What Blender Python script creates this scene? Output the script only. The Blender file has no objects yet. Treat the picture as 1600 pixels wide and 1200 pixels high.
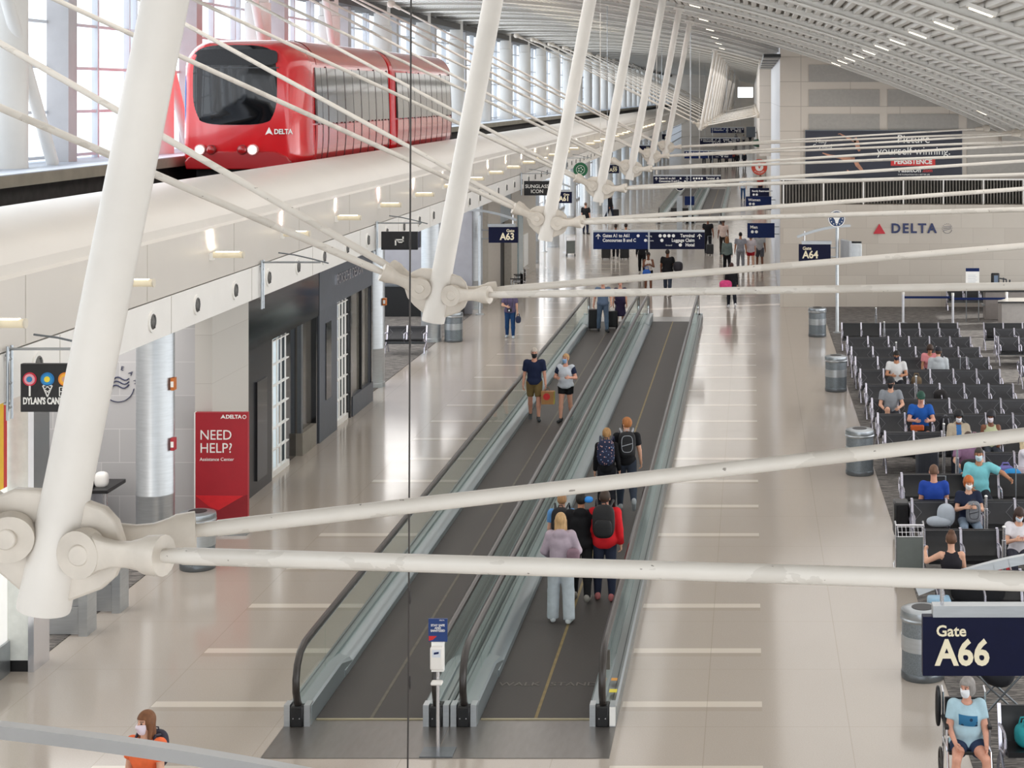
import bpy, math, random
import numpy as np
from mathutils import Vector, Matrix

# ------------------------------------------------------------------ camera, world, lights, exposure
SC = bpy.context.scene
COL = SC.collection
R = math.radians
PI = math.pi
random.seed(7)
H = 8.05            # height of the viewpoint on the mezzanine
FPX = 2700.0        # focal length in pixels of a 1600 wide frame
VPX, VPY = 1174.0, 148.0

cam = bpy.data.cameras.new('camera')
cam.sensor_width = 36.0
cam.lens = FPX / 1600.0 * 36.0
cam.shift_x = (800.0 - VPX) / 1600.0
cam.shift_y = (VPY - 600.0) / 1600.0
cam.clip_end = 2000
camo = bpy.data.objects.new('camera', cam)
COL.objects.link(camo)
camo.location = (0, 0, H)
camo.rotation_euler = (R(90), 0, 0)
SC.camera = camo

W = bpy.data.worlds.new('sky')
SC.world = W
W.use_nodes = True
_bg = W.node_tree.nodes['Background']
_bg.inputs[0].default_value = (0.90, 0.95, 1.0, 1)
_bg.inputs[1].default_value = 1.9

def area(name, loc, rot, sx, sy, power, col=(1, 1, 1)):
    l = bpy.data.lights.new(name, 'AREA')
    l.shape = 'RECTANGLE'
    l.size = sx; l.size_y = sy
    l.energy = power; l.color = col
    o = bpy.data.objects.new(name, l)
    COL.objects.link(o)
    o.location = loc; o.rotation_euler = rot
    return o

# daylight entering through the two window walls (x = -16 and x = 13), then broad fill areas added for soft light
area('daylight_track_windows', (-15.0, 75, 9.2), (0, R(-90), 0), 4.6, 150, 3300, (0.90, 0.95, 1.0))
area('daylight_gate_windows', (12.6, 30, 3.4), (0, R(90), 0), 5.6, 66, 2200, (1.0, 0.99, 0.97))
area('fill_behind', (-1, -5.5, 6.5), (R(78), 0, 0), 22, 9, 260, (1.0, 0.99, 0.98))  # added fill from behind the viewpoint
area('roof_fill_track_side', (-6.2, 84, 10.0), (0, R(-6), 0), 7.0, 142, 2700, (1.0, 0.98, 0.96))  # added fill sheet below the roof, not a fixture
area('roof_fill_gate_side', (3.6, 39, 8.35), (0, R(20), 0), 6.0, 50, 900, (1.0, 0.98, 0.96))  # second added fill, tilted to follow the roof slope
area('roof_fill_far', (-2.0, 160, 9.6), (0, 0, 0), 4.0, 160, 1400, (1.0, 0.98, 0.96))  # added fill for the far concourse
area('shop_soffit_fill', (-12.6, 60, 4.24), (0, 0, 0), 4.0, 110, 3400, (1.0, 0.98, 0.96))  # fill added under the soffit to brighten alcove and shops
sun = bpy.data.lights.new('sun', 'SUN')
sun.energy = 6; sun.angle = R(0.6); sun.color = (1.0, 0.96, 0.9)
suno = bpy.data.objects.new('sun', sun)
COL.objects.link(suno)
suno.rotation_euler = (R(-16), R(66), 0)      # low, from the gate windows

SC.view_settings.view_transform = 'Standard'
SC.view_settings.look = 'None'
SC.view_settings.gamma = 1.0
SC.view_settings.use_curve_mapping = False
SC.view_settings.exposure = 0.13

# ------------------------------------------------------------------ materials
def lin(h):
    h = h.lstrip('#')
    v = [int(h[i:i + 2], 16) / 255.0 for i in (0, 2, 4)]
    return tuple((c / 12.92 if c <= 0.04045 else ((c + 0.055) / 1.055) ** 2.4) for c in v) + (1.0,)

MATS = {}
def mat(hexcol, rough=0.5, metal=0.0, noise=0.06, scale=8.0, spec=0.5, coat=0.0, emit=0.0, bump=0.0, stretch=None):
    key = (hexcol, rough, metal, noise, scale, spec, coat, emit, bump, stretch)
    if key in MATS:
        return MATS[key]
    m = bpy.data.materials.new('mat_' + hexcol.strip('#'))
    m.use_nodes = True
    nt = m.node_tree
    b = nt.nodes['Principled BSDF']
    c = lin(hexcol)
    b.inputs['Roughness'].default_value = rough
    b.inputs['Metallic'].default_value = metal
    b.inputs['Specular IOR Level'].default_value = spec
    if coat:
        b.inputs['Coat Weight'].default_value = coat
        b.inputs['Coat Roughness'].default_value = 0.06
    tc = nt.nodes.new('ShaderNodeTexCoord')
    n = nt.nodes.new('ShaderNodeTexNoise')
    n.inputs['Scale'].default_value = scale
    n.inputs['Detail'].default_value = 4
    if stretch:
        mp = nt.nodes.new('ShaderNodeMapping')
        mp.inputs['Scale'].default_value = stretch
        nt.links.new(tc.outputs['Object'], mp.inputs[0])
        nt.links.new(mp.outputs[0], n.inputs['Vector'])
    else:
        nt.links.new(tc.outputs['Object'], n.inputs['Vector'])
    r = nt.nodes.new('ShaderNodeValToRGB')
    r.color_ramp.elements[0].position = 0.3
    r.color_ramp.elements[1].position = 0.7
    r.color_ramp.elements[0].color = tuple(max(0, v * (1 - noise)) for v in c[:3]) + (1,)
    r.color_ramp.elements[1].color = tuple(min(1, v * (1 + noise)) for v in c[:3]) + (1,)
    nt.links.new(n.outputs['Fac'], r.inputs[0])
    nt.links.new(r.outputs[0], b.inputs['Base Color'])
    if emit:
        nt.links.new(r.outputs[0], b.inputs['Emission Color'])
        b.inputs['Emission Strength'].default_value = emit
    if bump:
        bp = nt.nodes.new('ShaderNodeBump')
        bp.inputs['Strength'].default_value = bump
        bp.inputs['Distance'].default_value = 0.01
        nt.links.new(n.outputs['Fac'], bp.inputs['Height'])
        nt.links.new(bp.outputs[0], b.inputs['Normal'])
    MATS[key] = m
    return m

def glass_mat(name, tint, ior=0.4):
    m = bpy.data.materials.new(name)
    m.use_nodes = True
    nt = m.node_tree
    nt.nodes.clear()
    out = nt.nodes.new('ShaderNodeOutputMaterial')
    t = nt.nodes.new('ShaderNodeBsdfTransparent'); t.inputs[0].default_value = tint
    g = nt.nodes.new('ShaderNodeBsdfGlossy'); g.inputs['Roughness'].default_value = 0.03
    g.inputs[0].default_value = (0.95, 1, 0.98, 1)
    f = nt.nodes.new('ShaderNodeLayerWeight'); f.inputs[0].default_value = 0.5
    pw = nt.nodes.new('ShaderNodeMath'); pw.operation = 'POWER'; pw.inputs[1].default_value = 4.0
    ml = nt.nodes.new('ShaderNodeMath'); ml.operation = 'MULTIPLY_ADD'; ml.inputs[1].default_value = ior; ml.inputs[2].default_value = 0.03
    nt.links.new(f.outputs['Facing'], pw.inputs[0]); nt.links.new(pw.outputs[0], ml.inputs[0])
    mx = nt.nodes.new('ShaderNodeMixShader')
    nt.links.new(ml.outputs[0], mx.inputs[0])
    nt.links.new(t.outputs[0], mx.inputs[1])
    nt.links.new(g.outputs[0], mx.inputs[2])
    nt.links.new(mx.outputs[0], out.inputs[0])
    return m

class N:      # tiny node helper
    def __init__(s, name, rough=0.5, spec=0.5):
        s.m = bpy.data.materials.new(name); s.m.use_nodes = True
        s.t = s.m.node_tree; s.b = s.t.nodes['Principled BSDF']
        s.b.inputs['Roughness'].default_value = rough
        s.b.inputs['Specular IOR Level'].default_value = spec
        s.tc = s.t.nodes.new('ShaderNodeTexCoord')
        s.sep = s.t.nodes.new('ShaderNodeSeparateXYZ')
        s.t.links.new(s.tc.outputs['Object'], s.sep.inputs[0])
    def math(s, op, a, b=None):
        n = s.t.nodes.new('ShaderNodeMath'); n.operation = op
        for i, v in enumerate((a, b)):
            if v is None: continue
            if isinstance(v, (int, float)): n.inputs[i].default_value = v
            else: s.t.links.new(v, n.inputs[i])
        return n.outputs[0]
    def band(s, v, lo, hi):
        return s.math('MULTIPLY', s.math('GREATER_THAN', v, lo), s.math('LESS_THAN', v, hi))
    def mix(s, fac, a, b):
        n = s.t.nodes.new('ShaderNodeMix'); n.data_type = 'RGBA'
        if isinstance(fac, (int, float)): n.inputs[0].default_value = fac
        else: s.t.links.new(fac, n.inputs[0])
        for i, v in ((6, a), (7, b)):
            if isinstance(v, tuple): n.inputs[i].default_value = v
            else: s.t.links.new(v, n.inputs[i])
        return n.outputs[2]
    def noise(s, scale, stretch=(1, 1, 1), detail=4):
        mp = s.t.nodes.new('ShaderNodeMapping'); mp.inputs['Scale'].default_value = stretch
        s.t.links.new(s.tc.outputs['Object'], mp.inputs[0])
        n = s.t.nodes.new('ShaderNodeTexNoise'); n.inputs['Scale'].default_value = scale
        n.inputs['Detail'].default_value = detail
        s.t.links.new(mp.outputs[0], n.inputs['Vector'])
        return n.outputs['Fac']
    def brick(s, c1, c2, mortar, bw, bh, ms, rot=(0, 0, 0), off=0.5, freq=2):
        mp = s.t.nodes.new('ShaderNodeMapping'); mp.inputs['Rotation'].default_value = rot
        s.t.links.new(s.tc.outputs['Object'], mp.inputs[0])
        n = s.t.nodes.new('ShaderNodeTexBrick')
        n.inputs['Color1'].default_value = c1; n.inputs['Color2'].default_value = c2
        n.inputs['Mortar'].default_value = mortar
        n.inputs['Scale'].default_value = 1.0
        n.inputs['Brick Width'].default_value = bw; n.inputs['Row Height'].default_value = bh
        n.inputs['Mortar Size'].default_value = ms
        n.offset = off; n.offset_frequency = freq
        s.t.links.new(mp.outputs[0], n.inputs['Vector'])
        return n.outputs['Color']
    def base(s, c):
        s.t.links.new(c, s.b.inputs['Base Color'])
    def rough(s, v):
        s.t.links.new(v, s.b.inputs['Roughness'])

def rod_material():
    n = N('white_paint_scuffed', 0.42, 0.4)
    c = n.mix(n.noise(4), lin('#CDC6BC'), lin('#DAD4CB'))
    chip = n.math('GREATER_THAN', n.noise(16, (1, 1, 2.2), 3), 0.72)
    c = n.mix(n.math('MULTIPLY', chip, 0.8), c, lin('#6F675E'))
    grime = n.math('GREATER_THAN', n.noise(5, (0.4, 1, 1), 5), 0.60)
    c = n.mix(n.math('MULTIPLY', grime, 0.22), c, lin('#978E82'))
    n.base(c)
    return n.m

def floor_material():
    n = N('terrazzo_floor', 0.12)
    x, y = n.sep.outputs[0], n.sep.outputs[1]
    fine = n.noise(60)
    base = n.mix(fine, lin('#A99F94'), lin('#BDB4AA'))
    big = n.noise(0.25)
    base = n.mix(n.math('MULTIPLY', big, 0.25), base, lin('#A2968A'))
    fr = n.math('FRACT', n.math('DIVIDE', n.math('SUBTRACT', y, 0.72), 2.2))
    st = n.math('LESS_THAN', fr, 0.095)
    inx = n.math('ADD', n.band(x, -7.9, -5.95), n.band(x, -1.7, 0.14))
    stripe = n.math('MULTIPLY', st, inx)
    c = n.mix(n.math('MULTIPLY', stripe, 0.75), base, lin('#DDD3C6'))
    dk = n.math('MULTIPLY', n.math('MULTIPLY', n.math('GREATER_THAN', fr, 0.93), inx), 0.5)
    c = n.mix(dk, c, lin('#A59A8C'))
    seam = n.math('ADD', n.math('LESS_THAN', n.math('FRACT', n.math('DIVIDE', n.math('ADD', x, 50.0), 1.83)), 0.007),
                  n.math('LESS_THAN', n.math('FRACT', n.math('DIVIDE', y, 2.2)), 0.006))
    c = n.mix(n.math('MULTIPLY', seam, 0.35), c, lin('#8E8475'))
    n.base(c)
    n.rough(n.math('ADD', n.math('MULTIPLY', n.noise(1.2), 0.08), 0.08))
    return n.m

def carpet_material():
    n = N('grey_carpet', 0.95, 0.15)
    a = n.noise(9, (0.35, 5, 1), 2)
    b = n.noise(30, (0.3, 3, 1), 2)
    c = n.mix(n.math('GREATER_THAN', a, 0.53), lin('#5E5B59'), lin('#8D8883'))
    c = n.mix(n.math('MULTIPLY', n.math('GREATER_THAN', b, 0.58), 0.6), c, lin('#3E3C3C'))
    n.base(c)
    return n.m

def stone_material(name, a, b, m, bw=1.2, bh=0.6, rot=(R(90), 0, 0)):
    n = N(name, 0.55, 0.35)
    br = n.brick(lin(a), lin(b), lin(m), bw, bh, 0.006, rot, 0.37, 2)
    c = n.mix(n.math('MULTIPLY', n.noise(5), 0.25), br, lin(b))
    n.base(c)
    return n.m

def panel_material(name, c, seam, bw, bh, rot):
    n = N(name, 0.5, 0.4)
    br = n.brick(lin(c), lin(c), lin(seam), bw, bh, 0.012, rot, 0.0, 1)
    n.base(n.mix(n.math('MULTIPLY', n.noise(3), 0.12), br, lin(seam)))
    return n.m

M_FLOOR = floor_material()
M_ROD = rod_material()
M_CARPET = carpet_material()
M_STONE = stone_material('stone_blocks_beige', '#C9C1B6', '#BDB4A9', '#ADA499')
M_STONE_G = stone_material('stone_blocks_grey', '#BDBBBB', '#B0AEAE', '#D0CECC', 0.9, 0.62)
M_STONE_S = stone_material('stone_blocks_side', '#D3CFC8', '#C8C4BD', '#B9B4AC', 0.9, 0.62, (R(90), 0, R(90)))
M_UPWALL = panel_material('cream_wall_panels', '#D2C9BE', '#AFA69B', 1.9, 0.95, (R(90), 0, 0))
M_SIDEWALL = panel_material('pale_wall_panels', '#C9CBD0', '#A9ACB2', 1.9, 0.95, (R(90), 0, R(90)))
WHITE = mat('#EEEBE6', 0.45, 0, 0.02, 2)
STEELW = mat('#D6D0C8', 0.42, 0, 0.05, 3, 0.4)        # white painted steel, slightly dusty
NODEW = mat('#C8BFB3', 0.45, 0, 0.10, 7, 0.4, bump=0.05)
FASC = mat('#D3CDC5', 0.36, 0, 0.02, 0.8, 0.4)
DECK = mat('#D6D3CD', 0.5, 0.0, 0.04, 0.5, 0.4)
RIB = mat('#E2DFD9', 0.5, 0, 0.03, 1)
CHROME = mat('#D8D8DC', 0.18, 0.9, 0.04, 3)
STEEL = mat('#A9AEB2', 0.30, 0.85, 0.08, 5)
BRUSH = mat('#B9BDC0', 0.34, 0.7, 0.06, 4, stretch=(1, 1, 8))
STEELD = mat('#6F7478', 0.35, 0.7, 0.1, 5)
BLACK = mat('#121214', 0.45, 0, 0.15, 20)
RUBBER = mat('#332E2B', 0.30, 0, 0.1, 12)
VINYL = mat('#2A2A2E', 0.42, 0, 0.12, 14, 0.5, bump=0.04)
VINYLD = mat('#141417', 0.38, 0, 0.15, 14)
SEAM = mat('#77777C', 0.4, 0, 0.1, 14)
NAVY = mat('#0B1030', 0.45, 0, 0.06, 10, 0.2)
NAVYB = mat('#0F2252', 0.45, 0, 0.06, 10, 0.2)
SIGNBLK = mat('#17171A', 0.4, 0, 0.08, 10)
PAPER = mat('#F3F2EE', 0.6, 0, 0.02, 10)
CREAM = mat('#F1E7C9', 0.5, 0, 0.03, 10)
REDS = mat('#A8202C', 0.45, 0, 0.06, 3)
REDB = mat('#CF2A2B', 0.45, 0, 0.05, 3)
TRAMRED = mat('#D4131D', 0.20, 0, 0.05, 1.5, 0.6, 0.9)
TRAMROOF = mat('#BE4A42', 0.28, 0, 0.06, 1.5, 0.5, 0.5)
TRAMDOOR = mat('#C03A3C', 0.16, 0, 0.08, 2.5, 0.6, 0.9)
DARKGL = mat('#0B0C10', 0.06, 0, 0.2, 2, 0.45, 0.1)
SIDEGL = mat('#4E4F4C', 0.10, 0.25, 0.18, 1.6, 0.6, 0.5, stretch=(1, 0.4, 3))
TRENCH = mat('#474442', 0.8, 0, 0.2, 4)
CONC = mat('#8D877E', 0.8, 0, 0.12, 3)
LEDGE = mat('#C4CBD6', 0.5, 0, 0.05, 2)
RUST = mat('#7B4B36', 0.8, 0, 0.3, 8)
MULL = mat('#DFE3EA', 0.45, 0, 0.03, 3)
PIER = mat('#C9C7C9', 0.5, 0, 0.04, 3)
LAMPW = mat('#FFF1D6', 0.5, 0, 0.01, 3, emit=6.0)
LAMPC = mat('#FFF0D2', 0.5, 0, 0.01, 3, emit=3.0)
GREYP = mat('#5A5E66', 0.45, 0, 0.05, 3)
BLKGL = mat('#0D0F14', 0.10, 0, 0.25, 1.2, 0.6, 0.4)
GREYSTONE = mat('#8B857B', 0.6, 0, 0.08, 4)
GLASS = glass_mat('clear_window_glass', (0.97, 0.985, 1.0, 1), 0.2)
BALGL = glass_mat('balustrade_glass', (0.93, 0.965, 0.955, 1), 0.35)
DECKD = mat('#9C9994', 0.6, 0, 0.05, 2)  # groove bottoms: perforated grey with groove shade put into the colour
SHOPGL = glass_mat('shop_glass', (0.55, 0.57, 0.58, 1))

# ------------------------------------------------------------------ mesh helpers
def rotz(a):
    return Matrix.Rotation(a, 3, 'Z')

class MB:
    def __init__(s):
        s.v = []; s.f = []; s.mi = []; s.cur = 0
    def use(s, i):
        s.cur = i; return s
    def add(s, vs, fs):
        b = len(s.v)
        s.v.extend([tuple(p) for p in vs])
        for f in fs:
            s.f.append(tuple(b + i for i in f)); s.mi.append(s.cur)
        return s
    def box(s, c, d, rot=None):
        x, y, z = d[0] / 2, d[1] / 2, d[2] / 2
        vs = [Vector((sx * x, sy * y, sz * z)) for sz in (-1, 1) for sy in (-1, 1) for sx in (-1, 1)]
        if rot is not None: vs = [rot @ v for v in vs]
        vs = [v + Vector(c) for v in vs]
        return s.add(vs, [(0, 2, 3, 1), (4, 5, 7, 6), (0, 1, 5, 4), (2, 6, 7, 3), (0, 4, 6, 2), (1, 3, 7, 5)])
    def bx(s, x0, x1, y0, y1, z0, z1):
        return s.box(((x0 + x1) / 2, (y0 + y1) / 2, (z0 + z1) / 2), (abs(x1 - x0), abs(y1 - y0), abs(z1 - z0)))
    def bar(s, a, b, w, t, up=(0, 0, 1)):
        a, b = Vector(a), Vector(b); d = b - a; L = d.length
        if L < 1e-6: return s
        d.normalize(); u = Vector(up)
        if abs(d.dot(u)) > 0.98: u = Vector((0, 1, 0))
        x = d.cross(u).normalized(); z = x.cross(d).normalized()
        m = Matrix((x, d, z)).transposed()
        return s.box((a + b) / 2, (w, L, t), m)
    def tube(s, path, r, n=10, caps=True):
        P = [Vector(p) for p in path]; k = len(P)
        rs = r if isinstance(r, (list, tuple)) else [r] * k
        vs = []; fs = []
        prev = None
        for i in range(k):
            d = (P[min(i + 1, k - 1)] - P[max(i - 1, 0)])
            if d.length < 1e-9: d = Vector((0, 0, 1))
            d.normalize()
            if prev is None:
                u = Vector((0, 0, 1)) if abs(d.z) < 0.9 else Vector((1, 0, 0))
                x = d.cross(u).normalized()
            else:
                x = (prev - d * prev.dot(d)).normalized()
            prev = x
            y = d.cross(x)
            for j in range(n):
                a = 2 * PI * j / n
                vs.append(P[i] + (x * math.cos(a) + y * math.sin(a)) * rs[i])
        for i in range(k - 1):
            for j in range(n):
                a = i * n + j; b = i * n + (j + 1) % n
                fs.append((a, b, b + n, a + n))
        if caps:
            fs.append(tuple(range(n - 1, -1, -1)))
            fs.append(tuple(range((k - 1) * n, k * n)))
        return s.add(vs, fs)
    def cyl(s, a, b, r, n=16, r2=None):
        return s.tube([a, b], [r, r if r2 is None else r2], n)
    def lathe(s, prof, c=(0, 0, 0), n=24):
        vs = []; fs = []; k = len(prof)
        for (r, z) in prof:
            for j in range(n):
                a = 2 * PI * j / n
                vs.append((c[0] + r * math.cos(a), c[1] + r * math.sin(a), c[2] + z))
        for i in range(k - 1):
            for j in range(n):
                a = i * n + j; b = i * n + (j + 1) % n
                fs.append((a, b, b + n, a + n))
        fs.append(tuple(range(n - 1, -1, -1))); fs.append(tuple(range((k - 1) * n, k * n)))
        return s.add(vs, fs)
    def prism(s, poly, lo, hi, ax='y'):
        """poly of 2-D points; ax='y': (x,z) pushed along y; 'z': (x,y) along z; 'x': (y,z) along x"""
        n = len(poly)
        def P(p, t):
            return (p[0], t, p[1]) if ax == 'y' else ((p[0], p[1], t) if ax == 'z' else (t, p[0], p[1]))
        area_ = sum(poly[i][0] * poly[(i + 1) % n][1] - poly[(i + 1) % n][0] * poly[i][1] for i in range(n))
        if area_ < 0: poly = list(reversed(poly))
        vs = [P(p, lo) for p in poly] + [P(p, hi) for p in poly]
        fs = [tuple(range(n)), tuple(range(2 * n - 1, n - 1, -1))]
        fs += [(i, i + n, (i + 1) % n + n, (i + 1) % n) for i in range(n)]
        if ax != 'y': fs = [tuple(reversed(f)) for f in fs]
        return s.add(vs, fs)
    def sweep(s, prof, y0, y1, segs=1, closed=False):
        """(x,z) profile swept along y as a sheet or a closed skin"""
        n = len(prof); vs = []; fs = []
        for i in range(segs + 1):
            y = y0 + (y1 - y0) * i / segs
            vs += [(p[0], y, p[1]) for p in prof]
        m = n if closed else n - 1
        for i in range(segs):
            for j in range(m):
                a = i * n + j; b = i * n + (j + 1) % n
                fs.append((a, b, b + n, a + n))
        return s.add(vs, fs)
    def sup(s, c, rad, e=2.6, nu=20, nv=12, rot=None):
        """superellipsoid"""
        def sg(v, p): return math.copysign(abs(v) ** p, v)
        p = 2.0 / e; vs = []; fs = []
        for i in range(nv + 1):
            t = -PI / 2 + PI * i / nv
            for j in range(nu):
                a = 2 * PI * j / nu
                v = Vector((rad[0] * sg(math.cos(t), p) * sg(math.cos(a), p), rad[1] * sg(math.cos(t), p) * sg(math.sin(a), p), rad[2] * sg(math.sin(t), p)))
                if rot is not None: v = rot @ v
                vs.append(v + Vector(c))
        for i in range(nv):
            for j in range(nu):
                a = i * nu + j; b = i * nu + (j + 1) % nu
                fs.append((a, b, b + nu, a + nu))
        return s.add(vs, fs)
    def text(s, txt, c, size, face='-y', align='CENTER', ext=0.004, bold=0.0, rot=None, spacing=1.0, sx=1.0):
        """lettering standing in the xz plane, read from -y (or from +x when face='+x')"""
        cu = bpy.data.curves.new('t', 'FONT')
        cu.body = txt; cu.size = size; cu.align_x = align; cu.align_y = 'CENTER'
        cu.extrude = ext; cu.offset = bold; cu.resolution_u = 3; cu.space_character = spacing
        o = bpy.data.objects.new('t', cu); COL.objects.link(o)
        dg = bpy.context.evaluated_depsgraph_get()
        me = bpy.data.meshes.new_from_object(o.evaluated_get(dg))
        vs = []
        for v in me.vertices:
            x, y, z = v.co; x *= sx
            p = Vector((x, -z, y))
            if rot is not None: p = rot @ p
            if face == '+x': p = Vector((-p.y, p.x, p.z))
            vs.append(p + Vector(c))
        fs = [tuple(p.vertices) for p in me.polygons]
        bpy.data.objects.remove(o); bpy.data.curves.remove(cu); bpy.data.meshes.remove(me)
        return s.add(vs, fs)
    def raw(s, v, f):
        return s.add([tuple(p) for p in v], f)
    def build(s, name, m, parent=None, bevel=0.0, ang=35, flat=False):
        me = bpy.data.meshes.new(name)
        me.from_pydata(s.v, [], s.f)
        ms = m if isinstance(m, (list, tuple)) else [m]
        for q in ms: me.materials.append(q)
        if len(ms) > 1: me.polygons.foreach_set('material_index', s.mi)
        if not flat:
            me.polygons.foreach_set('use_smooth', [True] * len(me.polygons))
            me.set_sharp_from_angle(angle=R(ang))
        me.update()
        o = bpy.data.objects.new(name, me); COL.objects.link(o)
        if parent is not None: o.parent = parent
        if bevel:
            b = o.modifiers.new('bevel', 'BEVEL'); b.width = bevel; b.segments = 2; b.limit_method = 'ANGLE'; b.angle_limit = R(40)
            b.harden_normals = False
        return o

def thing(name, label, cat, loc=(0, 0, 0), rz=0.0, group=None):
    o = bpy.data.objects.new(name, None); COL.objects.link(o)
    o.empty_display_size = 0.2
    o.location = loc; o.rotation_euler = (0, 0, rz)
    return tag(o, label, cat, group)

def tag(o, label, cat, group=None):
    o['label'] = label; o['category'] = cat
    if group: o['group'] = group
    return o

def struct(o):
    o['kind'] = 'structure'; return o

def dup(root, label, loc=None, rz=None, group=None):
    """copy of a thing with its parts and their sub-parts"""
    r = root.copy(); COL.objects.link(r)
    if loc is not None: r.location = loc
    if rz is not None: r.rotation_euler = (0, 0, rz)
    r['label'] = label
    if group: r['group'] = group
    for ch in list(root.children):
        c = ch.copy(); COL.objects.link(c); c.parent = r
        for g in ch.children:
            d = g.copy(); COL.objects.link(d); d.parent = c
    return r

ORD = ['first', 'second', 'third', 'fourth', 'fifth', 'sixth', 'seventh', 'eighth', 'ninth', 'tenth', 'eleventh', 'twelfth',
       'thirteenth', 'fourteenth', 'fifteenth', 'sixteenth', 'seventeenth', 'eighteenth', 'nineteenth', 'twentieth']

def fl(x, y, z=0.0):
    """point at height z seen at (x, y) of the photograph, as world coordinates"""
    Y = FPX * (H - z) / (y - VPY)
    return Vector(((x - VPX) * Y / FPX, Y, z))
def at(x, y, Y):
    return Vector(((x - VPX) * Y / FPX, Y, H - (y - VPY) * Y / FPX))

# ------------------------------------------------------------------ the setting
YE = 330.0
def roof_z(x): return 12.0 - (x + 13.0) ** 2 / 95.0

struct(MB().bx(-17, 14, -6, YE, -0.3, 0).build('floor', M_FLOOR))
struct(MB().bx(2.65, 13.0, 4, 65.5, 0.0, 0.012).build('floor_carpet_right', M_CARPET))
struct(MB().prism([(-10.15, 24.6), (-10.15, 32), (-16, 32), (-16, 24.6)], 0, 0.012, 'z').build('floor_carpet_left', M_CARPET))
struct(MB().bx(-16, -10.25, 45.6, 63.4, 0.0, 0.012).build('floor_carpet_left', M_CARPET))

# corrugated roof deck on a shallow arc
prof = []
x = -16.6
while x < 9.62:
    z = roof_z(x)
    prof += [(x, z), (x + 0.12, z), (x + 0.125, z + 0.12), (x + 0.195, z + 0.12)]
    x += 0.2
top = [(p[0], roof_z(p[0]) + 0.35) for p in prof[::40]]
_cb = MB().sweep(prof + [(prof[-1][0], prof[-1][1] + 0.3)] + top[::-1], -4, YE, 1, True)
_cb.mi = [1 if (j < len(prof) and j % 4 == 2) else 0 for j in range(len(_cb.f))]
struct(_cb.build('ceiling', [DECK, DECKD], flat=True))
struct(MB().bx(9.6, 13.4, -4, 66.4, 6.25, 6.55).build('ceiling_flat_right', DECK))
rib_me = None
def rib_mesh():
    b = MB(); n = 30
    lo = [(-16.4 + 26.0 * i / n) for i in range(n + 1)]
    poly = [(xx, roof_z(xx) - 0.10) for xx in lo] + [(xx, roof_z(xx) + 0.06) for xx in reversed(lo)]
    vs = []; m = len(poly)
    for yy in (-0.09, 0.09): vs += [(p[0], yy, p[1]) for p in poly]
    fs = []
    for i in range(m): fs.append((i, (i + 1) % m, (i + 1) % m + m, i + m))
    for i in range(n):
        a, bq, c, d = i, i + 1, m - 2 - i, m - 1 - i
        fs.append((a, d, c, bq)); fs.append((a + m, bq + m, c + m, d + m))
    b.raw(vs, fs)
    # lower flange
    poly2 = []
    for yy in (-0.22, 0.22): poly2 += [(xx, yy, roof_z(xx) - 0.10) for xx in lo] + [(xx, yy, roof_z(xx) - 0.14) for xx in lo]
    k = n + 1; f2 = []
    for i in range(n):
        f2 += [(i, i + 1, 2 * k + i + 1, 2 * k + i), (k + i, 3 * k + i, 3 * k + i + 1, k + i + 1), (i, k + i, k + i + 1, i + 1), (2 * k + i, 2 * k + i + 1, 3 * k + i + 1, 3 * k + i)]
    b.raw(poly2, f2)
    return b
rib0 = rib_mesh().build('ceiling_beam', RIB, flat=True)
rib0.location = (0, 7.1, 0); struct(rib0)
for k in range(1, 72):
    if k % 2: continue
    o = rib0.copy(); COL.objects.link(o); o.location = (0, 7.1 + 4.5 * k, 0)

rs0 = rib0.copy(); rs0.data = rib0.data.copy(); COL.objects.link(rs0)
for v_ in rs0.data.vertices: v_.co.y *= 0.45; v_.co.z += 0.05
rs0.location = (0, 11.6, 0)
for k in range(1, 34):
    o = rs0.copy(); COL.objects.link(o); o.location = (0, 11.6 + 9 * k, 0)

# guideway edge: lower strip, main panel, curved top, then the trench with the track and the far ledge
struct(MB().prism([(-9.3, 4.22), (-9.3, 4.83), (-9.6, 4.83), (-9.6, 4.22)], -5, YE, 'y').build('trim_1', WHITE))
cur = [(-9.6, 4.85), (-9.3, 4.85), (-9.3, 5.74), (-9.33, 5.76), (-9.36, 5.78)]
for i in range(1, 9):
    a = (PI / 2) * i / 8
    cur.append((-10.6 + 1.24 * math.cos(a) ** 1.15, 5.78 + 0.67 * math.sin(a)))
cur += [(-10.75, 6.45), (-10.75, 5.6), (-9.9, 5.6)]
struct(MB().sweep(cur, -5, YE, 1, True).build('wall_guideway', FASC, ang=20))
joints = MB()
for k in range(40):
    y = 4.3 + 4.46 * k
    joints.box((-9.297, y, 5.3), (0.004, 0.012, 0.88)); joints.box((-9.297, y + 1.1, 4.52), (0.004, 0.012, 0.6))
struct(joints.build('trim_2', mat('#BDB6AB', 0.6)))
struct(MB().bx(-16.4, -10.75, -5, YE, 5.45, 5.7).build('floor_trench', TRENCH))
struct(MB().bx(-16.4, -14.2, -5, YE, 6.27, 6.5).build('floor_ledge', mat('#A69F90', 0.7, 0, 0.1, 2)))
struct(MB().bx(-16.4, -14.21, -5, YE, 6.5, 6.52).build('floor_ledge_top', LEDGE))
struct(MB().bx(-16.4, -14.5, -5, YE, 5.7, 6.27).build('wall_trench', TRENCH))
struct(MB().bx(-16.4, -9.62, -5, YE, 4.3, 4.5).build('ceiling_soffit', mat('#C9C6C2', 0.6)))

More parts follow.
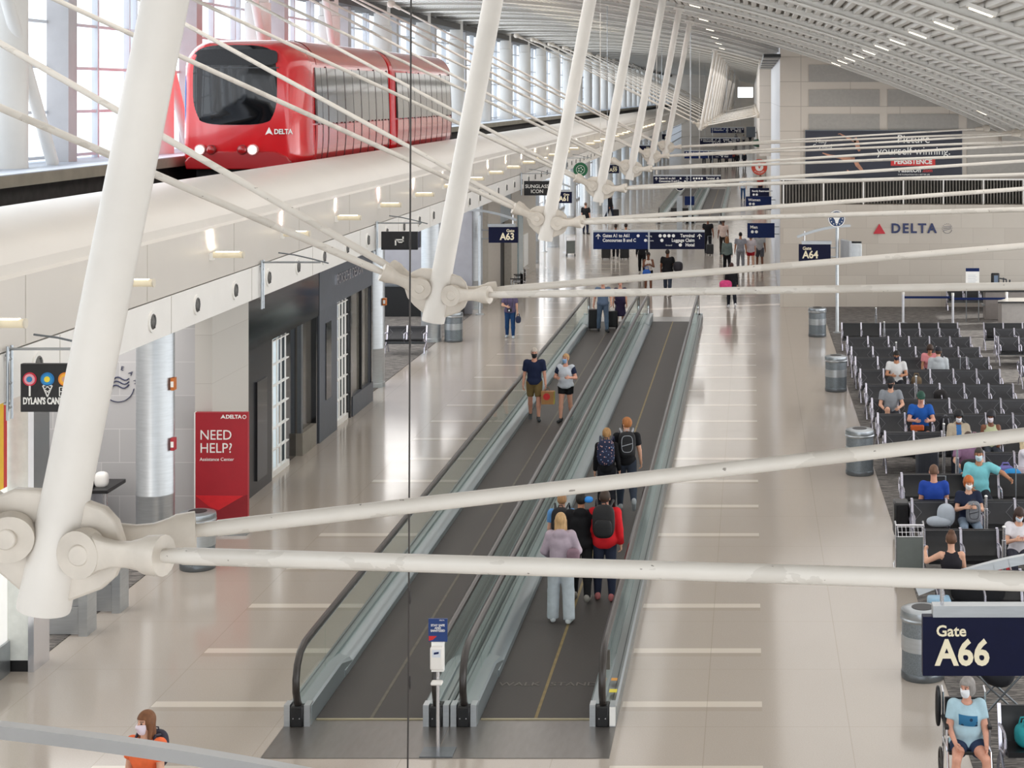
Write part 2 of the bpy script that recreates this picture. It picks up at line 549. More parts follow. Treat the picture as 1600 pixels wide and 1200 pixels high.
# track hardware in the trench
g = MB()
for xx in (-13.6, -11.3): g.bx(xx - 0.15, xx + 0.15, -4, 160, 5.7, 5.95)
g.bx(-12.6, -12.3, -4, 160, 5.7, 5.9)
guide = tag(g.build('guide_rail', mat('#3D3B39', 0.6, 0.3, 0.15, 4)), 'dark steel guide rails of the tram in the sunken track', 'rail')
b0 = MB().box((0, 0, 0.11), (0.32, 0.45, 0.22)).build('track_box', STEELD, bevel=0.02)
tag(b0, 'grey junction box bolted beside the tram track under the ledge', 'box', 'junction boxes along the tram track')
b0.location = (-14.0, 21.0, 5.7)
arm0 = MB().box((0, 0.9, 0.13), (0.16, 1.3, 0.14)).build('conduit', STEELD); arm0.parent = b0
for k in range(1, 8):
    o = b0.copy(); COL.objects.link(o); o.location = (-14.0, 21.0 + 2.3 * k, 5.7)
    c = arm0.copy(); COL.objects.link(c); c.parent = o
r0 = tag(MB().bx(-13.25, -12.75, 16, 46, 5.70, 5.74).build('power_strip', RUST), 'rust coloured power strip lying along the dark tram track', 'strip')

# window wall behind the track, one window per 9.1 m bay
BAY = 9.1
def window_mesh():
    b = MB()
    for q in range(5):
        y = 0.3 + 2.15 * q
        b.bx(-0.05, 0.10, y - 0.05, y + 0.05, 0, 5.5)
    for q in range(6):
        z = 0.12 + 1.03 * q
        b.bx(-0.02, 0.07, 0, BAY, z - 0.035, z + 0.035)
    return b
wf = window_mesh().build('window_1', MULL); struct(wf)
wf.location = (-16.1, 35.6 - BAY * 4, 6.5)
wg = MB().bx(-0.02, 0.0, 0, BAY, 0, 5.6).build('window_glass', GLASS, wf)
for k in range(1, 38):
    o = wf.copy(); COL.objects.link(o); o.name = 'window_%d' % (k + 1); o.location = (-16.1, 35.6 + BAY * (k - 4), 6.5)
    c = wg.copy(); COL.objects.link(c); c.parent = o
# round columns, square piers and raking braces of that wall
rc = struct(MB().lathe([(0.40, 0), (0.40, 4.4), (0.34, 4.42), (0.34, 5.4)], n=28).build('column', WHITE)); rc.location = (-15.45, 35.9 - BAY * 2, 6.52)
sp = struct(MB().box((0, 0, 2.75), (0.5, 0.5, 5.5)).build('column_pier', PIER)); sp.location = (-15.80, 39.6 - BAY * 2, 6.5)
br = struct(MB().tube([(0, 0, 0.05), (0, -2.2, 3.3), (0, -3.4, 5.2)], 0.13, 14).build('column_brace', WHITE)); br.location = (-15.2, 37.6 - BAY * 2, 6.5)
for k in range(1, 34):
    o = rc.copy(); COL.objects.link(o); o.location = (-15.45, 35.9 + BAY * (k - 2), 6.52)
    if k < 24:
        o = sp.copy(); COL.objects.link(o); o.location = (-15.80, 39.6 + BAY * (k - 2), 6.5)
    if k < 6:
        o = br.copy(); COL.objects.link(o); o.location = (-15.2, 37.6 + BAY * (k - 2), 6.5)
struct(MB().bx(-16.4, -15.2, -5, YE, 11.45, 11.75).build('trim_3', mat('#55524F', 0.7)))

# end wall with its bright window
struct(MB().bx(-17, -2.6, YE, YE + 0.4, 0, 12.5).bx(0.3, 3, YE, YE + 0.4, 0, 12).bx(-2.6, 0.3, YE, YE + 0.4, 0, 7.5).bx(-2.6, 0.3, YE, YE + 0.4, 9.5, 12).build('wall_back', M_UPWALL))

# gate side: stone wall with the logo, mezzanine rail and upper wall, then the wall running on along the concourse
struct(MB().bx(1.1, 14, 65.5, 66.2, 0, 3.88).build('wall_right', M_STONE))
uw = [(1.1, 3.8)] + [(14, 3.8), (14, 6.0)] + [(9.6 - 0.5 * i, min(roof_z(9.6 - 0.5 * i) + 0.03, 11)) for i in range(17)] + [(1.1, roof_z(1.1) + 0.03)]
struct(MB().prism(uw, 66.3, 66.8, 'y').build('wall_right_upper', M_UPWALL))
struct(MB().bx(1.1, 1.45, 66.7, 97, 0, 10.2).build('wall_right_side', M_SIDEWALL))
struct(MB().bx(0.45, 1.6, 97, 97.4, 4.6, 10.3).bx(0.47, 1.6, 97.4, 165, 5.2, 10.3).bx(1.45, 1.7, 97.0, 165, 0, 5.2).build('wall_right_far', M_UPWALL))
struct(MB().bx(0.5, 1.7, 165, YE, 0, 10.4).build('wall_right_end', M_UPWALL))
pan = MB()
for (x0, x1) in ((2.2, 4.92), (5.23, 7.95), (8.27, 10.9)):
    for (za, zb) in ((8.54, 9.2), (7.6, 8.25), (6.67, 7.31)):
        zt = min(zb, 12)
        pl = [(x0, za)]
        xx = x0
        pl2 = []
        while xx <= x1 + 1e-6:
            pl2.append((xx, min(zb, roof_z(xx) - 0.02))); xx += (x1 - x0) / 12
        pl2 = [p for p in pl2 if p[1] > za + 0.01]
        if len(pl2) < 2: continue
        pan.prism([(x0, za), (pl2[-1][0], za)] + pl2[::-1], 66.27, 66.31, 'y')
pan.bx(8.27, 12.5, 66.27, 66.31, 4.95, 6.1)
struct(pan.build('trim_4', mat('#A8A49E', 0.6, 0, 0.05, 8)))
# dark louvred screen and rail of the mezzanine
lo = MB(); lo.bx(1.15, 13, 66.15, 66.29, 3.88, 4.82)
struct(lo.build('wall_louvre_screen', mat('#4A4743', 0.6, 0, 0.15, 3)))
lv = MB()
for i in range(96): lv.bx(1.2 + 0.12 * i, 1.245 + 0.12 * i, 65.95, 66.14, 3.9, 4.78)
struct(lv.build('trim_5', mat('#77726B', 0.6, 0, 0.1, 3)))
rl = thing('mezzanine_railing', 'white steel railing before the dark louvred screen above the stone wall', 'railing', (1.1, 65.7, 3.88))
for i in range(7): MB().cyl((0.12 + 1.52 * i, 0, 0), (0.12 + 1.52 * i, 0, 0.94), 0.03, 8).build('post', WHITE, rl)
MB().bx(0, 11.5, -0.03, 0.03, 0.92, 0.98).build('top_rail', WHITE, rl)
# dark open vent where the roof meets the return wall
struct(MB().bx(0.45, 1.09, 64.0, 94, 9.44, 9.56).build('ceiling_vent_slot', BLACK))
vb = MB()
for k in range(5): vb.bx(0.45, 1.09, 66.5 + 6 * k, 67.3 + 6 * k, 9.42, 9.44)
struct(vb.build('trim_6', RIB))
# window wall of the gate lounge outside the frame
gw = MB()
for k in range(24): gw.bx(12.9, 13.2, -4 + 3.0 * k - 0.09, -4 + 3.0 * k + 0.09, 0, 3.0)
gw.bx(12.9, 13.2, -4, 66, 0, 0.25).bx(12.95, 13.1, -4, 66, 1.45, 1.52).bx(12.9, 13.3, -4, 66, 2.95, 6.3)  # unseen solid header over the glazing, its height set to limit the sun
struct(gw.build('wall_gate_windows', MULL))
struct(MB().bx(13.02, 13.04, -4, 66, 0.25, 2.95).build('window_gate', GLASS))

# ------------------------------------------------------------------ shops and hold rooms under the guideway
struct(MB().bx(-16.4, -16.1, -5, 34.3, 0, 4.3).build('wall_left', mat('#BDBBBA', 0.6)))
struct(MB().bx(-16.1, -10.0, 32, 32.3, 0, 4.3).build('wall_stone_front', M_STONE_G))
struct(MB().bx(-10.3, -9.98, 31.99, 34.3, 0, 4.24).build('wall_stone_side', M_STONE_S))
struct(MB().bx(-16, -10.0, 45.35, 45.5, 0, 4.3).build('wall_shop_end', GREYP))
struct(MB().bx(-16.1, -10.25, 63.4, 63.6, 0, 4.3).build('wall_lounge_back', mat('#9B9BA2', 0.6, 0, 0.05, 3)))
struct(MB().bx(-16.4, -16.1, 34.3, 45.5, 0, 4.3).bx(-16.4, -16.1, 63.4, 80, 0, 4.3).build('wall_left_back', mat('#6D6B69', 0.6)))
# lower windows
lw = MB()
for k in range(9): lw.bx(-0.05, 0.06, 2.05 * k - 0.04, 2.05 * k + 0.04, 0, 4.3)
for z in (0.08, 1.2, 2.4, 3.6): lw.bx(-0.03, 0.1, 0, 17.9, z - 0.05, z + 0.05)
wl = struct(lw.build('window_40', MULL)); wl.location = (-16.2, 45.5, 0)
wlg = MB().bx(-0.02, 0, 0, 17.9, 0, 4.3).build('window_glass', GLASS, wl)
for k in range(14):
    o = wl.copy(); COL.objects.link(o); o.name = 'window_%d' % (41 + k); o.location = (-13.4, 79 + 18 * k, 0)
    c = wlg.copy(); COL.objects.link(c); c.parent = o

# silver clad round columns along the shop line
sc = struct(MB().lathe([(0.335, 0), (0.335, 0.12), (0.325, 0.13), (0.325, 1.05), (0.33, 1.06), (0.33, 1.08), (0.325, 1.09), (0.325, 4.35)], n=36).build('column_silver', BRUSH, ang=30))
sc.location = (-10.45, 30.3, 0)
for k in range(1, 22):
    if k in (1, 5): continue
    o = sc.copy(); COL.objects.link(o); o.location = (-10.45, 30.3 + 8.7 * k, 0)

# candy shop front at the near end
p = thing('shop_pier', 'pale square shop pier with a chrome corner strip and black foot', 'pier', (-10.22, 24.35, 0))
MB().bx(-0.23, 0.14, -0.25, 0.25, 0.16, 4.2).build('panel', mat('#E6E9E4', 0.5), p)
MB().bx(0.14, 0.22, -0.27, 0.27, 0, 4.2).build('corner_strip', CHROME, p)
MB().bx(-0.23, 0.14, -0.24, 0.24, 0, 0.16).build('plinth', BLACK, p)
dw = thing('shop_display_wall', 'bright shop display panel with red and yellow stripes beside the pale pier', 'display', (-10.42, 19, 0))
MB().bx(-0.06, 0.06, -6, 5.06, 0.45, 4.2).build('panel', mat('#F4F3F0', 0.4, emit=0.35), dw)
MB().bx(0.0, 0.1, -6, 5.06, 0, 0.45).build('plinth', STEEL, dw)
MB().bx(0.061, 0.07, 4.92, 5.03, 2.6, 3.95).build('red_stripe', REDB, dw)
MB().bx(0.061, 0.07, 4.8, 4.92, 2.6, 3.95).build('yellow_stripe', mat('#F2C230', 0.5), dw)
for i, (yy, xx, zz) in enumerate(((25.75, -10.0, 1.25), (26.9, -9.93, 1.2))):
    q = thing('bollard', ('brushed steel bollard panel next to the pale shop pier', 'second brushed steel bollard panel, in front of the striped carpet')[i], 'panel', (xx, yy, 0))
    MB().bx(-0.55, 0.0, -0.04, 0.04, 0.45, zz).build('panel', STEEL, q)
    MB().bx(-0.55, -0.02, -0.035, 0.035, 0.02, 0.43).build('lower_panel', BRUSH, q)
    MB().bx(0.0, 0.13, -0.08, 0.3, 0.0, zz).build('post', BRUSH, q)
# counter in the alcove
ct = thing('counter_table', 'dark topped counter on steel legs before the grey stone wall', 'table', (-12.4, 31.0, 0))
MB().bx(-1.6, 1.0, -0.4, 0.5, 0.98, 1.05).build('counter_top', VINYLD, ct, 0.01)
MB().bx(-1.6, 0.6, 0.0, 0.4, 0.02, 0.98).build('cabinet', mat('#A9A9AF', 0.5), ct)
for xx in (-1.5, 0.92): MB().cyl((xx, -0.3, 0.012), (xx, -0.3, 0.98), 0.045, 12).build('leg', CHROME, ct)
MB().bx(0.3, 0.95, -0.33, -0.27, 0.28, 0.32).build('stretcher', CHROME, ct)
ph = thing('paper_dispenser', 'rounded white dispenser on the dark counter before grey stone', 'dispenser', (-11.62, 30.9, 1.05))
MB().sup((0, 0, 0.12), (0.12, 0.1, 0.14), 3).build('shell', WHITE, ph)
MB().box((-0.15, 0, 0.15), (0.05, 0.12, 0.3)).build('backplate', BLACK, ph)
tag(MB().sup((-13.9, 30.9, 1.23), (0.16, 0.16, 0.19), 2.4).build('purple_bag', mat('#4A3150', 0.8)), 'purple bag on the far end of the dark counter', 'bag')
# alarm boxes on the silver column by the alcove
for z, hexc, lab in ((3.0, '#C9702B', 'orange alarm box high on the silver column beside the grey stone'), (1.95, '#B03038', 'red alarm pull box low on the silver column beside the grey stone')):
    q = thing('alarm_box', lab, 'alarm', (-10.10, 30.2, z))
    MB().box((0, 0, 0), (0.07, 0.14, 0.22)).build('housing', mat(hexc, 0.4), q, 0.01)
    MB().box((0.0, -0.075, 0.0), (0.05, 0.01, 0.1)).build('front', PAPER, q)
q = thing('alarm_box', 'orange strobe box on the silver column by the empty lounge', 'alarm', (-10.10, 47.6, 2.35))
MB().box((0, 0, 0), (0.1, 0.14, 0.2)).build('housing', mat('#C9702B', 0.4), q, 0.01)
MB().box((0.0, -0.075, 0.0), (0.06, 0.01, 0.1)).build('front', PAPER, q)
# round emblem on the stone wall, letters on a ring
em = thing('wall_emblem', 'round navy airline alliance emblem lettered on the grey stone wall', 'emblem', (-11.72, 31.985, 2.66))
ring = MB()
def arc(b, c, r, a0, a1, w, y, n=30):
    pts = []
    for i in range(n + 1):
        a = R(a0 + (a1 - a0) * i / n); pts.append((c[0] + (r + w) * math.cos(a), c[1] + (r + w) * math.sin(a)))
    for i in range(n, -1, -1):
        a = R(a0 + (a1 - a0) * i / n); pts.append((c[0] + r * math.cos(a), c[1] + r * math.sin(a)))
    for i in range(n):
        q_ = [pts[i], pts[i + 1], pts[2 * n - i], pts[2 * n + 1 - i]]
        b.prism(q_, y[0], y[1], 'y')
arc(ring, (0, 0), 0.29, 190, 350, 0.012, (-0.012, 0.01))
for j in range(3):
    pts = [(-0.2 + 0.04 * i, 0.07 - 0.07 * j + 0.05 * math.sin((i - 2) * 0.7 + j * 0.3) + 0.01 * i) for i in range(11)]
    ring.tube([(a, 0, b) for a, b in pts], 0.012, 6)
ring.build('waves', mat('#2B3050', 0.5), em)
let = MB()
for i, ch in enumerate('SKYTEAM'):
    a = R(205 - i * 32)
    let.text(ch, (0.33 * math.cos(a), 0, 0.33 * math.sin(a)), 0.11, rot=Matrix.Rotation(-(PI / 2 - a), 3, 'Y') if False else Matrix.Rotation((PI / 2 - a), 3, 'Y'), ext=0.006)
let.build('lettering', mat('#2B3050', 0.5), em)

# black shop
sh = thing('black_shopfront', 'glossy black shopfront with a white folding gate, beside the white stone pier', 'shopfront', (-10.0, 34.3, 0))
MB().bx(-0.3, 0.02, 0, 5.6, 2.95, 4.24).build('fascia_panel', BLKGL, sh)
MB().bx(-0.3, 0.0, 0, 1.75, 0, 2.95).build('wall_panel', mat('#1E1F23', 0.25, 0, 0.1, 2), sh)
MB().bx(-0.05, 0.04, 0.55, 1.25, 0.25, 2.25).build('display_window', BLKGL, sh)
MB().bx(-0.3, 0.0, 5.42, 5.6, 0, 2.95).build('end_jamb', BLKGL, sh)
gt = MB()
for k in range(9):
    gt.cyl((-0.12 + 0.05 * (k % 2), 1.85 + 0.17 * k, 0.05), (-0.12 + 0.05 * (k % 2), 1.85 + 0.17 * k, 2.92), 0.016, 6)
for z in (0.1, 0.55, 1.0, 1.45, 1.9, 2.35, 2.85):
    gt.bx(-0.13, -0.06, 1.8, 3.3, z - 0.012, z + 0.012)
gt.bx(-0.14, -0.05, 1.8, 3.3, 0.0, 0.13)
gt.build('folding_gate', WHITE, sh)
MB().bx(-0.35, -0.3, 1.75, 3.35, 0, 2.95).build('lit_interior', mat('#C9D6DD', 0.5, emit=0.5), sh)
MB().bx(-0.25, -0.15, 3.35, 4.2, 0, 2.95).build('glass_pane', BLKGL, sh)
MB().bx(-0.25, 0.0, 4.2, 5.42, 0, 0.5).build('sill_block', GREYSTONE, sh)
MB().bx(-0.25, -0.12, 4.2, 5.42, 0.5, 2.95).build('show_window', mat('#57534D', 0.12, 0, 0.1, 2), sh)
MB().bx(-0.12, -0.03, 4.2, 4.35, 0.5, 2.95).build('mullion', STEELD, sh)
# grey shop
sh = thing('grey_shopfront', 'matt grey shopfront with raised metal letters and a folded white gate', 'shopfront', (-10.0, 39.9, 0))
MB().bx(-0.3, 0.03, 0, 5.6, 3.05, 4.24).build('fascia_panel', GREYP, sh)
MB().bx(-0.3, 0.03, 0, 1.7, 0, 3.05).build('wall_panel', mat('#565A62', 0.45), sh)
MB().bx(-0.02, 0.05, 0.55, 1.05, 0.9, 2.7).build('slot_window', BLKGL, sh)
gt = MB()
for k in range(9):
    gt.cyl((-0.10 + 0.05 * (k % 2), 1.78 + 0.16 * k, 0.05), (-0.10 + 0.05 * (k % 2), 1.78 + 0.16 * k, 3.02), 0.016, 6)
for z in (0.1, 0.6, 1.1, 1.6, 2.1, 2.6, 2.95): gt.bx(-0.11, -0.04, 1.72, 3.1, z - 0.012, z + 0.012)
gt.bx(-0.12, -0.03, 1.72, 3.1, 0, 0.14)
gt.build('folding_gate', WHITE, sh)
MB().bx(-0.35, -0.3, 1.7, 3.15, 0, 3.05).build('lit_interior', mat('#D5DADD', 0.5, emit=0.5), sh)
MB().bx(-0.28, 0.02, 3.15, 3.3, 0, 3.05).build('jamb', BLKGL, sh)
MB().bx(-0.28, 0.04, 3.3, 5.6, 0, 0.5).build('sill_block', GREYP, sh)
MB().bx(-0.2, -0.06, 3.3, 5.45, 0.5, 3.05).build('show_window', mat('#6B675F', 0.12, 0, 0.1, 2), sh)
MB().bx(-0.1, 0.0, 4.4, 4.5, 0.5, 3.05).build('mullion', BLACK, sh)
MB().bx(-0.3, 0.03, 5.45, 5.6, 0, 3.05).build('end_jamb', BLKGL, sh)
MB().text('PORSCHE DESIGN', (0.04, 2.9, 3.6), 0.36, '+x', ext=0.03, sx=0.95).build('lettering', CHROME, sh)
# panelled shops past the empty lounge
sh = thing('panelled_shopfront', 'beige panelled shopfront with a dark doorway past the empty lounge', 'shopfront', (-10.0, 65.65, 0))
MB().bx(-0.3, 0.0, 0, 3.2, 0, 4.24).build('wall_panel', mat('#B5ADA2', 0.5), sh)
MB().bx(-0.3, 0.0, 6.4, 14.5, 0, 4.24).build('end_panel', mat('#BEB7AC', 0.5), sh)
MB().bx(-0.3, -0.02, 3.2, 6.4, 2.9, 4.24).build('header', mat('#8E9AA0', 0.3), sh)
MB().bx(-0.4, -0.3, 3.2, 6.4, 0, 2.9).build('dark_doorway', BLACK, sh)
MB().bx(-0.1, 0.06, 8.2, 9.6, 0, 3.1).build('door_panel', mat('#9FB0B6', 0.2), sh)
MB().bx(0.0, 0.05, 10.0, 11.4, 0.5, 1.9).build('poster', PAPER, sh)
# counter and dark opening in the empty lounge
MB_ = thing('lounge_counter', 'long black counter front along the back of the empty lounge', 'counter', (-13.2, 62.9, 0))
MB().bx(-2.6, 2.7, -0.3, 0.3, 0.012, 1.1).build('counter_front', BLACK, MB_)
MB().bx(-2.7, 2.75, -0.35, 0.35, 1.1, 1.16).build('counter_top', STEELD, MB_)

# ------------------------------------------------------------------ inclined roof struts and their tie rods
NODE_X = [-2.86, -2.92, -2.95, -2.98, -3.0, -3.0, -3.0]
NODE_Z = H - 1.87
NY = [7.1 + 9.0 * i for i in range(7)]
def strut_thing(x, y, label, group, lean=0.19):
    t = thing('roof_strut', label, 'strut', (x, y, NODE_Z), 0, group)
    zt = 4.75
    while roof_z(x + lean * zt) - 0.12 < NODE_Z + zt: zt -= 0.02
    d = Vector((lean, 0, 1)).normalized()
    MB().tube([d * -0.25, d * -0.23, d * 0.05, d * 0.3, Vector((lean * zt, 0, zt))], [0.105, 0.108, 0.10, 0.096, 0.092], 28).build('pole', STEELW, t)
    MB().cyl((lean * zt - 0.02, 0, zt - 0.06), (lean * zt + 0.02, 0, zt + 0.14), 0.17, 20).build('cap_plate', STEELW, t)
    rg = [(-0.03, 0.2), (0.14, 0.2), (0.21, 0.175), (0.26, 0.12), (0.285, 0.04), (0.28, -0.04), (0.25, -0.11), (0.2, -0.155), (0.08, -0.2), (-0.06, -0.24)]
    lg = [(0.04, 0.21), (-0.06, 0.25), (-0.16, 0.255), (-0.24, 0.22), (-0.29, 0.15), (-0.305, 0.06), (-0.28, -0.02), (-0.22, -0.09), (-0.09, -0.2), (-0.02, -0.22)]
    for pts in (rg, lg):
        MB().prism(pts, -0.03, 0.03, 'y').build('gusset_plate', NODEW, t, 0.012)
    for (px, pz) in ((0.145, 0.01), (-0.15, 0.075)):
        MB().cyl((px, -0.135, pz), (px, 0.135, pz), 0.043, 20).build('pin', NODEW, t, 0.006)
    return t
def rod_thing(x, y, side, front, label, group, far=None):
    """side +1 towards the gate lounge, -1 towards the track; front -1 towards the viewer"""
    pz = NODE_Z + (0.01 if side > 0 else 0.075)
    a = Vector((x + (0.145 if side > 0 else -0.15), y + front * 0.088, pz))
    if far is None:
        far = (8.8, 6.79) if side > 0 else (-13.5, 11.45)
    dy = 3.7 if far else 3.7
    b = Vector((far[0], y + front * (far[2] if len(far) > 2 else dy), far[1]))
    t = thing('tie_rod', label, 'rod', tuple(a), 0, group)
    d = (b - a); L = d.length; d.normalize()
    yv = Vector((0, 1, 0)); nrm = (yv - d * yv.dot(d)).normalized(); w = d.cross(nrm).normalized()
    c = MB()
    c.cyl(nrm * -0.034, nrm * 0.034, 0.098, 28)
    # tapering neck of the forged fork
    st = [(0.03, 0.092, 0.033), (0.09, 0.066, 0.033), (0.15, 0.052, 0.035), (0.22, 0.05, 0.04), (0.28, 0.066, 0.058), (0.31, 0.078, 0.074), (0.385, 0.082, 0.08)]
    vs = []; fs = []; n = 16
    for (s, hw, ht) in st:
        e = 4.0 if s < 0.25 else 2.0
        for j in range(n):
            an = 2 * PI * (j + 0.5) / n
            cx = math.copysign(abs(math.cos(an)) ** (2 / e), math.cos(an)); cy = math.copysign(abs(math.sin(an)) ** (2 / e), math.sin(an))
            vs.append(d * s + w * (cx * hw) + nrm * (cy * ht))
    for i in range(len(st) - 1):
        for j in range(n):
            p_ = i * n + j; q_ = i * n + (j + 1) % n
            fs.append((p_, q_, q_ + n, p_ + n))
    fs.append(tuple(range(n - 1, -1, -1))); fs.append(tuple(range((len(st) - 1) * n, len(st) * n)))
    c.raw(vs, fs)
    c.build('clevis', NODEW, t)
    MB().tube([d * 0.33, d * 0.42, d * 0.425, d * 0.47, d * 0.475, d * (L - 0.3)], [0.028, 0.028, 0.031, 0.031, 0.034, 0.034], 14).build('rod', M_ROD, t)
    e = MB().tube([d * (L - 0.45), d * (L - 0.4), d * (L - 0.05)], [0.045, 0.07, 0.08], 12)
    e.sup(d * L, (0.16, 0.16, 0.14), 2.4, 12, 8)
    e.build('anchor', NODEW, t)
    return t
for i, y in enumerate(NY):
    n_ = ORD[i]
    strut_thing(NODE_X[i], y, 'thick white inclined roof strut, %s of its row counted from the viewer' % n_, 'inclined white roof struts', 0.2 if i == 0 else 0.187)
    g_ = 'white tie rods of the roof trusses'
    fr = (8.8, 6.79, 3.5) if i == 0 else None
    rod_thing(NODE_X[i], y, 1, 1, 'higher white tie rod running from the %s strut foot to the gate side' % n_, g_, fr)
    rod_thing(NODE_X[i], y, 1, -1, 'lower white tie rod running from the %s strut foot to the gate side' % n_, g_, fr)
    rod_thing(NODE_X[i], y, -1, 1, 'steeper white tie rod rising from the %s strut foot over the track' % n_, g_)
    rod_thing(NODE_X[i], y, -1, -1, 'flatter white tie rod rising from the %s strut foot over the track' % n_, g_)
fy = [103 + 9 * i for i in range(8)] + [185, 194, 203] + [230 + 9 * i for i in range(7)]
ps = None
for i, y in enumerate(fy):
    gname = 'far row of inclined white roof struts'
    lab = 'slender looking white inclined strut in the dense far rows along the concourse'
    if ps is None:
        ps = strut_thing(-3.0, y, lab, gname)
        pr = [rod_thing(-3.0, y, s, f, 'thin white tie rod fanning out from the dense far row of struts', 'far tie rods', (0.40, 6.85, 3.7) if s > 0 else None) for s in (1, -1) for f in (1, -1)]
        py = y
    else:
        dup(ps, lab, (-3.0, y, NODE_Z))
        for q in pr:
            if y < 200: dup(q, q['label'], (q.location.x, q.location.y + y - py, q.location.z))

# dark hanging cable and thin pale wires
cb = thing('hanging_cable', 'thin dark steel cable hanging the full height beside the second strut', 'cable', (-2.455, 12.2, 0))
zt = roof_z(-2.36) - 0.02
MB().tube([(0, 0, 0.0), (0.035, 0, 4), (0.06, 0, zt)], 0.0065, 6).build('strand', mat('#3A3532', 0.6), cb)
for z in (3.9, 4.5, 6.3, 7.0): MB().sup((0.045, 0, z), (0.008, 0.008, 0.05), 2, 8, 6).build('splice', mat('#2E2A28', 0.6), cb)
for i, (px, yy) in enumerate(((938, 46), (1026, 64), (1078, 74), (1093, 80))):
    X_ = (px - VPX) * yy / FPX
    w_ = thing('suspension_wire', 'thin pale wire hanging from the ceiling, %s from the viewer' % ORD[i], 'wire', (X_, yy, 0), 0, 'thin ceiling wires')
    MB().cyl((0, 0, 5.2), (0, 0, roof_z(X_) - 0.02), 0.011, 6).build('strand', STEELW, w_)
    MB().cyl((0, 0, 5.1), (0, 0, 5.25), 0.03, 8).build('end_weight', STEELW, w_)

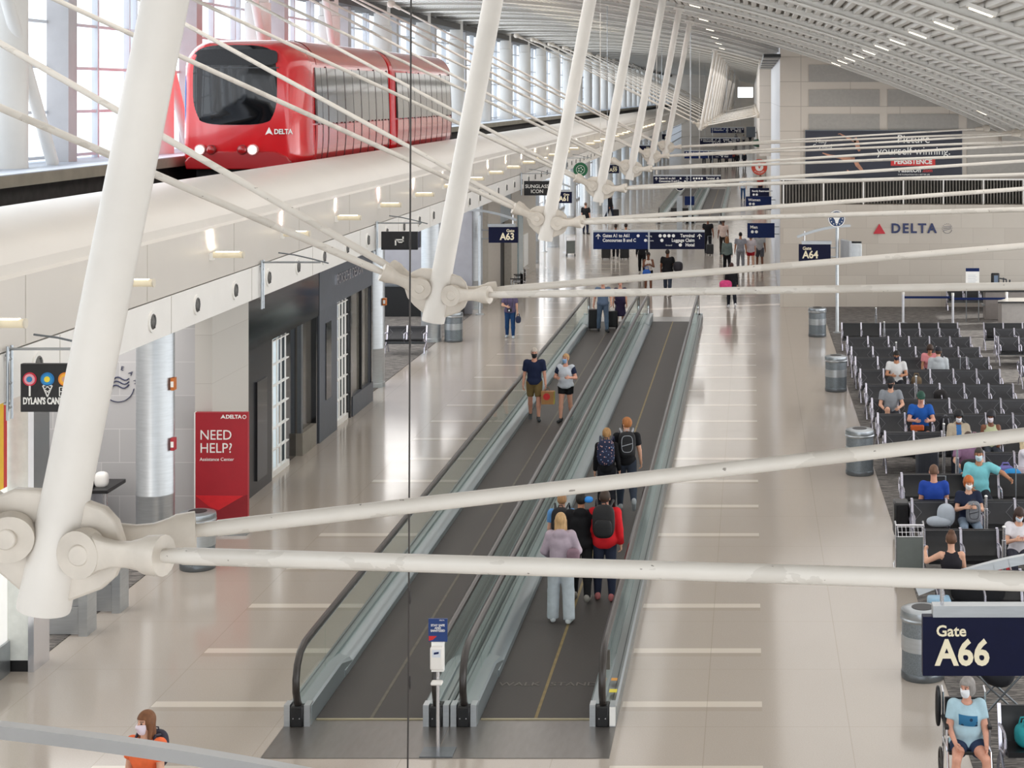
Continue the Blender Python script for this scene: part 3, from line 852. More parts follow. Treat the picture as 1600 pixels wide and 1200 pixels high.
# ------------------------------------------------------------------ moving walkways
def belt_material():
    n = N('walkway_belt', 0.6, 0.3)
    x = n.sep.outputs[0]
    fr = n.math('FRACT', n.math('MULTIPLY', x, 55))
    c = n.mix(n.math('MULTIPLY', n.math('GREATER_THAN', fr, 0.5), 0.5), lin('#4B4745'), lin('#363331'))
    c = n.mix(n.math('MULTIPLY', n.noise(2.0, (1, 0.4, 1)), 0.25), c, lin('#5C5550'))
    n.base(c)
    return n.m
M_BELT = belt_material()
M_DECKM = mat('#8F9596', 0.32, 0.75, 0.05, 3, stretch=(1, 0.3, 1))
M_SKIRT = mat('#9DA5A8', 0.35, 0.65, 0.05, 3, stretch=(1, 0.3, 1))
M_PLATE = mat('#77736F', 0.30, 0.6, 0.08, 3, stretch=(4, 1, 1))
def walkway(loc, L, label, yellow, words=None, txt=None):
    t = thing('moving_walkway', label, 'walkway', loc, 0, 'moving walkways')
    # local x: belt spans -0.69..0.69, rails at -0.87 and 0.87; y runs 0..L
    MB().bx(-0.71, 0.71, 0.3, L - 0.3, 0, 0.012).build('belt', M_BELT, t)
    if yellow: MB().bx(-0.02, 0.02, 0.3, L - 0.3, 0.012, 0.015).build('centre_line', mat(yellow, 0.6, 0, 0.2, 6), t)
    for (y0, y1) in ((-1.0, 0.3), (L - 0.3, L + 1.0)):
        p_ = MB().bx(-1.055, 1.055, y0, y1, 0, 0.008).build('landing_plate', M_PLATE, t)
    MB().bx(-0.7, 0.7, 0.27, 0.31, 0.008, 0.02).build('comb_edge', mat('#A59B7E', 0.4, 0.3), t)
    for s in (-1, 1):
        rx = 0.885 * s
        hr = [(rx, 0.26, 0.16), (rx, 0.08, 0.3), (rx, 0.0, 0.47), (rx, 0.0, 0.62), (rx, 0.06, 0.78), (rx, 0.2, 0.9), (rx, 0.42, 0.955), (rx, 0.7, 0.965)]
        hr = hr + [(q[0], L - q[1], q[2]) for q in reversed(hr)]
        vs = []; fs = []
        h_ = MB().tube(hr, 0.047, 10)
        h_.build('handrail', RUBBER, t)
        gd = [(rx, q[1] + (0.055 if q[1] < L / 2 else -0.055) * (1 if q[2] < 0.93 else 0), q[2] - (0.05 if q[2] > 0.7 else 0)) for q in hr]
        MB().tube(gd, 0.026, 8).build('handrail_guide', CHROME, t)
        gl = MB(); y = 0.1; k = 0
        pts = [(0.2, 0.22), (0.07, 0.36), (0.06, 0.6), (0.12, 0.78), (0.25, 0.87), (0.45, 0.91), (1.5, 0.915), (1.5, 0.22)]
        gl.prism(pts, rx - 0.006, rx + 0.006, 'x')
        gl.bx(rx - 0.006, rx + 0.006, 1.51, L - 1.51, 0.2, 0.915)
        gl.prism([(L - a, b) for a, b in pts], rx - 0.006, rx + 0.006, 'x')
        gl.build('glass_panel', BALGL, t)
        # inner skirt: low sloping deck along the belt, taller box at each end
        pf = [(0.70, 0.0), (0.70, 0.10), (0.74, 0.15), (0.86, 0.2), (0.91, 0.2), (0.91, 0.0)]
        MB().prism([(s * a, b) for a, b in pf], 1.9, L - 1.9, 'y').build('inner_skirt', M_SKIRT, t)
        for (ya, yb, yc) in ((0.12, 1.75, 2.3), (L - 0.12, L - 1.75, L - 2.3)):
            e = MB()
            A = [(0.715, 0), (0.715, 0.25), (0.74, 0.275), (0.9, 0.275), (0.9, 0)]
            B = [(0.70, 0), (0.70, 0.12), (0.74, 0.17), (0.9, 0.21), (0.9, 0)]
            n_ = len(A)
            e.raw([(s * a, ya, b) for a, b in A] + [(s * a, yb, b) for a, b in A] + [(s * a, yc, b) for a, b in B],
                  [(i, (i + 1) % n_, (i + 1) % n_ + n_, i + n_) for i in range(n_)] + [(i + n_, (i + 1) % n_ + n_, (i + 1) % n_ + 2 * n_, i + 2 * n_) for i in range(n_)] + [tuple(range(n_)), tuple(range(2 * n_, 3 * n_))])
            e.build('end_box', M_SKIRT, t)
            sg = 1 if ya < 1 else -1
            nb = MB().bx(s * 0.80, s * 0.97, ya - 0.10 * sg, ya + 0.12 * sg, 0, 0.27)
            nb.build('newel_base', BLACK, t, 0.02)
            MB().bx(s * 0.72, s * 0.795, ya - 0.08 * sg, ya + 0.1 * sg, 0, 0.28).build('newel_trim', BRUSH, t)
            MB().bx(s * 0.975, s * 1.05, ya - 0.08 * sg, ya + 0.1 * sg, 0, 0.28).build('newel_trim', BRUSH, t)
            bl = MB()
            for q in (-0.04, 0.04): bl.cyl((rx + q, ya - 0.102 * sg, 0.12), (rx + q, ya - 0.115 * sg, 0.12), 0.008, 8)
            bl.build('screw', CHROME, t)
        MB().prism([(s * 0.9, 0), (s * 0.9, 0.24), (s * 1.03, 0.24), (s * 1.055, 0.21), (s * 1.055, 0)], 0.2, L - 0.2, 'y').build('outer_deck', M_DECKM, t)
        MB().prism([(s * 0.985, 0.2401), (s * 0.985, 0.246), (s * 1.0, 0.246), (s * 1.0, 0.2401)], 0.3, L - 0.3, 'y').build('deck_joint', mat('#4B4F50', 0.5), t)
    if txt:
        MB().text(txt[0], (-0.38, 1.6, 0.0165), 0.2, ext=0.001, rot=Matrix.Rotation(R(-90), 3, 'X')).text(txt[1], (0.36, 1.6, 0.0165), 0.2, ext=0.001, rot=Matrix.Rotation(R(-90), 3, 'X')).build('lettering', mat('#6E6862', 0.7), t)
    return t
w1 = walkway((-4.90, 21.95, 0), 39.6, 'moving walkway beside the shops, carrying the couple in masks towards the viewer', '#5F584C')
w2 = walkway((-2.78, 21.95, 0), 39.6, 'moving walkway on the gate side, carrying travellers seen from behind', '#7E6C43', txt=('WALK', 'STAND'))
MB().bx(0.86, 0.95, 0.38, 0.44, 0.62, 0.86).build('warning_plate', mat('#57524C', 0.5), w2)
MB().bx(0.93, 1.03, 0.5, 0.62, 0.285, 0.288).build('yellow_sticker', mat('#E3D13B', 0.5), w2)
MB().bx(0.92, 1.0, 0.95, 1.05, 0.285, 0.288).build('orange_sticker', mat('#D9963A', 0.5), w2)
MB().bx(0.975, 1.05, 0.03, 0.035, 0.02, 0.26).build('white_sticker', PAPER, w2)
dup(w1, 'second moving walkway pair further along the concourse, lane beside the shops', (-4.9, 108, 0))
dup(w2, 'second moving walkway pair further along the concourse, lane on the gate side', (-2.78, 108, 0))

# ------------------------------------------------------------------ red tram
def rrect(cx, w, z0, z1, rt, rb, n=7):
    """rounded outline (x, z), counter clockwise from the lower right"""
    pts = []
    def corner(px, pz, r, a0):
        for i in range(n + 1):
            a = R(a0 + 90 * i / n); pts.append((px + r * math.cos(a), pz + r * math.sin(a)))
    x0, x1 = cx - w / 2, cx + w / 2
    corner(x1 - rb, z0 + rb, rb, -90); corner(x1 - rt, z1 - rt, rt, 0); corner(x0 + rt, z1 - rt, rt, 90); corner(x0 + rb, z0 + rb, rb, 180)
    return pts
TX, TY = -12.58, 42.4
tram = thing('airport_tram', 'red two car tram with a black windscreen on the raised track', 'tram', (TX, TY, 6.1))
Wd, Z0, Z1 = 3.16, 0.08, 3.32
def side_x(z):      # bulging body side
    u = (z - 0.95) / 2.4
    return Wd / 2 - 0.10 * max(0, u) ** 2 * 1.6 - 0.12 * max(0, (0.95 - z)) ** 2
def section(scale_x, scale_z, dy, zc=1.62):
    pts = []
    for (a, b) in rrect(0, Wd, Z0, Z1, 0.62, 0.30, 8):
        f = side_x(b) / (Wd / 2)
        pts.append((a * f * scale_x, dy, zc + (b - zc) * scale_z))
    return pts
def loft(secs, caps=(True, True)):
    n = len(secs[0]); vs = [p_ for s in secs for p_ in s]; fs = []
    for i in range(len(secs) - 1):
        for j in range(n):
            a = i * n + j; b = i * n + (j + 1) % n
            fs.append((a, b, b + n, a + n))
    if caps[0]: fs.append(tuple(range(n - 1, -1, -1)))
    if caps[1]: fs.append(tuple(range((len(secs) - 1) * n, len(secs) * n)))
    return vs, fs
nose = []
for i in range(10):
    u = i / 9.0
    yy = 1.25 * (1 - math.cos(u * PI / 2)) - 0.0
    sc_ = math.sin(u * PI / 2)
    nose.append(section(0.80 + 0.20 * sc_, 0.86 + 0.14 * sc_, yy))
v, f = loft(nose + [section(1, 1, 10.3)])
MB().raw(v, f).build('front_car', TRAMRED, tram, ang=50)
v, f = loft([section(0.97, 0.98, 10.75), section(1, 1, 10.9), section(1, 1, 21.0), section(0.93, 0.95, 21.8)])
MB().raw(v, f).build('rear_car', TRAMRED, tram, ang=50)
v, f = loft([section(0.93, 0.95, 10.3), section(0.93, 0.95, 10.76)])
MB().raw(v, f).build('coupling_bellows', mat('#8E1118', 0.4), tram)
# paler roof skins
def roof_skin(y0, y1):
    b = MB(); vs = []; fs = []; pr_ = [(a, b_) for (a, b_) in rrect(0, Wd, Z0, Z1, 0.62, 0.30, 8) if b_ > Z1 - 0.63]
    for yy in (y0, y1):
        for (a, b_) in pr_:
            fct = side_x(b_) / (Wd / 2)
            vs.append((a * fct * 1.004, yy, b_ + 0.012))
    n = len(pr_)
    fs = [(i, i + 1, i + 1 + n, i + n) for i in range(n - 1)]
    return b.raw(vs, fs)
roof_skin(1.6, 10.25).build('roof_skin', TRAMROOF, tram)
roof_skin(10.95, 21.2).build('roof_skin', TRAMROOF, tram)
# windscreen
def scr(w, h, e, zc, n=48):
    return [(math.copysign(abs(math.cos(2 * PI * i / n)) ** (2 / e), math.cos(2 * PI * i / n)) * w, zc + math.copysign(abs(math.sin(2 * PI * i / n)) ** (2 / e), math.sin(2 * PI * i / n)) * h) for i in range(n)]
ws = MB()
o_ = scr(1.17, 0.98, 3.6, 2.19)
ws.raw([(a - 0.09, -0.03 + 0.1 * (abs(a) / 1.17) ** 4, b) for a, b in o_] + [(a * 0.8 - 0.09, -0.05, 2.19 + (b - 2.19) * 0.8) for a, b in o_] + [(a - 0.09, 0.4, b) for a, b in o_],
       [(i, (i + 1) % 48, (i + 1) % 48 + 48, i + 48) for i in range(48)] + [tuple(range(48, 96))] + [(i, (i + 1) % 48, (i + 1) % 48 + 96, i + 96) for i in range(48)])
wso = ws.build('windscreen', DARKGL, tram, ang=60)
MB().bx(-1.05, 1.0, -0.062, -0.052, 2.60, 2.625).build('windscreen_bar', mat('#2A2C30', 0.3), wso)
MB().raw([(a * 0.99 - 0.02, -0.056, b) for a, b in scr(1.0, 0.2, 5, 2.87)] , [tuple(range(48))]).build('dotted_band', mat('#1A1B1E', 0.6, 0, 0.5, 60), wso)
MB().sup((-1.31, 0.15, 1.75), (0.05, 0.09, 0.75), 2.5, 12, 10).build('side_fairing', mat('#2F66A8', 0.2), tram)
# lower front valance, lamps, marking
va = MB()
pl = [(-1.28, 0.12), (1.22, 0.12), (1.28, 0.3), (1.2, 0.42), (0.9, 0.56), (-0.9, 0.56), (-1.22, 0.42), (-1.32, 0.3)]
va.prism(pl, -0.05, 0.4, 'y'); va.build('front_valance', mat('#A80F17', 0.25, 0, 0.05, 2, 0.5, 0.5), tram, 0.03)
for xx, lit in ((-0.93, True), (-0.66, False), (0.10, False), (0.36, True)):
    z = 0.60
    ho = MB().lathe([(0.13, -0.05), (0.13, 0.02), (0.1, 0.03)], n=20)
    hh = MB()
    hh.cyl((xx, -0.09, z), (xx, 0.1, z), 0.135 if lit else 0.12, 24)
    lamp = hh.build('headlight' if lit else 'tail_lamp', mat('#D9A2A0', 0.25) if lit else mat('#7E1015', 0.2), tram, 0.01)
    MB().sup((xx, -0.09, z), (0.10, 0.04, 0.10), 2, 16, 8).build('lens', mat('#FFFFFF', 0.2, emit=7.0) if lit else mat('#A81A1E', 0.1, coat=0.5), lamp)
# side windows and door panels
def side_panel(y0, y1, z0, z1, off, nz=8):
    b = MB(); vs = []; fs = []
    for i in range(nz + 1):
        z = z0 + (z1 - z0) * i / nz
        xx = side_x(z) + off
        vs += [(xx, y0, z), (xx, y1, z), (xx - 0.05, y0, z), (xx - 0.05, y1, z)]
    for i in range(nz):
        a = 4 * i
        fs += [(a, a + 1, a + 5, a + 4), (a, a + 4, a + 6, a + 2), (a + 1, a + 3, a + 7, a + 5)]
    fs += [(0, 2, 3, 1), (4 * nz, 4 * nz + 1, 4 * nz + 3, 4 * nz + 2)]
    return b.raw(vs, fs)
cuts1 = [1.35, 2.55, 4.45, 6.35, 8.25, 10.05]
cuts2 = [11.3, 13.1, 15.1, 17.1, 19.1, 20.9]
for cuts in (cuts1, cuts2):
    for a, b in zip(cuts[:-1], cuts[1:]):
        side_panel(a + 0.05, b - 0.05, 1.22, 2.64, 0.018).build('side_window', SIDEGL, tram, ang=60)
        side_panel(a + 0.05, b - 0.05, 0.16, 1.18, 0.012).build('door_panel', TRAMDOOR, tram, ang=60)
        side_panel(b - 0.045, b + 0.02, 0.12, 2.68, 0.022).build('door_post', mat('#3A2022', 0.3), tram, ang=60)
        m_ = (a + b) / 2
        side_panel(m_ - 0.015, m_ + 0.015, 0.16, 2.64, 0.022).build('door_seam', mat('#3B3433', 0.3), tram, ang=60)
tri = MB()
tri.prism([(1.02 - 0.0, 0.93), (1.02 + 0.095, 1.12), (1.02 + 0.105, 0.96)], -0.02, 0.35, 'y')
tri.prism([(1.20, 0.93), (1.125, 1.12), (1.115, 0.96)], -0.02, 0.35, 'y')
# marking follows the corner of the nose
lt = MB().text('DELTA', (1.10, -0.02, 1.04), 0.17, rot=Matrix.Rotation(R(12), 3, 'Z'), bold=0.004, ext=0.04, sx=0.85, align='CENTER')
tl = MB().prism([(-0.11, -0.1), (0.0, 0.12), (0.11, -0.1), (0.0, -0.045)], -0.02, 0.05, 'y')
tri = MB().raw([Vector(p_) * 0.85 + Vector((0.75, -0.01, 1.05)) for p_ in tl.v], tl.f)
lt.build('lettering', PAPER, tram); tri.build('logo_triangle', PAPER, tram)
MB().bx(-1.2, 1.2, 0.5, 21, -0.14, 0.1).build('undercarriage', BLACK, tram)

# ------------------------------------------------------------------ wall sconces and round vents of the guideway
s0 = thing('wall_sconce', 'tube lamp on the white guideway panel', 'lamp', (-9.3, 29.7, 5.30), 0, 'tube lamps along the guideway')
MB().box((0.03, 0, -0.03), (0.06, 0.12, 0.12)).build('bracket', WHITE, s0)
MB().cyl((0.05, 0, 0), (0.56, 0, 0), 0.055, 16).build('tube', mat('#E8DCC0', 0.3, emit=0.15), s0, 0.01)
MB().bx(0.1, 0.5, -0.03, 0.03, 0.048, 0.058).build('lamp_strip', LAMPW, s0)
MB().cyl((0.56, 0, 0), (0.58, 0, 0), 0.062, 16).build('end_cap', mat('#DCD3C2', 0.4), s0)
sl = []
for k in range(-2, 34):
    lab = 'small tube lamp far along the white guideway panel' if k > 9 else 'tube lamp on the white guideway panel, %s from the viewer' % ORD[k + 2]
    o = s0
    if k == -2: s0['label'] = lab; s0.location.y = 29.7 + 4.46 * k
    else: o = dup(s0, lab, (-9.3, 29.7 + 4.46 * k, 5.30))
spd = bpy.data.lights.new('sconce_beam', 'SPOT')
spd.energy = 800; spd.spot_size = R(48); spd.spot_blend = 0.6; spd.color = (1.0, 0.88, 0.66); spd.shadow_soft_size = 0.008
for k in range(-2, 16):
    so = bpy.data.objects.new('sconce_beam', spd); COL.objects.link(so)
    so.location = (-9.255, 29.7 + 4.46 * k, 5.35); so.rotation_euler = (0, R(180 - 4), 0)
v0 = thing('round_vent', 'round dark vent in the white strip below the tube lamps', 'vent', (-9.3, 22.5, 4.53), 0, 'round vents along the guideway strip')
MB().tube([(-0.01, 0, 0), (0.025, 0, 0)], 0.17, 28).build('ring', WHITE, v0)
MB().sup((0.02, 0, 0), (0.035, 0.125, 0.125), 2, 20, 8).build('grille', mat('#5D5B58', 0.5, 0.2, 0.3, 30), v0)
MB().cyl((0.03, 0, -0.1), (0.03, 0, 0.1), 0.03, 8).build('louvre', mat('#2B2A29', 0.5), v0)
for k in range(1, 44):
    dup(v0, v0['label'], (-9.3, 22.5 + 2.15 * k, 4.53))

# ------------------------------------------------------------------ hanging shop signs on the guideway strip
def bracket(y, label, cat, name='hanging_shop_sign', w=0.95):
    t = thing(name, label, cat, (-9.3, y, 4.0))
    for yy in (-0.06, 0.06): MB().cyl((0.05, yy, 0.0), (0.05, yy, 0.92), 0.02, 8).build('upright', STEEL, t)
    rg = MB()
    for z in (0.15, 0.45, 0.75): rg.cyl((0.05, -0.06, z), (0.05, 0.06, z), 0.014, 6)
    rg.cyl((-0.02, 0, 0.2), (0.05, 0, 0.2), 0.02, 6).cyl((-0.02, 0, 0.8), (0.05, 0, 0.8), 0.02, 6)
    rg.build('rung', STEEL, t)
    MB().cyl((0.05, 0, 0.88), (0.2 + w, 0, 0.88), 0.018, 8).build('arm', STEEL, t)
    MB().tube([(0.35, 0, 1.06), (0.65, 0, 1.02), (1.0, 0, 0.94), (1.3, 0, 0.86)], 0.014, 6).build('fin', STEELD, t)
    return t
def board(t, x0, w, z0, h, m, th=0.08):
    return MB().bx(x0, x0 + w, -th / 2, th / 2, z0, z0 + h).build('board', m, t, 0.008)
t = bracket(21.55, 'black hanging candy shop sign with three round sweets', 'sign', w=0.95)
board(t, 0.20, 0.94, 0.1, 0.60, SIGNBLK)
MB().text("DYLAN'S CANDY BAR", (0.235, -0.045, 0.235), 0.115, align='LEFT', bold=0.004, sx=0.62).build('lettering', PAPER, t)
def disc(cx, cz, r, m, y, nm, par):
    return MB().cyl((cx, y, cz), (cx, y + 0.01, cz), r, 28).build(nm, m, par)
for cx, cols in ((0.32, ('#CF2F45', '#EBA9B4', '#2E86B5')), (0.54, ('#1F77B8', '#2B8FCB', '#F3D93B')), (0.76, ('#E98C2B', '#F2B53A', '#D7A28C'))):
    for j, (rr, hexc) in enumerate(zip((0.085, 0.066, 0.036), cols)):
        disc(cx, 0.51, rr, mat(hexc, 0.5), -0.05 - 0.006 * j, ('sweet_ring', 'sweet_ring', 'sweet_centre')[j], t)
MB().bx(0.31, 0.33, -0.052, -0.04, 0.3, 0.43).build('lolly_stick', PAPER, t)
cn = MB()
cn.bar((0.45, -0.045, 0.43), (0.51, -0.045, 0.29), 0.01, 0.012).bar((0.57, -0.045, 0.43), (0.51, -0.045, 0.29), 0.01, 0.012).bar((0.455, -0.045, 0.43), (0.565, -0.045, 0.43), 0.01, 0.012)
cn.bar((0.47, -0.045, 0.385), (0.53, -0.045, 0.43), 0.01, 0.008).bar((0.55, -0.045, 0.385), (0.49, -0.045, 0.43), 0.01, 0.008).bar((0.49, -0.045, 0.34), (0.55, -0.045, 0.385), 0.01, 0.008).bar((0.53, -0.045, 0.34), (0.47, -0.045, 0.385), 0.01, 0.008)
cn.v = [(a + 0.03, b, c_) for a, b, c_ in cn.v]
cn.build('cone', PAPER, t)
gb = MB()
for (a, b) in (((0.66, 0.30), (0.80, 0.30)), ((0.66, 0.41), (0.80, 0.41)), ((0.66, 0.30), (0.66, 0.41)), ((0.80, 0.30), (0.80, 0.41)), ((0.73, 0.30), (0.73, 0.41)), ((0.66, 0.355), (0.80, 0.355)), ((0.69, 0.32), (0.77, 0.39)), ((0.77, 0.32), (0.69, 0.39))):
    gb.bar((a[0], -0.045, a[1]), (b[0], -0.045, b[1]), 0.01, 0.009)
gb.v = [(a + 0.03, b, c_) for a, b, c_ in gb.v]
gb.build('gift_box', PAPER, t)
bracket(32.7, 'empty steel sign bracket on the white strip above the black shop', 'bracket', 'sign_bracket')
t = bracket(42.7, 'black hanging sign with a white angular monogram', 'sign')
board(t, 0.16, 0.9, 0.22, 0.45, SIGNBLK)
mg = MB()
for (x0, x1, z0, z1) in ((0.50, 0.535, 0.33, 0.48), (0.50, 0.72, 0.455, 0.485), (0.56, 0.72, 0.395, 0.425), (0.56, 0.59, 0.395, 0.44), (0.685, 0.72, 0.395, 0.55)):
    mg.bx(x0, x1, -0.05, -0.038, z0, z1)
mg.build('monogram', PAPER, t)
t = bracket(69.5, 'black hanging sunglasses shop sign in thin square letters', 'sign')
board(t, 0.16, 1.05, 0.0, 0.58, SIGNBLK)
MB().text('SUNGLASS', (0.685, -0.045, 0.36), 0.2, bold=0.002).text('ICON', (0.685, -0.045, 0.16), 0.2, bold=0.002).build('lettering', PAPER, t)
t = bracket(86.5, 'round green coffee shop sign hanging under the guideway', 'sign')
MB().cyl((0.75, -0.05, 0.3), (0.75, 0.05, 0.3), 0.36, 36).build('board', mat('#1E6B45', 0.4), t)
rgm = MB(); arc(rgm, (0.75, 0.3), 0.2, 0, 360, 0.02, (-0.06, -0.04), 40)
for i in range(5):
    a = 2 * PI * i / 5; rgm.cyl((0.75 + 0.1 * math.cos(a), -0.058, 0.3 + 0.1 * math.sin(a)), (0.75 + 0.1 * math.cos(a), -0.04, 0.3 + 0.1 * math.sin(a)), 0.035, 8)
rgm.build('emblem', PAPER, t)

# ------------------------------------------------------------------ gate and direction signs
def gate_sign(px, py, ps, num, label, flip=False, arch=True, sign_z=2.42, near=False, w=1.08, h=0.58, pole_dx=0.22):
    """px: x of the pole; panel hangs on the side towards the walkway (or the other when flip)"""
    t = thing('gate_sign', label, 'sign', (px, py, 0))
    s = 1 if flip else -1
    MB().lathe([(0.16, 0), (0.16, 0.02), (0.07, 0.05), (0.055, 0.08), (0.055, 3.62)], n=20).build('pole', BRUSH, t)
    x0 = s * pole_dx; x1 = s * (pole_dx + w)
    MB().bx(x0, x1, -0.06, 0.06, sign_z, sign_z + h).build('panel', NAVY, t, 0.006)
    MB().bx(x0 - s * 0.03, x1 - s * 0.1, -0.075, 0.075, sign_z + h, sign_z + h + 0.11).build('light_box', BRUSH, t)
    bt = MB()
    for z in (sign_z + 0.15, sign_z + h - 0.12): bt.cyl((0, 0, z), (x0, 0, z), 0.022, 8)
    bt.build('arm', STEEL, t)
    lx = min(x0, x1)
    tx = lx + 0.13 if not flip else lx + w - 0.13
    MB().text('Gate', (tx, -0.066, sign_z + h - 0.14), 0.15, align='RIGHT' if flip else 'LEFT', bold=0.003).text(num, (tx, -0.066, sign_z + 0.22), 0.35, align='RIGHT' if flip else 'LEFT', bold=0.010, sx=0.9).build('lettering', CREAM, t)
    # sweeping arch above the panel
    A = []
    for i in range(13):
        u = i / 12.0
        A.append((s * (-0.45 + (w + 0.72) * u), 0, sign_z + h + 0.62 - 0.40 * u ** 1.9 + 0.02 * u))
    am = MB()
    for a, b in zip(A[:-1], A[1:]): am.bar(a, (b[0] + (b[0] - a[0]) * 0.02, 0, b[2]), 0.07, 0.085)
    am.build('arch_beam', BRUSH, t)
    MB().cyl((s * (pole_dx + w * 0.82), 0, sign_z + h), (s * (pole_dx + w * 0.82), 0, sign_z + h + 0.44), 0.02, 8).build('hanger', CHROME, t)
    return t
t = gate_sign(2.9, 58.4, 1, 'A64', 'navy gate sign reading A64 on a steel pole before the stone wall')
MB().cyl((0, 0, 3.6), (0, 0, 3.72), 0.05, 8).build('pole_top', BRUSH, t)
md = MB().cyl((-0.02, -0.05, 3.86), (-0.02, 0.05, 3.86), 0.29, 36).build('medallion', mat('#24406A', 0.4), t)
mr = MB(); arc(mr, (-0.02, 3.86), 0.255, 0, 360, 0.03, (-0.06, -0.045), 36)
for i in range(12):
    a = 2 * PI * i / 12; mr.cyl((-0.02 + 0.2 * math.cos(a), -0.06, 3.86 + 0.2 * math.sin(a)), (-0.02 + 0.2 * math.cos(a), -0.045, 3.86 + 0.2 * math.sin(a)), 0.02, 6)
mr.prism([(-0.14, 3.9), (0.1, 3.9), (0.05, 3.82), (0.02, 3.7), (-0.05, 3.7), (-0.08, 3.82)], -0.06, -0.045, 'y')
mr.build('emblem', PAPER, md)
sc1 = MB().box((0.30, 0, 2.78), (0.1, 0.9, 0.72), rotz(R(16))).build('screen_housing', mat('#A9ACB0', 0.4), t, 0.02)
MB().box((0.62, -0.05, 2.70), (0.42, 0.06, 0.66), rotz(R(-14))).build('screen', mat('#D9DDE0', 0.15, 0, 0.2, 2), t, 0.02)
MB().box((0.60, 0.06, 2.84), (0.46, 0.12, 0.5), rotz(R(-14))).build('screen_back', BLACK, t, 0.02)
t = gate_sign(2.98, 17.0, 1, 'A66', 'large navy gate sign reading A66 above the seated woman in pale blue', sign_z=2.35)
t = gate_sign(-9.95, 63.3, 1, 'A63', 'navy gate sign reading A63 by the panelled shopfront', flip=True, sign_z=2.63, pole_dx=0.33)
t = gate_sign(-10.6, 88.5, 1, 'A61', 'navy gate sign reading A61 near the round green coffee sign', flip=True, sign_z=2.5, pole_dx=0.33)
t = gate_sign(-10.6, 120.0, 1, 'A59', 'small navy gate sign by the bright windows, first past the green coffee sign', flip=True, sign_z=2.6, pole_dx=0.33)
t = gate_sign(-10.6, 158.0, 1, 'A57', 'small navy gate sign by the bright windows, second past the green coffee sign', flip=True, sign_z=2.8, pole_dx=0.33)
t = gate_sign(-10.6, 196.0, 1, 'A55', 'small navy gate sign by the bright windows, third past the green coffee sign', flip=True, sign_z=3.0, pole_dx=0.33)

def pict(b, x, z, r, y, n=16):
    b.cyl((x, y, z), (x, y + 0.008, z), r, n)
def direction_sign(cx, cy, z0, label, lines_l, lines_r, group, w=2.02, h=0.62, wires=True, extra=False):
    t = thing('direction_sign', label, 'sign', (cx, cy, 0), 0, group)
    for s, x0 in ((-1, -w), (1, 0.03)):
        MB().bx(x0, x0 + w - 0.03, -0.07, 0.07, z0, z0 + h).build('panel', NAVYB if s < 0 and not extra else NAVY, t, 0.006)
    MB().bx(-w, w, -0.08, 0.08, z0 + h, z0 + h + 0.07).build('light_box', BRUSH, t)
    MB().bx(-0.03, 0.03, -0.08, 0.08, z0, z0 + h).build('divider', BRUSH, t)
    a = MB()
    ts = h * 0.27
    for i, L in enumerate(lines_l): a.text(L, (-w + 0.34, -0.076, z0 + h - 0.13 - i * ts * 1.0), ts, align='LEFT', bold=0.004, sx=0.86)
    for i, L in enumerate(lines_r): a.text(L, (w - 0.36, -0.076, z0 + h - 0.13 - i * ts * 1.0), ts, align='RIGHT', bold=0.004, sx=0.86)
    for i, L in enumerate(lines_r):
        pw = len(L) * ts * 0.50
        for q in range((4, 1, 1)[i]): pict(a, w - 0.46 - pw - 0.16 * q, z0 + h - 0.13 - i * ts, 0.06, -0.078)
    pict(a, -w + 0.40 + len(lines_l[0]) * ts * 0.49, z0 + h - 0.13, 0.055, -0.078); pict(a, -w + 0.42 + len(lines_l[1]) * ts * 0.49, z0 + h - 0.13 - ts, 0.055, -0.078)
    for i, L in enumerate(('Parking', 'Customs', 'Ground')):
        a.text(L, (w - 0.60 - len(lines_r[i]) * ts * 0.50 - 0.16 * (4, 1, 1)[i], -0.076, z0 + h - 0.14 - i * ts), ts * 0.5, align='RIGHT', sx=0.9)
    for x_ in (-w + 0.18, w - 0.18):
        a.bar((x_, -0.076, z0 + h - 0.25), (x_, -0.076, z0 + h - 0.07), 0.01, 0.028, (1, 0, 0)).bar((x_ - 0.08, -0.076, z0 + h - 0.16), (x_, -0.076, z0 + h - 0.07), 0.01, 0.028).bar((x_ + 0.08, -0.076, z0 + h - 0.16), (x_, -0.076, z0 + h - 0.07), 0.01, 0.028)
    a.build('lettering', PAPER, t)
    hg = MB()
    for x_ in (-w * 0.75, w * 0.75):
        hg.cyl((x_, 0, z0 + h), (x_, 0, roof_z(cx + x_) - 0.02), 0.012, 6)
    hg.build('hanger', STEEL, t)
    if extra:
        q_ = MB().cyl((-0.42, -0.1, z0 + 0.02), (-0.42, 0.0, z0 + 0.02), 0.30, 28).build('question_disc', NAVY, t)
        qq = MB().text('?', (-0.42, -0.112, z0 + 0.02), 0.42, bold=0.01); arc(qq, (-0.42, z0 + 0.02), 0.26, 0, 360, 0.03, (-0.11, -0.1), 28); qq.build('lettering', PAPER, q_)
    return t
LL = ['Gates A1 to A61', 'Concourses B and C']; LR = ['Terminal', 'Luggage Claim', 'Hotel']
gds = 'overhead direction signs'
direction_sign(-3.72, 62.8, 2.44, 'long blue overhead direction sign beyond the end of the walkways', LL, LR, gds)
direction_sign(-3.85, 103.5, 2.55, 'navy overhead direction sign with a round question mark disc', LL, LR, gds, extra=True)
direction_sign(-3.6, 145, 2.7, 'blue overhead direction sign hanging third along the concourse', LL, LR, gds)
direction_sign(-3.2, 175, 3.0, 'small navy overhead direction sign hanging fourth along the concourse', LL, LR, gds, extra=True)
direction_sign(-2.9, 210, 3.4, 'small navy overhead direction sign hanging fifth, deep in the concourse', LL, LR, gds)
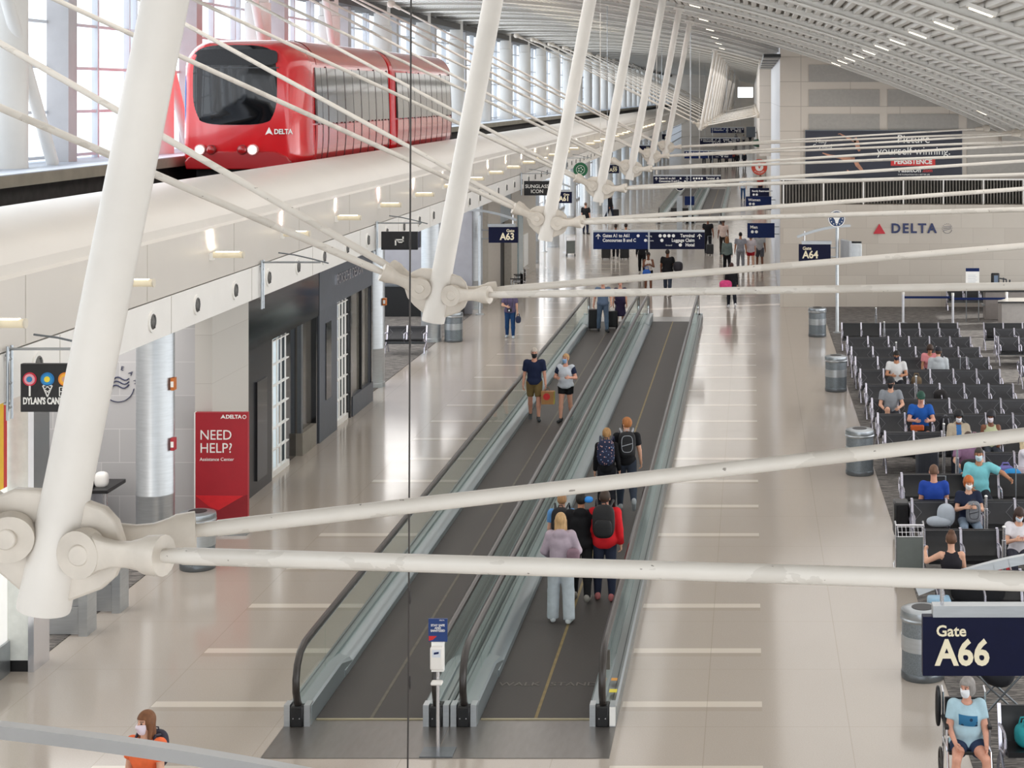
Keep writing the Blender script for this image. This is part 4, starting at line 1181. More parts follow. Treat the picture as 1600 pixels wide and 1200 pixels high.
# restroom blades on the return wall
for (yy, z0, w, h, txt, lab) in ((68.5, 2.38, 1.08, 0.58, ['Men'], 'dark blue restroom sign reading Men, lowest of the stacked wall signs'),
                                 (79.5, 2.75, 1.18, 0.62, ['Women'], 'dark blue restroom sign reading Women, between its two neighbours'),
                                 (89.5, 2.60, 1.0, 0.62, ['Family Restroom'], 'dark family restroom sign, topmost of the stacked wall signs')):
    t = thing('restroom_sign', lab, 'sign', (1.1, yy, z0))
    MB().bx(-w - 0.18, -0.18, -0.05, 0.05, 0, h).build('panel', NAVYB if txt[0] != 'Family Restroom' else NAVY, t, 0.006)
    b_ = MB(); b_.cyl((-0.2, 0, h * 0.25), (0, 0, h * 0.25), 0.02, 8).cyl((-0.2, 0, h * 0.75), (0, 0, h * 0.75), 0.02, 8); b_.build('arm', STEEL, t)
    a = MB().text(txt[0], (-w - 0.07, -0.056, h - 0.16), 0.17 if len(txt[0]) < 9 else 0.13, align='LEFT', bold=0.004)
    pict(a, -w + 0.02, h - 0.34, 0.06, -0.058); pict(a, -w + 0.18, h - 0.34, 0.06, -0.058)
    a.build('lettering', PAPER, t)
t = thing('shop_sign', 'green oval sandwich shop sign with white and yellow letters', 'sign', (0.62, 150, 0))
MB().sup((0.05, 0, 3.86), (0.62, 0.06, 0.36), 2, 28, 10).build('board', mat('#1F4A38', 0.4), t)
MB().text('SUB', (-0.22, -0.07, 3.86), 0.36, bold=0.012).build('lettering', PAPER, t)
MB().text('WAY', (0.30, -0.07, 3.86), 0.36, bold=0.012).build('yellow_lettering', mat('#E4D62A', 0.5), t)
MB().bx(0.0, 0.1, -0.03, 0.03, 4.15, 6.5).bx(0.05, -0.8 + 0.05, -0.03, 0.03, 6.4, 6.46).build('bracket', STEEL, t)
t = thing('shop_sign', 'round orange kitchen sign with a white letter in its middle', 'sign', (0.62, 135, 0))
rr_ = MB(); arc(rr_, (0, 2.4), 0.32, 0, 360, 0.30, (-0.05, 0.05), 40); rr_.build('ring', mat('#C8452F', 0.5), t)
MB().cyl((0, -0.03, 2.4), (0, 0.03, 2.4), 0.33, 28).build('centre', PAPER, t)
MB().text('V', (0, -0.06, 2.42), 0.45, bold=0.012).build('letter', mat('#C8452F', 0.5), t)
kt = MB()
for i, ch in enumerate('KITCHEN'):
    a = R(228 + i * 14); kt.text(ch, (0.47 * math.cos(a), -0.055, 2.4 + 0.47 * math.sin(a)), 0.17, rot=Matrix.Rotation(-(a + PI / 2), 3, 'Y'))
kt.build('lettering', PAPER, t)
MB().bx(0.45, 0.5, -0.03, 0.03, 0, 2.4).build('post', STEELD, t)
t = thing('information_screen', 'dark flat screen on the far wall above its small bracket', 'screen', (0.42, 164.5, 0))
MB().bx(-0.9, -0.05, -0.05, 0.05, 4.0, 5.0).build('screen', mat('#4C525A', 0.3), t)
MB().bx(-0.1, 0.07, -0.03, 0.03, 4.4, 4.5).build('bracket', STEELD, t)

# red help stand
t = thing('help_sign', 'tall red assistance sign reading NEED HELP, on a grey base', 'sign', (-9.72, 31.75, 0))
MB().bx(-0.5, 0.5, -0.22, 0.22, 0, 0.06).build('base', STEEL, t)
MB().bx(-0.48, 0.48, -0.05, 0.05, 0.06, 2.22).build('board', REDS, t)
MB().bx(-0.50, -0.48, -0.055, 0.055, 0.06, 2.22).build('edge_strip', PAPER, t)
a = MB().text('NEED', (-0.40, -0.054, 1.80), 0.255, align='LEFT', sx=0.92).text('HELP?', (-0.40, -0.054, 1.56), 0.255, align='LEFT', sx=0.92).text('Assistance Center', (-0.40, -0.054, 1.36), 0.085, align='LEFT').text('DELTA', (0.08, -0.054, 2.14), 0.095, align='LEFT', bold=0.003)
a.prism([(-0.02, 2.105), (0.03, 2.185), (0.08, 2.105), (0.03, 2.125)], -0.056, -0.05, 'y'); arc(a, (0.42, 2.14), 0.025, 0, 360, 0.012, (-0.056, -0.05), 16)
a.build('lettering', PAPER, t)
MB().prism([(-0.48, 0.70), (0.40, 0.69), (-0.05, 0.43), (-0.24, 0.50)], -0.054, -0.05, 'y').build('bright_facet', mat('#D6232C', 0.45), t)
MB().prism([(-0.48, 0.46), (-0.34, 0.38), (-0.48, 0.28)], -0.054, -0.05, 'y').build('bright_facet', mat('#D6232C', 0.45), t)
MB().prism([(0.40, 0.69), (0.48, 0.72), (0.48, 0.06), (-0.48, 0.06), (-0.48, 0.27), (-0.33, 0.37), (-0.05, 0.43)], -0.0535, -0.05, 'y').build('dark_facet', mat('#8E1A25', 0.45), t)

# billboard and wall logo
t = thing('billboard', 'wide dark billboard with a dancer on the cream upper wall', 'billboard', (2.06, 66.25, 4.84))
MB().bx(0, 6.02, -0.07, 0.0, 0, 1.86).build('frame', STEELD, t)
MB().bx(0.02, 6.0, -0.08, -0.02, 0.03, 1.83).build('panel', mat('#1B1E30', 0.35, 0, 0.25, 0.6), t)
a = MB().text('Picture', (4.15, -0.085, 1.50), 0.45, sx=0.98).text('yourself winning.', (4.16, -0.085, 1.05), 0.45, sx=0.92).text('Misty', (0.62, -0.085, 1.42), 0.2).text('Copeland', (0.66, -0.085, 1.24), 0.2, sx=0.95).text('THE FOUNDATION FOR A BETTER LIFE', (4.16, -0.085, 0.15), 0.07)
a.text('PassItOn', (4.0, -0.085, 0.32), 0.24, bold=0.006); a.build('lettering', PAPER, t)
MB().text('.com', (4.68, -0.085, 0.31), 0.2, bold=0.004).build('red_lettering', REDB, t)
MB().bx(3.28, 4.98, -0.085, -0.075, 0.49, 0.79).build('red_bar', REDB, t)
MB().text('PERSISTENCE', (4.13, -0.09, 0.64), 0.255, bold=0.010, sx=0.97).build('bar_lettering', PAPER, t)
# figure on the print, flat ink shapes
fg = MB()
def limb(b, pts, ws, y=-0.084):
    P_ = [Vector((q[0], 0, q[1])) for q in pts]; L_ = []; R_ = []
    for i in range(len(P_)):
        d = (P_[min(i + 1, len(P_) - 1)] - P_[max(i - 1, 0)]).normalized(); nn = Vector((-d.z, 0, d.x))
        L_.append(P_[i] + nn * ws[i]); R_.append(P_[i] - nn * ws[i])
    for i in range(len(P_) - 1):
        b.prism([(L_[i].x, L_[i].z), (L_[i + 1].x, L_[i + 1].z), (R_[i + 1].x, R_[i + 1].z), (R_[i].x, R_[i].z)], y, y + 0.006, 'y')
limb(fg, [(1.95, 1.42), (1.75, 1.5), (1.5, 1.62), (1.33, 1.72), (1.25, 1.7)], [0.06, 0.045, 0.035, 0.02, 0.01])
limb(fg, [(1.9, 1.55), (1.97, 1.4), (2.02, 1.2), (2.08, 1.05)], [0.07, 0.09, 0.08, 0.04])
limb(fg, [(1.9, 0.72), (1.6, 0.74), (1.3, 0.82), (0.95, 0.88), (0.66, 0.98)], [0.09, 0.08, 0.055, 0.04, 0.02])
limb(fg, [(1.92, 0.7), (2.0, 0.52), (2.15, 0.35), (2.25, 0.22)], [0.08, 0.08, 0.06, 0.04])
limb(fg, [(2.22, 0.25), (2.0, 0.27), (1.75, 0.22), (1.6, 0.32)], [0.05, 0.05, 0.04, 0.02])
fg.build('dancer_print', mat('#B4826A', 0.5, 0, 0.25, 6), t)
lg_ = MB(); limb(lg_, [(2.0, 1.25), (1.97, 1.0), (1.93, 0.72)], [0.10, 0.11, 0.12], -0.083); lg_.build('dancer_dress', mat('#20243A', 0.5), t)
t = thing('wall_logo', 'red triangle and blue raised letters on the beige stone wall', 'logo', (4.7, 65.5, 2.8))
tr = MB(); tr.prism([(-0.08, -0.02), (0.15, 0.36), (0.15, 0.02)], -0.05, 0, 'y').prism([(0.15, 0.36), (0.38, -0.02), (0.15, 0.02)], -0.045, 0, 'y').prism([(-0.04, -0.02), (0.15, -0.02 + 0.09), (0.34, -0.02)], -0.052, 0, 'y')
tr.build('triangle', mat('#C02A38', 0.45), t)
MB().text('DELTA', (1.45, -0.02, 0.17), 0.50, bold=0.014, ext=0.02, spacing=1.25, sx=0.98).build('lettering', mat('#2B3560', 0.45), t)
a = MB()
for j in range(3): a.bar((2.58, -0.01, 0.1 + 0.07 * j), (2.88, -0.01, 0.17 + 0.05 * j), 0.02, 0.018)
arc(a, (2.73, 0.17), 0.17, 200, 350, 0.012, (-0.02, 0), 24)
for i in range(9): a.box((2.73 + 0.19 * math.cos(R(185 - 22 * i)), -0.01, 0.17 + 0.19 * math.sin(R(185 - 22 * i))), (0.02, 0.02, 0.025))
a.build('alliance_mark', mat('#77757C', 0.5), t)

# grey curved beam of another sign, reaching into view low down on the shop side
t = thing('sign_arch', 'grey curved sign beam crossing low in front of the woman in orange', 'beam', (-7.3, 13.1, 0))
pts = []
for i in range(17):
    u = i / 16.0
    pts.append((-0.35 + 4.5 * u, 0, 3.36 - 0.52 * u ** 1.7))
am = MB()
vs = []; fs = []
for (xx, _, zz) in pts:
    vs += [(xx, -0.055, zz - 0.05), (xx, 0.055, zz - 0.05), (xx, 0.055, zz + 0.05), (xx, -0.055, zz + 0.05)]
for i in range(16):
    for j in range(4): fs.append((4 * i + j, 4 * i + (j + 1) % 4, 4 * i + 4 + (j + 1) % 4, 4 * i + 4 + j))
fs += [(3, 2, 1, 0), (64, 65, 66, 67)]
am.raw(vs, fs).build('arch_beam', mat('#AFAFAF', 0.4, 0.2, 0.04, 3), t)
MB().lathe([(0.2, 0), (0.2, 0.02), (0.06, 0.05), (0.06, 3.32)], n=20).build('pole', BRUSH, t)
MB().bx(0.4, 1.9, -0.06, 0.06, 2.0, 2.6).build('panel', NAVY, t)
MB().bx(0.06, 0.42, -0.02, 0.02, 2.25, 2.35).build('arm', STEEL, t)

# recessed ceiling lamps in two rows
def lamp_row(x, ys, w, l, lab, grp):
    first = None
    for i, yy in enumerate(ys):
        if first is None:
            z = roof_z(x) - 0.06
            t = thing('ceiling_light', lab, 'light', (x, yy, z), 0, grp)
            MB().box((0, 0, 0.02), (w + 0.08, l + 0.06, 0.06)).build('housing', RIB, t)
            MB().box((0, 0, -0.015), (w, l, 0.02)).build('diffuser', LAMPC, t)
            sl_ = math.atan2(-(x + 13) / 44.0, 1.0)
            t.rotation_euler = (0, -sl_, 0); first = t
        else:
            o = dup(first, lab, (x, yy, first.location.z)); o.rotation_euler = first.rotation_euler
lamp_row(3.15, [19.2 + 4.5 * k for k in range(11)], 0.34, 0.12, 'small warm ceiling lamp in the row above the seats', 'warm ceiling lamps over the gate lounge')
lamp_row(7.6, [53, 57, 62], 0.34, 0.12, 'small warm ceiling lamp near the low roof edge by the billboard', 'ceiling lamps by the roof edge')
lamp_row(-1.6, [40 + 4.5 * k for k in range(14)], 0.30, 0.12, 'small ceiling lamp in the row next to the strut tops', 'ceiling lamps beside the struts')

# ------------------------------------------------------------------ litter bins
def bin_thing(loc, label):
    t = thing('litter_bin', label, 'bin', loc, 0, 'steel litter bins')
    MB().lathe([(0.29, 0), (0.30, 0.02), (0.30, 0.09), (0.295, 0.1)], n=32).build('base', STEELD, t)
    MB().lathe([(0.29, 0.1), (0.29, 0.40)], n=32).build('lower_mesh', mat('#7E868C', 0.42, 0.6, 0.25, 70), t)
    MB().lathe([(0.298, 0.40), (0.298, 0.60)], n=32).build('band', BRUSH, t)
    MB().lathe([(0.29, 0.60), (0.29, 0.80)], n=32).build('upper_mesh', mat('#868D92', 0.42, 0.6, 0.25, 70), t)
    MB().lathe([(0.305, 0.80), (0.315, 0.83), (0.305, 0.85), (0.31, 0.88), (0.30, 0.94), (0.23, 0.965), (0.155, 0.965)], n=32).build('lid', STEEL, t)
    MB().cyl((0, 0, 0.964), (0, 0, 0.97), 0.155, 24).build('opening', BLACK, t)
    return t
b0 = bin_thing((2.2, 57.6, 0), 'steel litter bin on the gate side, the one closest to the A64 pole')
dup(b0, 'steel litter bin at the carpet edge, next one towards the viewer from the A64 pole', (2.3, 47, 0))
dup(b0, 'steel litter bin at the carpet edge beside the tenth seat row', (2.3, 36.7, 0))
dup(b0, 'steel litter bin half behind the big A66 gate sign', (2.37, 23.9, 0))
dup(b0, 'steel litter bin at the foot of the red help sign', (-9.42, 29.4, 0))
dup(b0, 'steel litter bin behind the foot of the second strut', (-9.72, 56.4, 0))

# ------------------------------------------------------------------ hand gel stand
t = thing('sanitizer_stand', 'white hand sanitizer stand with a blue placard before the walkways', 'dispenser', (-3.83, 21.12, 0.008))
MB().bx(-0.2, 0.2, -0.16, 0.16, 0, 0.012).build('base', STEELD, t)
MB().cyl((0, 0, 0.012), (0, 0, 1.0), 0.022, 12).build('pole', CHROME, t)
MB().bx(-0.075, 0.075, -0.035, 0.035, 1.0, 1.36).build('backplate', PAPER, t)
MB().bx(-0.08, 0.08, -0.11, -0.03, 1.04, 1.32).build('dispenser', WHITE, t, 0.02)
MB().bx(-0.07, 0.07, -0.13, -0.02, 0.86, 0.90).build('drip_tray', WHITE, t, 0.015)
MB().bx(-0.05, 0.05, -0.115, -0.112, 1.2, 1.29).build('label_plate', mat('#DDE3EC', 0.4), t)
MB().prism([(-0.03, 1.235), (0.03, 1.245), (0.03, 1.27), (-0.03, 1.26)], -0.117, -0.114, 'y').build('blue_mark', NAVYB, t)
MB().bx(-0.115, 0.115, -0.012, 0.012, 1.36, 1.64).build('placard', mat('#183A78', 0.4), t)
a = MB()
for i, s_ in enumerate(('STAY SAFE', 'AND', 'SANITIZED')): a.text(s_, (0, -0.014, 1.56 - 0.033 * i), 0.036, bold=0.001, ext=0.001)
a.text('DELTA', (0.05, -0.014, 1.622), 0.02, ext=0.001); a.build('placard_lettering', PAPER, t)
MB().prism([(-0.11, 1.43), (-0.01, 1.43), (-0.06, 1.385), (-0.11, 1.37)], -0.015, -0.012, 'y').build('red_mark', REDB, t)

# ------------------------------------------------------------------ tandem seating
PITCH = 0.61
def seat_part(n_, mb, m, bevel=0.0): return mb.build(n_, m, None, bevel)
def make_back(seams):
    b = MB()
    N_ = 8; vs = []; fs = []
    for i in range(N_ + 1):        # sling back, slightly hollow, y backwards as it rises
        u = i / N_; z = 0.43 + 0.385 * u; y = -0.17 + 0.13 * u + 0.03 * math.sin(PI * u)
        for xx in (0.025, PITCH - 0.025): vs += [(xx, y - 0.018, z), (xx, y + 0.018, z)]
    for i in range(N_):
        a = 4 * i
        fs += [(a, a + 2, a + 6, a + 4), (a + 1, a + 5, a + 7, a + 3), (a, a + 4, a + 5, a + 1), (a + 2, a + 3, a + 7, a + 6)]
    fs += [(0, 1, 3, 2), (4 * N_, 4 * N_ + 2, 4 * N_ + 3, 4 * N_ + 1)]
    b.raw(vs, fs)
    if seams:
        b.use(1)
        def S(x, z):
            u = (z - 0.43) / 0.385
            return (x, -0.17 + 0.13 * u + 0.03 * math.sin(PI * u) - 0.02, z)
        for (p_, q_) in (((0.03, 0.765), (0.165, 0.62)), ((0.165, 0.62), (0.03, 0.475)), ((PITCH - 0.03, 0.765), (PITCH - 0.165, 0.62)), ((PITCH - 0.165, 0.62), (PITCH - 0.03, 0.475))):
            pts = [S(p_[0] + (q_[0] - p_[0]) * k / 4, p_[1] + (q_[1] - p_[1]) * k / 4) for k in range(5)]
            b.tube(pts, 0.0045, 5)
        b.tube([S(0.03, 0.785), S(PITCH - 0.03, 0.785)], 0.003, 5)
        b.use(0)
    return b
def make_pad():
    b = MB(); N_ = 6; vs = []; fs = []
    for i in range(N_ + 1):
        u = i / N_; y = -0.17 - 0.46 * u; z = 0.405 + 0.035 * u - 0.02 * math.sin(PI * u)
        for xx in (0.025, PITCH - 0.025): vs += [(xx, y, z + 0.03), (xx, y, z - 0.03)]
    for i in range(N_):
        a = 4 * i
        fs += [(a, a + 2, a + 6, a + 4), (a + 1, a + 5, a + 7, a + 3), (a, a + 4, a + 5, a + 1), (a + 2, a + 3, a + 7, a + 6)]
    fs += [(0, 1, 3, 2), (4 * N_, 4 * N_ + 2, 4 * N_ + 3, 4 * N_ + 1)]
    return b.raw(vs, fs)
def make_frame(double, leg):
    b = MB()
    for s in ((1, -1) if double else (1,)):
        b.bar((0, s * -0.185, 0.33), (0, s * -0.035, 0.835), 0.042, 0.03, (0, 1, 0))
        b.tube([(0, s * -0.15, 0.62), (0, s * -0.3, 0.64), (0, s * -0.5, 0.635), (0, s * -0.56, 0.6), (0, s * -0.57, 0.5), (0, s * -0.5, 0.4), (0, s * -0.2, 0.36)], 0.018, 8)
    if leg:
        if double:
            for s in (1, -1): b.tube([(0, 0, 0.32), (0, s * -0.3, 0.2), (0, s * -0.42, 0.012)], 0.02, 8)
        else:
            b.tube([(0, -0.2, 0.34), (0, -0.45, 0.2), (0, -0.5, 0.012)], 0.02, 8); b.tube([(0, -0.2, 0.34), (0, -0.05, 0.2), (0, 0.06, 0.012)], 0.02, 8)
    return b
PB = {True: seat_part('backrest', make_back(True), [VINYL, SEAM]), False: seat_part('backrest', make_back(False), [VINYLD, SEAM])}
PP = seat_part('seat_pad', make_pad(), VINYLD)
PF = {(d_, l_): seat_part('arm_frame', make_frame(d_, l_), mat('#D5D3E0', 0.22, 0.75, 0.05, 5)) for d_ in (True, False) for l_ in (True, False)}
PROTO = [PB[True], PB[False], PP] + list(PF.values())
M180 = Matrix.Rotation(PI, 4, 'Z')
def bench(x0, y, n, label, double=True, seams=True, rz=0.0, z=0.012, group='black tandem seats of the gate lounge'):
    t = thing('tandem_bench', label, 'bench', (x0, y, z), rz, group)
    def put(proto, m, nm):
        o = proto.copy(); COL.objects.link(o); o.parent = t; o.matrix_local = m; o.name = nm
    for i in range(n):
        put(PB[seams], Matrix.Translation((PITCH * i, 0, 0)), 'backrest')
        put(PP, Matrix.Translation((PITCH * i, 0, 0)), 'seat_pad')
        if double:
            m = Matrix.Translation((PITCH * (i + 1), 0.0, 0)) @ M180
            put(PB[False], m, 'backrest'); put(PP, m, 'seat_pad')
    for i in range(n + 1):
        put(PF[(double, i in (0, n) or (n > 3 and i == n // 2))], Matrix.Translation((PITCH * i, 0, 0)), 'arm_frame')
    MB().bx(0.0, PITCH * n, -0.03 if double else -0.23, 0.03 if double else -0.17, 0.28, 0.34).build('beam', STEELD, t)
    return t
BX = 2.86
ROWS = [(54.7, 6, BX, False), (53.4, 4, 3.98, True), (51.5, 6, BX, True), (49.4, 6, BX, True), (47.5, 6, BX, True), (45.4, 6, BX, True), (43.1, 6, BX, True),
        (41.0, 6, BX, True), (39.1, 6, BX, True), (37.0, 6, BX, True), (34.9, 3, BX + 3 * PITCH, True), (32.9, 6, BX, False), (30.8, 6, BX, True), (28.7, 6, BX, False), (26.2, 5, BX, False)]
for i, (yy, n, x0, sm) in enumerate(ROWS):
    dbl = i not in (0, 1)
    bench(x0, yy, n, 'row of black tandem seats, %s row out from the stone wall' % ORD[i], dbl, sm)
for i, (yy, x0) in enumerate(((54.7, 7.35), (53.4, 7.5), (51.5, 7.35), (47.5, 7.4))):
    bench(x0, yy, 4, 'short row of black seats across the aisle, %s row out from the stone wall' % ORD[i], i > 1, i > 0)
bench(7.3, 64.7, 6, 'row of black seats set along the stone wall behind the podium', False, False)
bench(2.93, 20.5, 4, 'row of black seats beside the seated woman in pale blue', False, False)
bench(-11.35, 54.0, 2, 'pair of black seats in the empty lounge, farther pair from the grey shop', False, True, group='seats in the empty lounge')
bench(-12.4, 51.3, 2, 'pair of black seats in the empty lounge, closer pair to the grey shop', False, True, group='seats in the empty lounge')
for o in PROTO: bpy.data.objects.remove(o)

# power poles between the seats
pp = None
for i, yy in enumerate((55.75, 52.3, 48.0, 42.2, 36.1, 33.75, 29.6, 27.5)):
    lab = 'slim steel power pole between the seats, %s one out from the stone wall' % ORD[i]
    if pp is None:
        pp = thing('power_pole', lab, 'pole', (4.02, yy, 0.012), 0, 'slim power poles between the seats')
        MB().cyl((0, 0, 0), (0, 0, 0.95), 0.036, 14).build('post', CHROME, pp)
        MB().cyl((0, 0, 0.95), (0, 0, 1.15), 0.024, 12).build('upper_tube', CHROME, pp)
        MB().sup((0, 0, 1.16), (0.03, 0.03, 0.02), 2, 12, 6).build('cap', PAPER, pp)
        MB().cyl((0, 0, 0), (0, 0, 0.015), 0.09, 16).build('foot', STEEL, pp)
    else: dup(pp, lab, (4.02, yy, 0.012))

# ------------------------------------------------------------------ boarding area before the stone wall
def stanchion(x, y, lab, belt_to=None):
    t = thing('belt_stanchion', lab, 'stanchion', (x, y, 0.012), 0, 'belt stanchions by the podium')
    MB().lathe([(0.17, 0), (0.17, 0.015), (0.05, 0.04), (0.04, 0.06)], n=20).build('base', STEEL, t)
    MB().cyl((0, 0, 0.05), (0, 0, 1.02), 0.045, 14).build('post', mat('#E4E4EA', 0.3, 0.3), t)
    MB().cyl((0, 0, 1.02), (0, 0, 1.12), 0.05, 14).build('head', WHITE, t)
    if belt_to: MB().bx(0.05, belt_to - x - 0.05, -0.006, 0.006, 0.88, 0.96).build('belt', NAVYB, t)
    return t
stanchion(5.33, 60.7, 'white belt stanchion, the one closest to the A64 pole', 7.03)
stanchion(7.03, 60.3, 'white belt stanchion in the middle of the blue belt line', 8.9)
stanchion(8.95, 60.6, 'white belt stanchion beside the podium at the end of the blue belt')
t = thing('notice_stand', 'white notice with a blue heading on a two legged stand', 'sign', (7.83, 61.2, 0.012))
for x_ in (-0.22, 0.22): MB().cyl((x_, 0, 0), (x_, 0, 1.9), 0.018, 8).build('leg', STEEL, t)
MB().bx(-0.24, 0.24, -0.02, 0.02, 1.25, 1.9).build('board', PAPER, t)
MB().bx(-0.24, 0.24, -0.024, -0.019, 1.78, 1.9).build('heading', NAVYB, t)
a = MB()
for k in range(6): a.bx(-0.16, 0.16 - 0.05 * (k % 2), -0.024, -0.019, 1.34 + 0.06 * k, 1.355 + 0.06 * k)
a.build('text_lines', mat('#C9CCD2', 0.6), t)
t = thing('gate_podium', 'grey gate podium with a rounded pale worktop by the stone wall', 'podium', (9.4, 60.2, 0.012))
MB().bx(-0.75, 1.8, -0.45, 0.4, 0, 0.86).build('body', mat('#A7A19C', 0.45), t, 0.02)
MB().prism([(-0.9 + 0.45 * (1 - math.cos(PI * k / 8)) * 0.5, -0.6 + 0.0 + 1.1 * k / 8) for k in range(9)] + [(1.9, 0.5), (1.9, -0.6)], 0.86, 0.91, 'z').build('worktop', mat('#C9C4BC', 0.3), t)
MB().bx(-0.9, 1.9, -0.61, -0.59, 0.85, 0.9).build('edge_trim', BLACK, t)
MB().bx(0.6, 1.8, -0.47, -0.45, 0.05, 0.8).build('front_panel', mat('#C6D4DC', 0.4), t)
t = thing('check_in_counter', 'brown grey check-in counter with a lower shelf behind the podium', 'counter', (9.05, 62.0, 0.012))
MB().bx(-0.7, 1.6, -0.3, 0.3, 0, 1.0).build('body', mat('#8C8581', 0.45), t, 0.02)
MB().bx(-0.8, 1.7, -0.35, 0.35, 1.0, 1.05).build('worktop', BLACK, t)
MB().bx(-0.8, -0.7, -0.25, 0.25, 0.5, 0.54).build('side_shelf', STEEL, t)
t = thing('boarding_scanner', 'black boarding scanner on jointed arms above the counter', 'scanner', (8.85, 62.0, 1.062))
MB().box((-0.1, 0, 0.38), (0.3, 0.12, 0.42)).build('screen', BLACK, t, 0.04)
MB().box((-0.08, -0.065, 0.38), (0.14, 0.01, 0.26)).build('display', mat('#6C7B90', 0.2), t)
a = MB(); a.cyl((0.2, 0, 0), (0.2, 0, 0.42), 0.025, 8).cyl((0.05, 0, 0.4), (0.3, 0, 0.36), 0.025, 8).cyl((0.3, 0, 0.1), (0.3, 0, 0.36), 0.025, 8).cyl((0.3, 0, 0.2), (0.42, 0, 0.2), 0.03, 8).cyl((0.42, 0, 0.05), (0.42, 0, 0.35), 0.03, 8)
a.build('jointed_arm', mat('#2D2F36', 0.4), t)
MB().bx(0.1, 0.5, -0.12, 0.12, 0, 0.03).build('foot', BLACK, t)

# ------------------------------------------------------------------ luggage and bags
def suitcase(loc, label, hexc, w=0.42, h=0.62, d=0.26, rz=0.0, handle=0.42, name='suitcase', lean=0.0):
    t = thing(name, label, 'suitcase', loc, rz)
    t.rotation_euler = (lean, 0, rz)
    m = mat(hexc, 0.4, 0, 0.1, 8)
    MB().bx(-w / 2, w / 2, -d / 2, d / 2, 0.06, h).build('shell', m, t, 0.035)
    a = MB()
    for k in range(3): a.bx(-w / 2 + 0.08 + 0.11 * k, -w / 2 + 0.11 + 0.11 * k, -d / 2 - 0.006, d / 2 + 0.006, 0.12, h - 0.06)
    a.build('shell_rib', m, t)
    if handle:
        MB().tube([(-0.11, d * 0.3, h - 0.05), (-0.11, d * 0.3, h + handle), (0.11, d * 0.3, h + handle), (0.11, d * 0.3, h - 0.05)], 0.011, 8).build('pull_handle', STEEL, t)
    for sx in (-1, 1):
        for sy in (-1, 1):
            MB().cyl((sx * (w / 2 - 0.05) - 0.012, sy * (d / 2 - 0.05), 0.03), (sx * (w / 2 - 0.05) + 0.012, sy * (d / 2 - 0.05), 0.03), 0.03, 12).build('wheel', BLACK, t)
    return t
def backpack(loc, label, hexc, rz=0.0, sc=1.0, tilt=0.0, name='backpack', trim=None, worn=False, spots=None):
    t = thing(name, label, 'backpack', loc, rz)
    t.rotation_euler = (tilt, 0, rz)
    m = spots if spots else mat(hexc, 0.7, 0, 0.15, 12, bump=0.2)
    m2 = mat(trim or hexc, 0.6, 0, 0.1, 12)
    MB().sup((0, 0, 0.23 * sc), (0.16 * sc, 0.085 * sc, 0.235 * sc), 3.2, 24, 14).build('main_pouch', m, t)
    MB().sup((0, 0.085 * sc, 0.155 * sc), (0.125 * sc, 0.045 * sc, 0.125 * sc), 3.2, 20, 10).build('front_pocket', m, t)
    a = MB()
    for s in (-1, 1):
        if worn: a.tube([(s * 0.085 * sc, -0.09 * sc, 0.12 * sc), (s * 0.13 * sc, -0.30 * sc, 0.16 * sc), (s * 0.13 * sc, -0.325 * sc, 0.34 * sc), (s * 0.12 * sc, -0.22 * sc, 0.475 * sc), (s * 0.085 * sc, -0.05 * sc, 0.42 * sc)], 0.018 * sc, 8)
        else: a.tube([(s * 0.07 * sc, -0.07 * sc, 0.07 * sc), (s * 0.09 * sc, -0.13 * sc, 0.2 * sc), (s * 0.06 * sc, -0.07 * sc, 0.42 * sc)], 0.016 * sc, 8)
    a.build('strap', m2, t)
    MB().tube([(-0.04 * sc, 0, 0.45 * sc), (-0.03 * sc, 0, 0.495 * sc), (0.03 * sc, 0, 0.495 * sc), (0.04 * sc, 0, 0.45 * sc)], 0.009 * sc, 8).build('grab_loop', m2, t)
    if trim:
        q_ = [(0.10 * math.copysign(abs(math.cos(2 * PI * i / 24)) ** 0.6, math.cos(2 * PI * i / 24)) * sc, 0.128 * sc, (0.26 + 0.15 * math.copysign(abs(math.sin(2 * PI * i / 24)) ** 0.6, math.sin(2 * PI * i / 24))) * sc) for i in range(25)]
        MB().tube(q_, 0.006 * sc, 6).bar((-0.1 * sc, 0.13 * sc, 0.27 * sc), (0.1 * sc, 0.13 * sc, 0.22 * sc), 0.012 * sc, 0.012 * sc).build('piping', m2, t)
    return t
def soft_bag(loc, label, hexc, rad=(0.22, 0.13, 0.13), rz=0.0, name='bag', handles=True, cat='bag', m=None):
    t = thing(name, label, cat, loc, rz)
    m = m or mat(hexc, 0.75, 0, 0.15, 10, bump=0.2)
    MB().sup((0, 0, rad[2]), rad, 2.8, 22, 12).build('body', m, t)
    if handles:
        for s in (-1, 1):
            MB().tube([(-rad[0] * 0.5, s * rad[1] * 0.4, rad[2] * 1.85), (-rad[0] * 0.35, s * rad[1] * 0.3, rad[2] * 2.5), (rad[0] * 0.35, s * rad[1] * 0.3, rad[2] * 2.5), (rad[0] * 0.5, s * rad[1] * 0.4, rad[2] * 1.85)], 0.011, 8).build('handle', m, t)
    return t

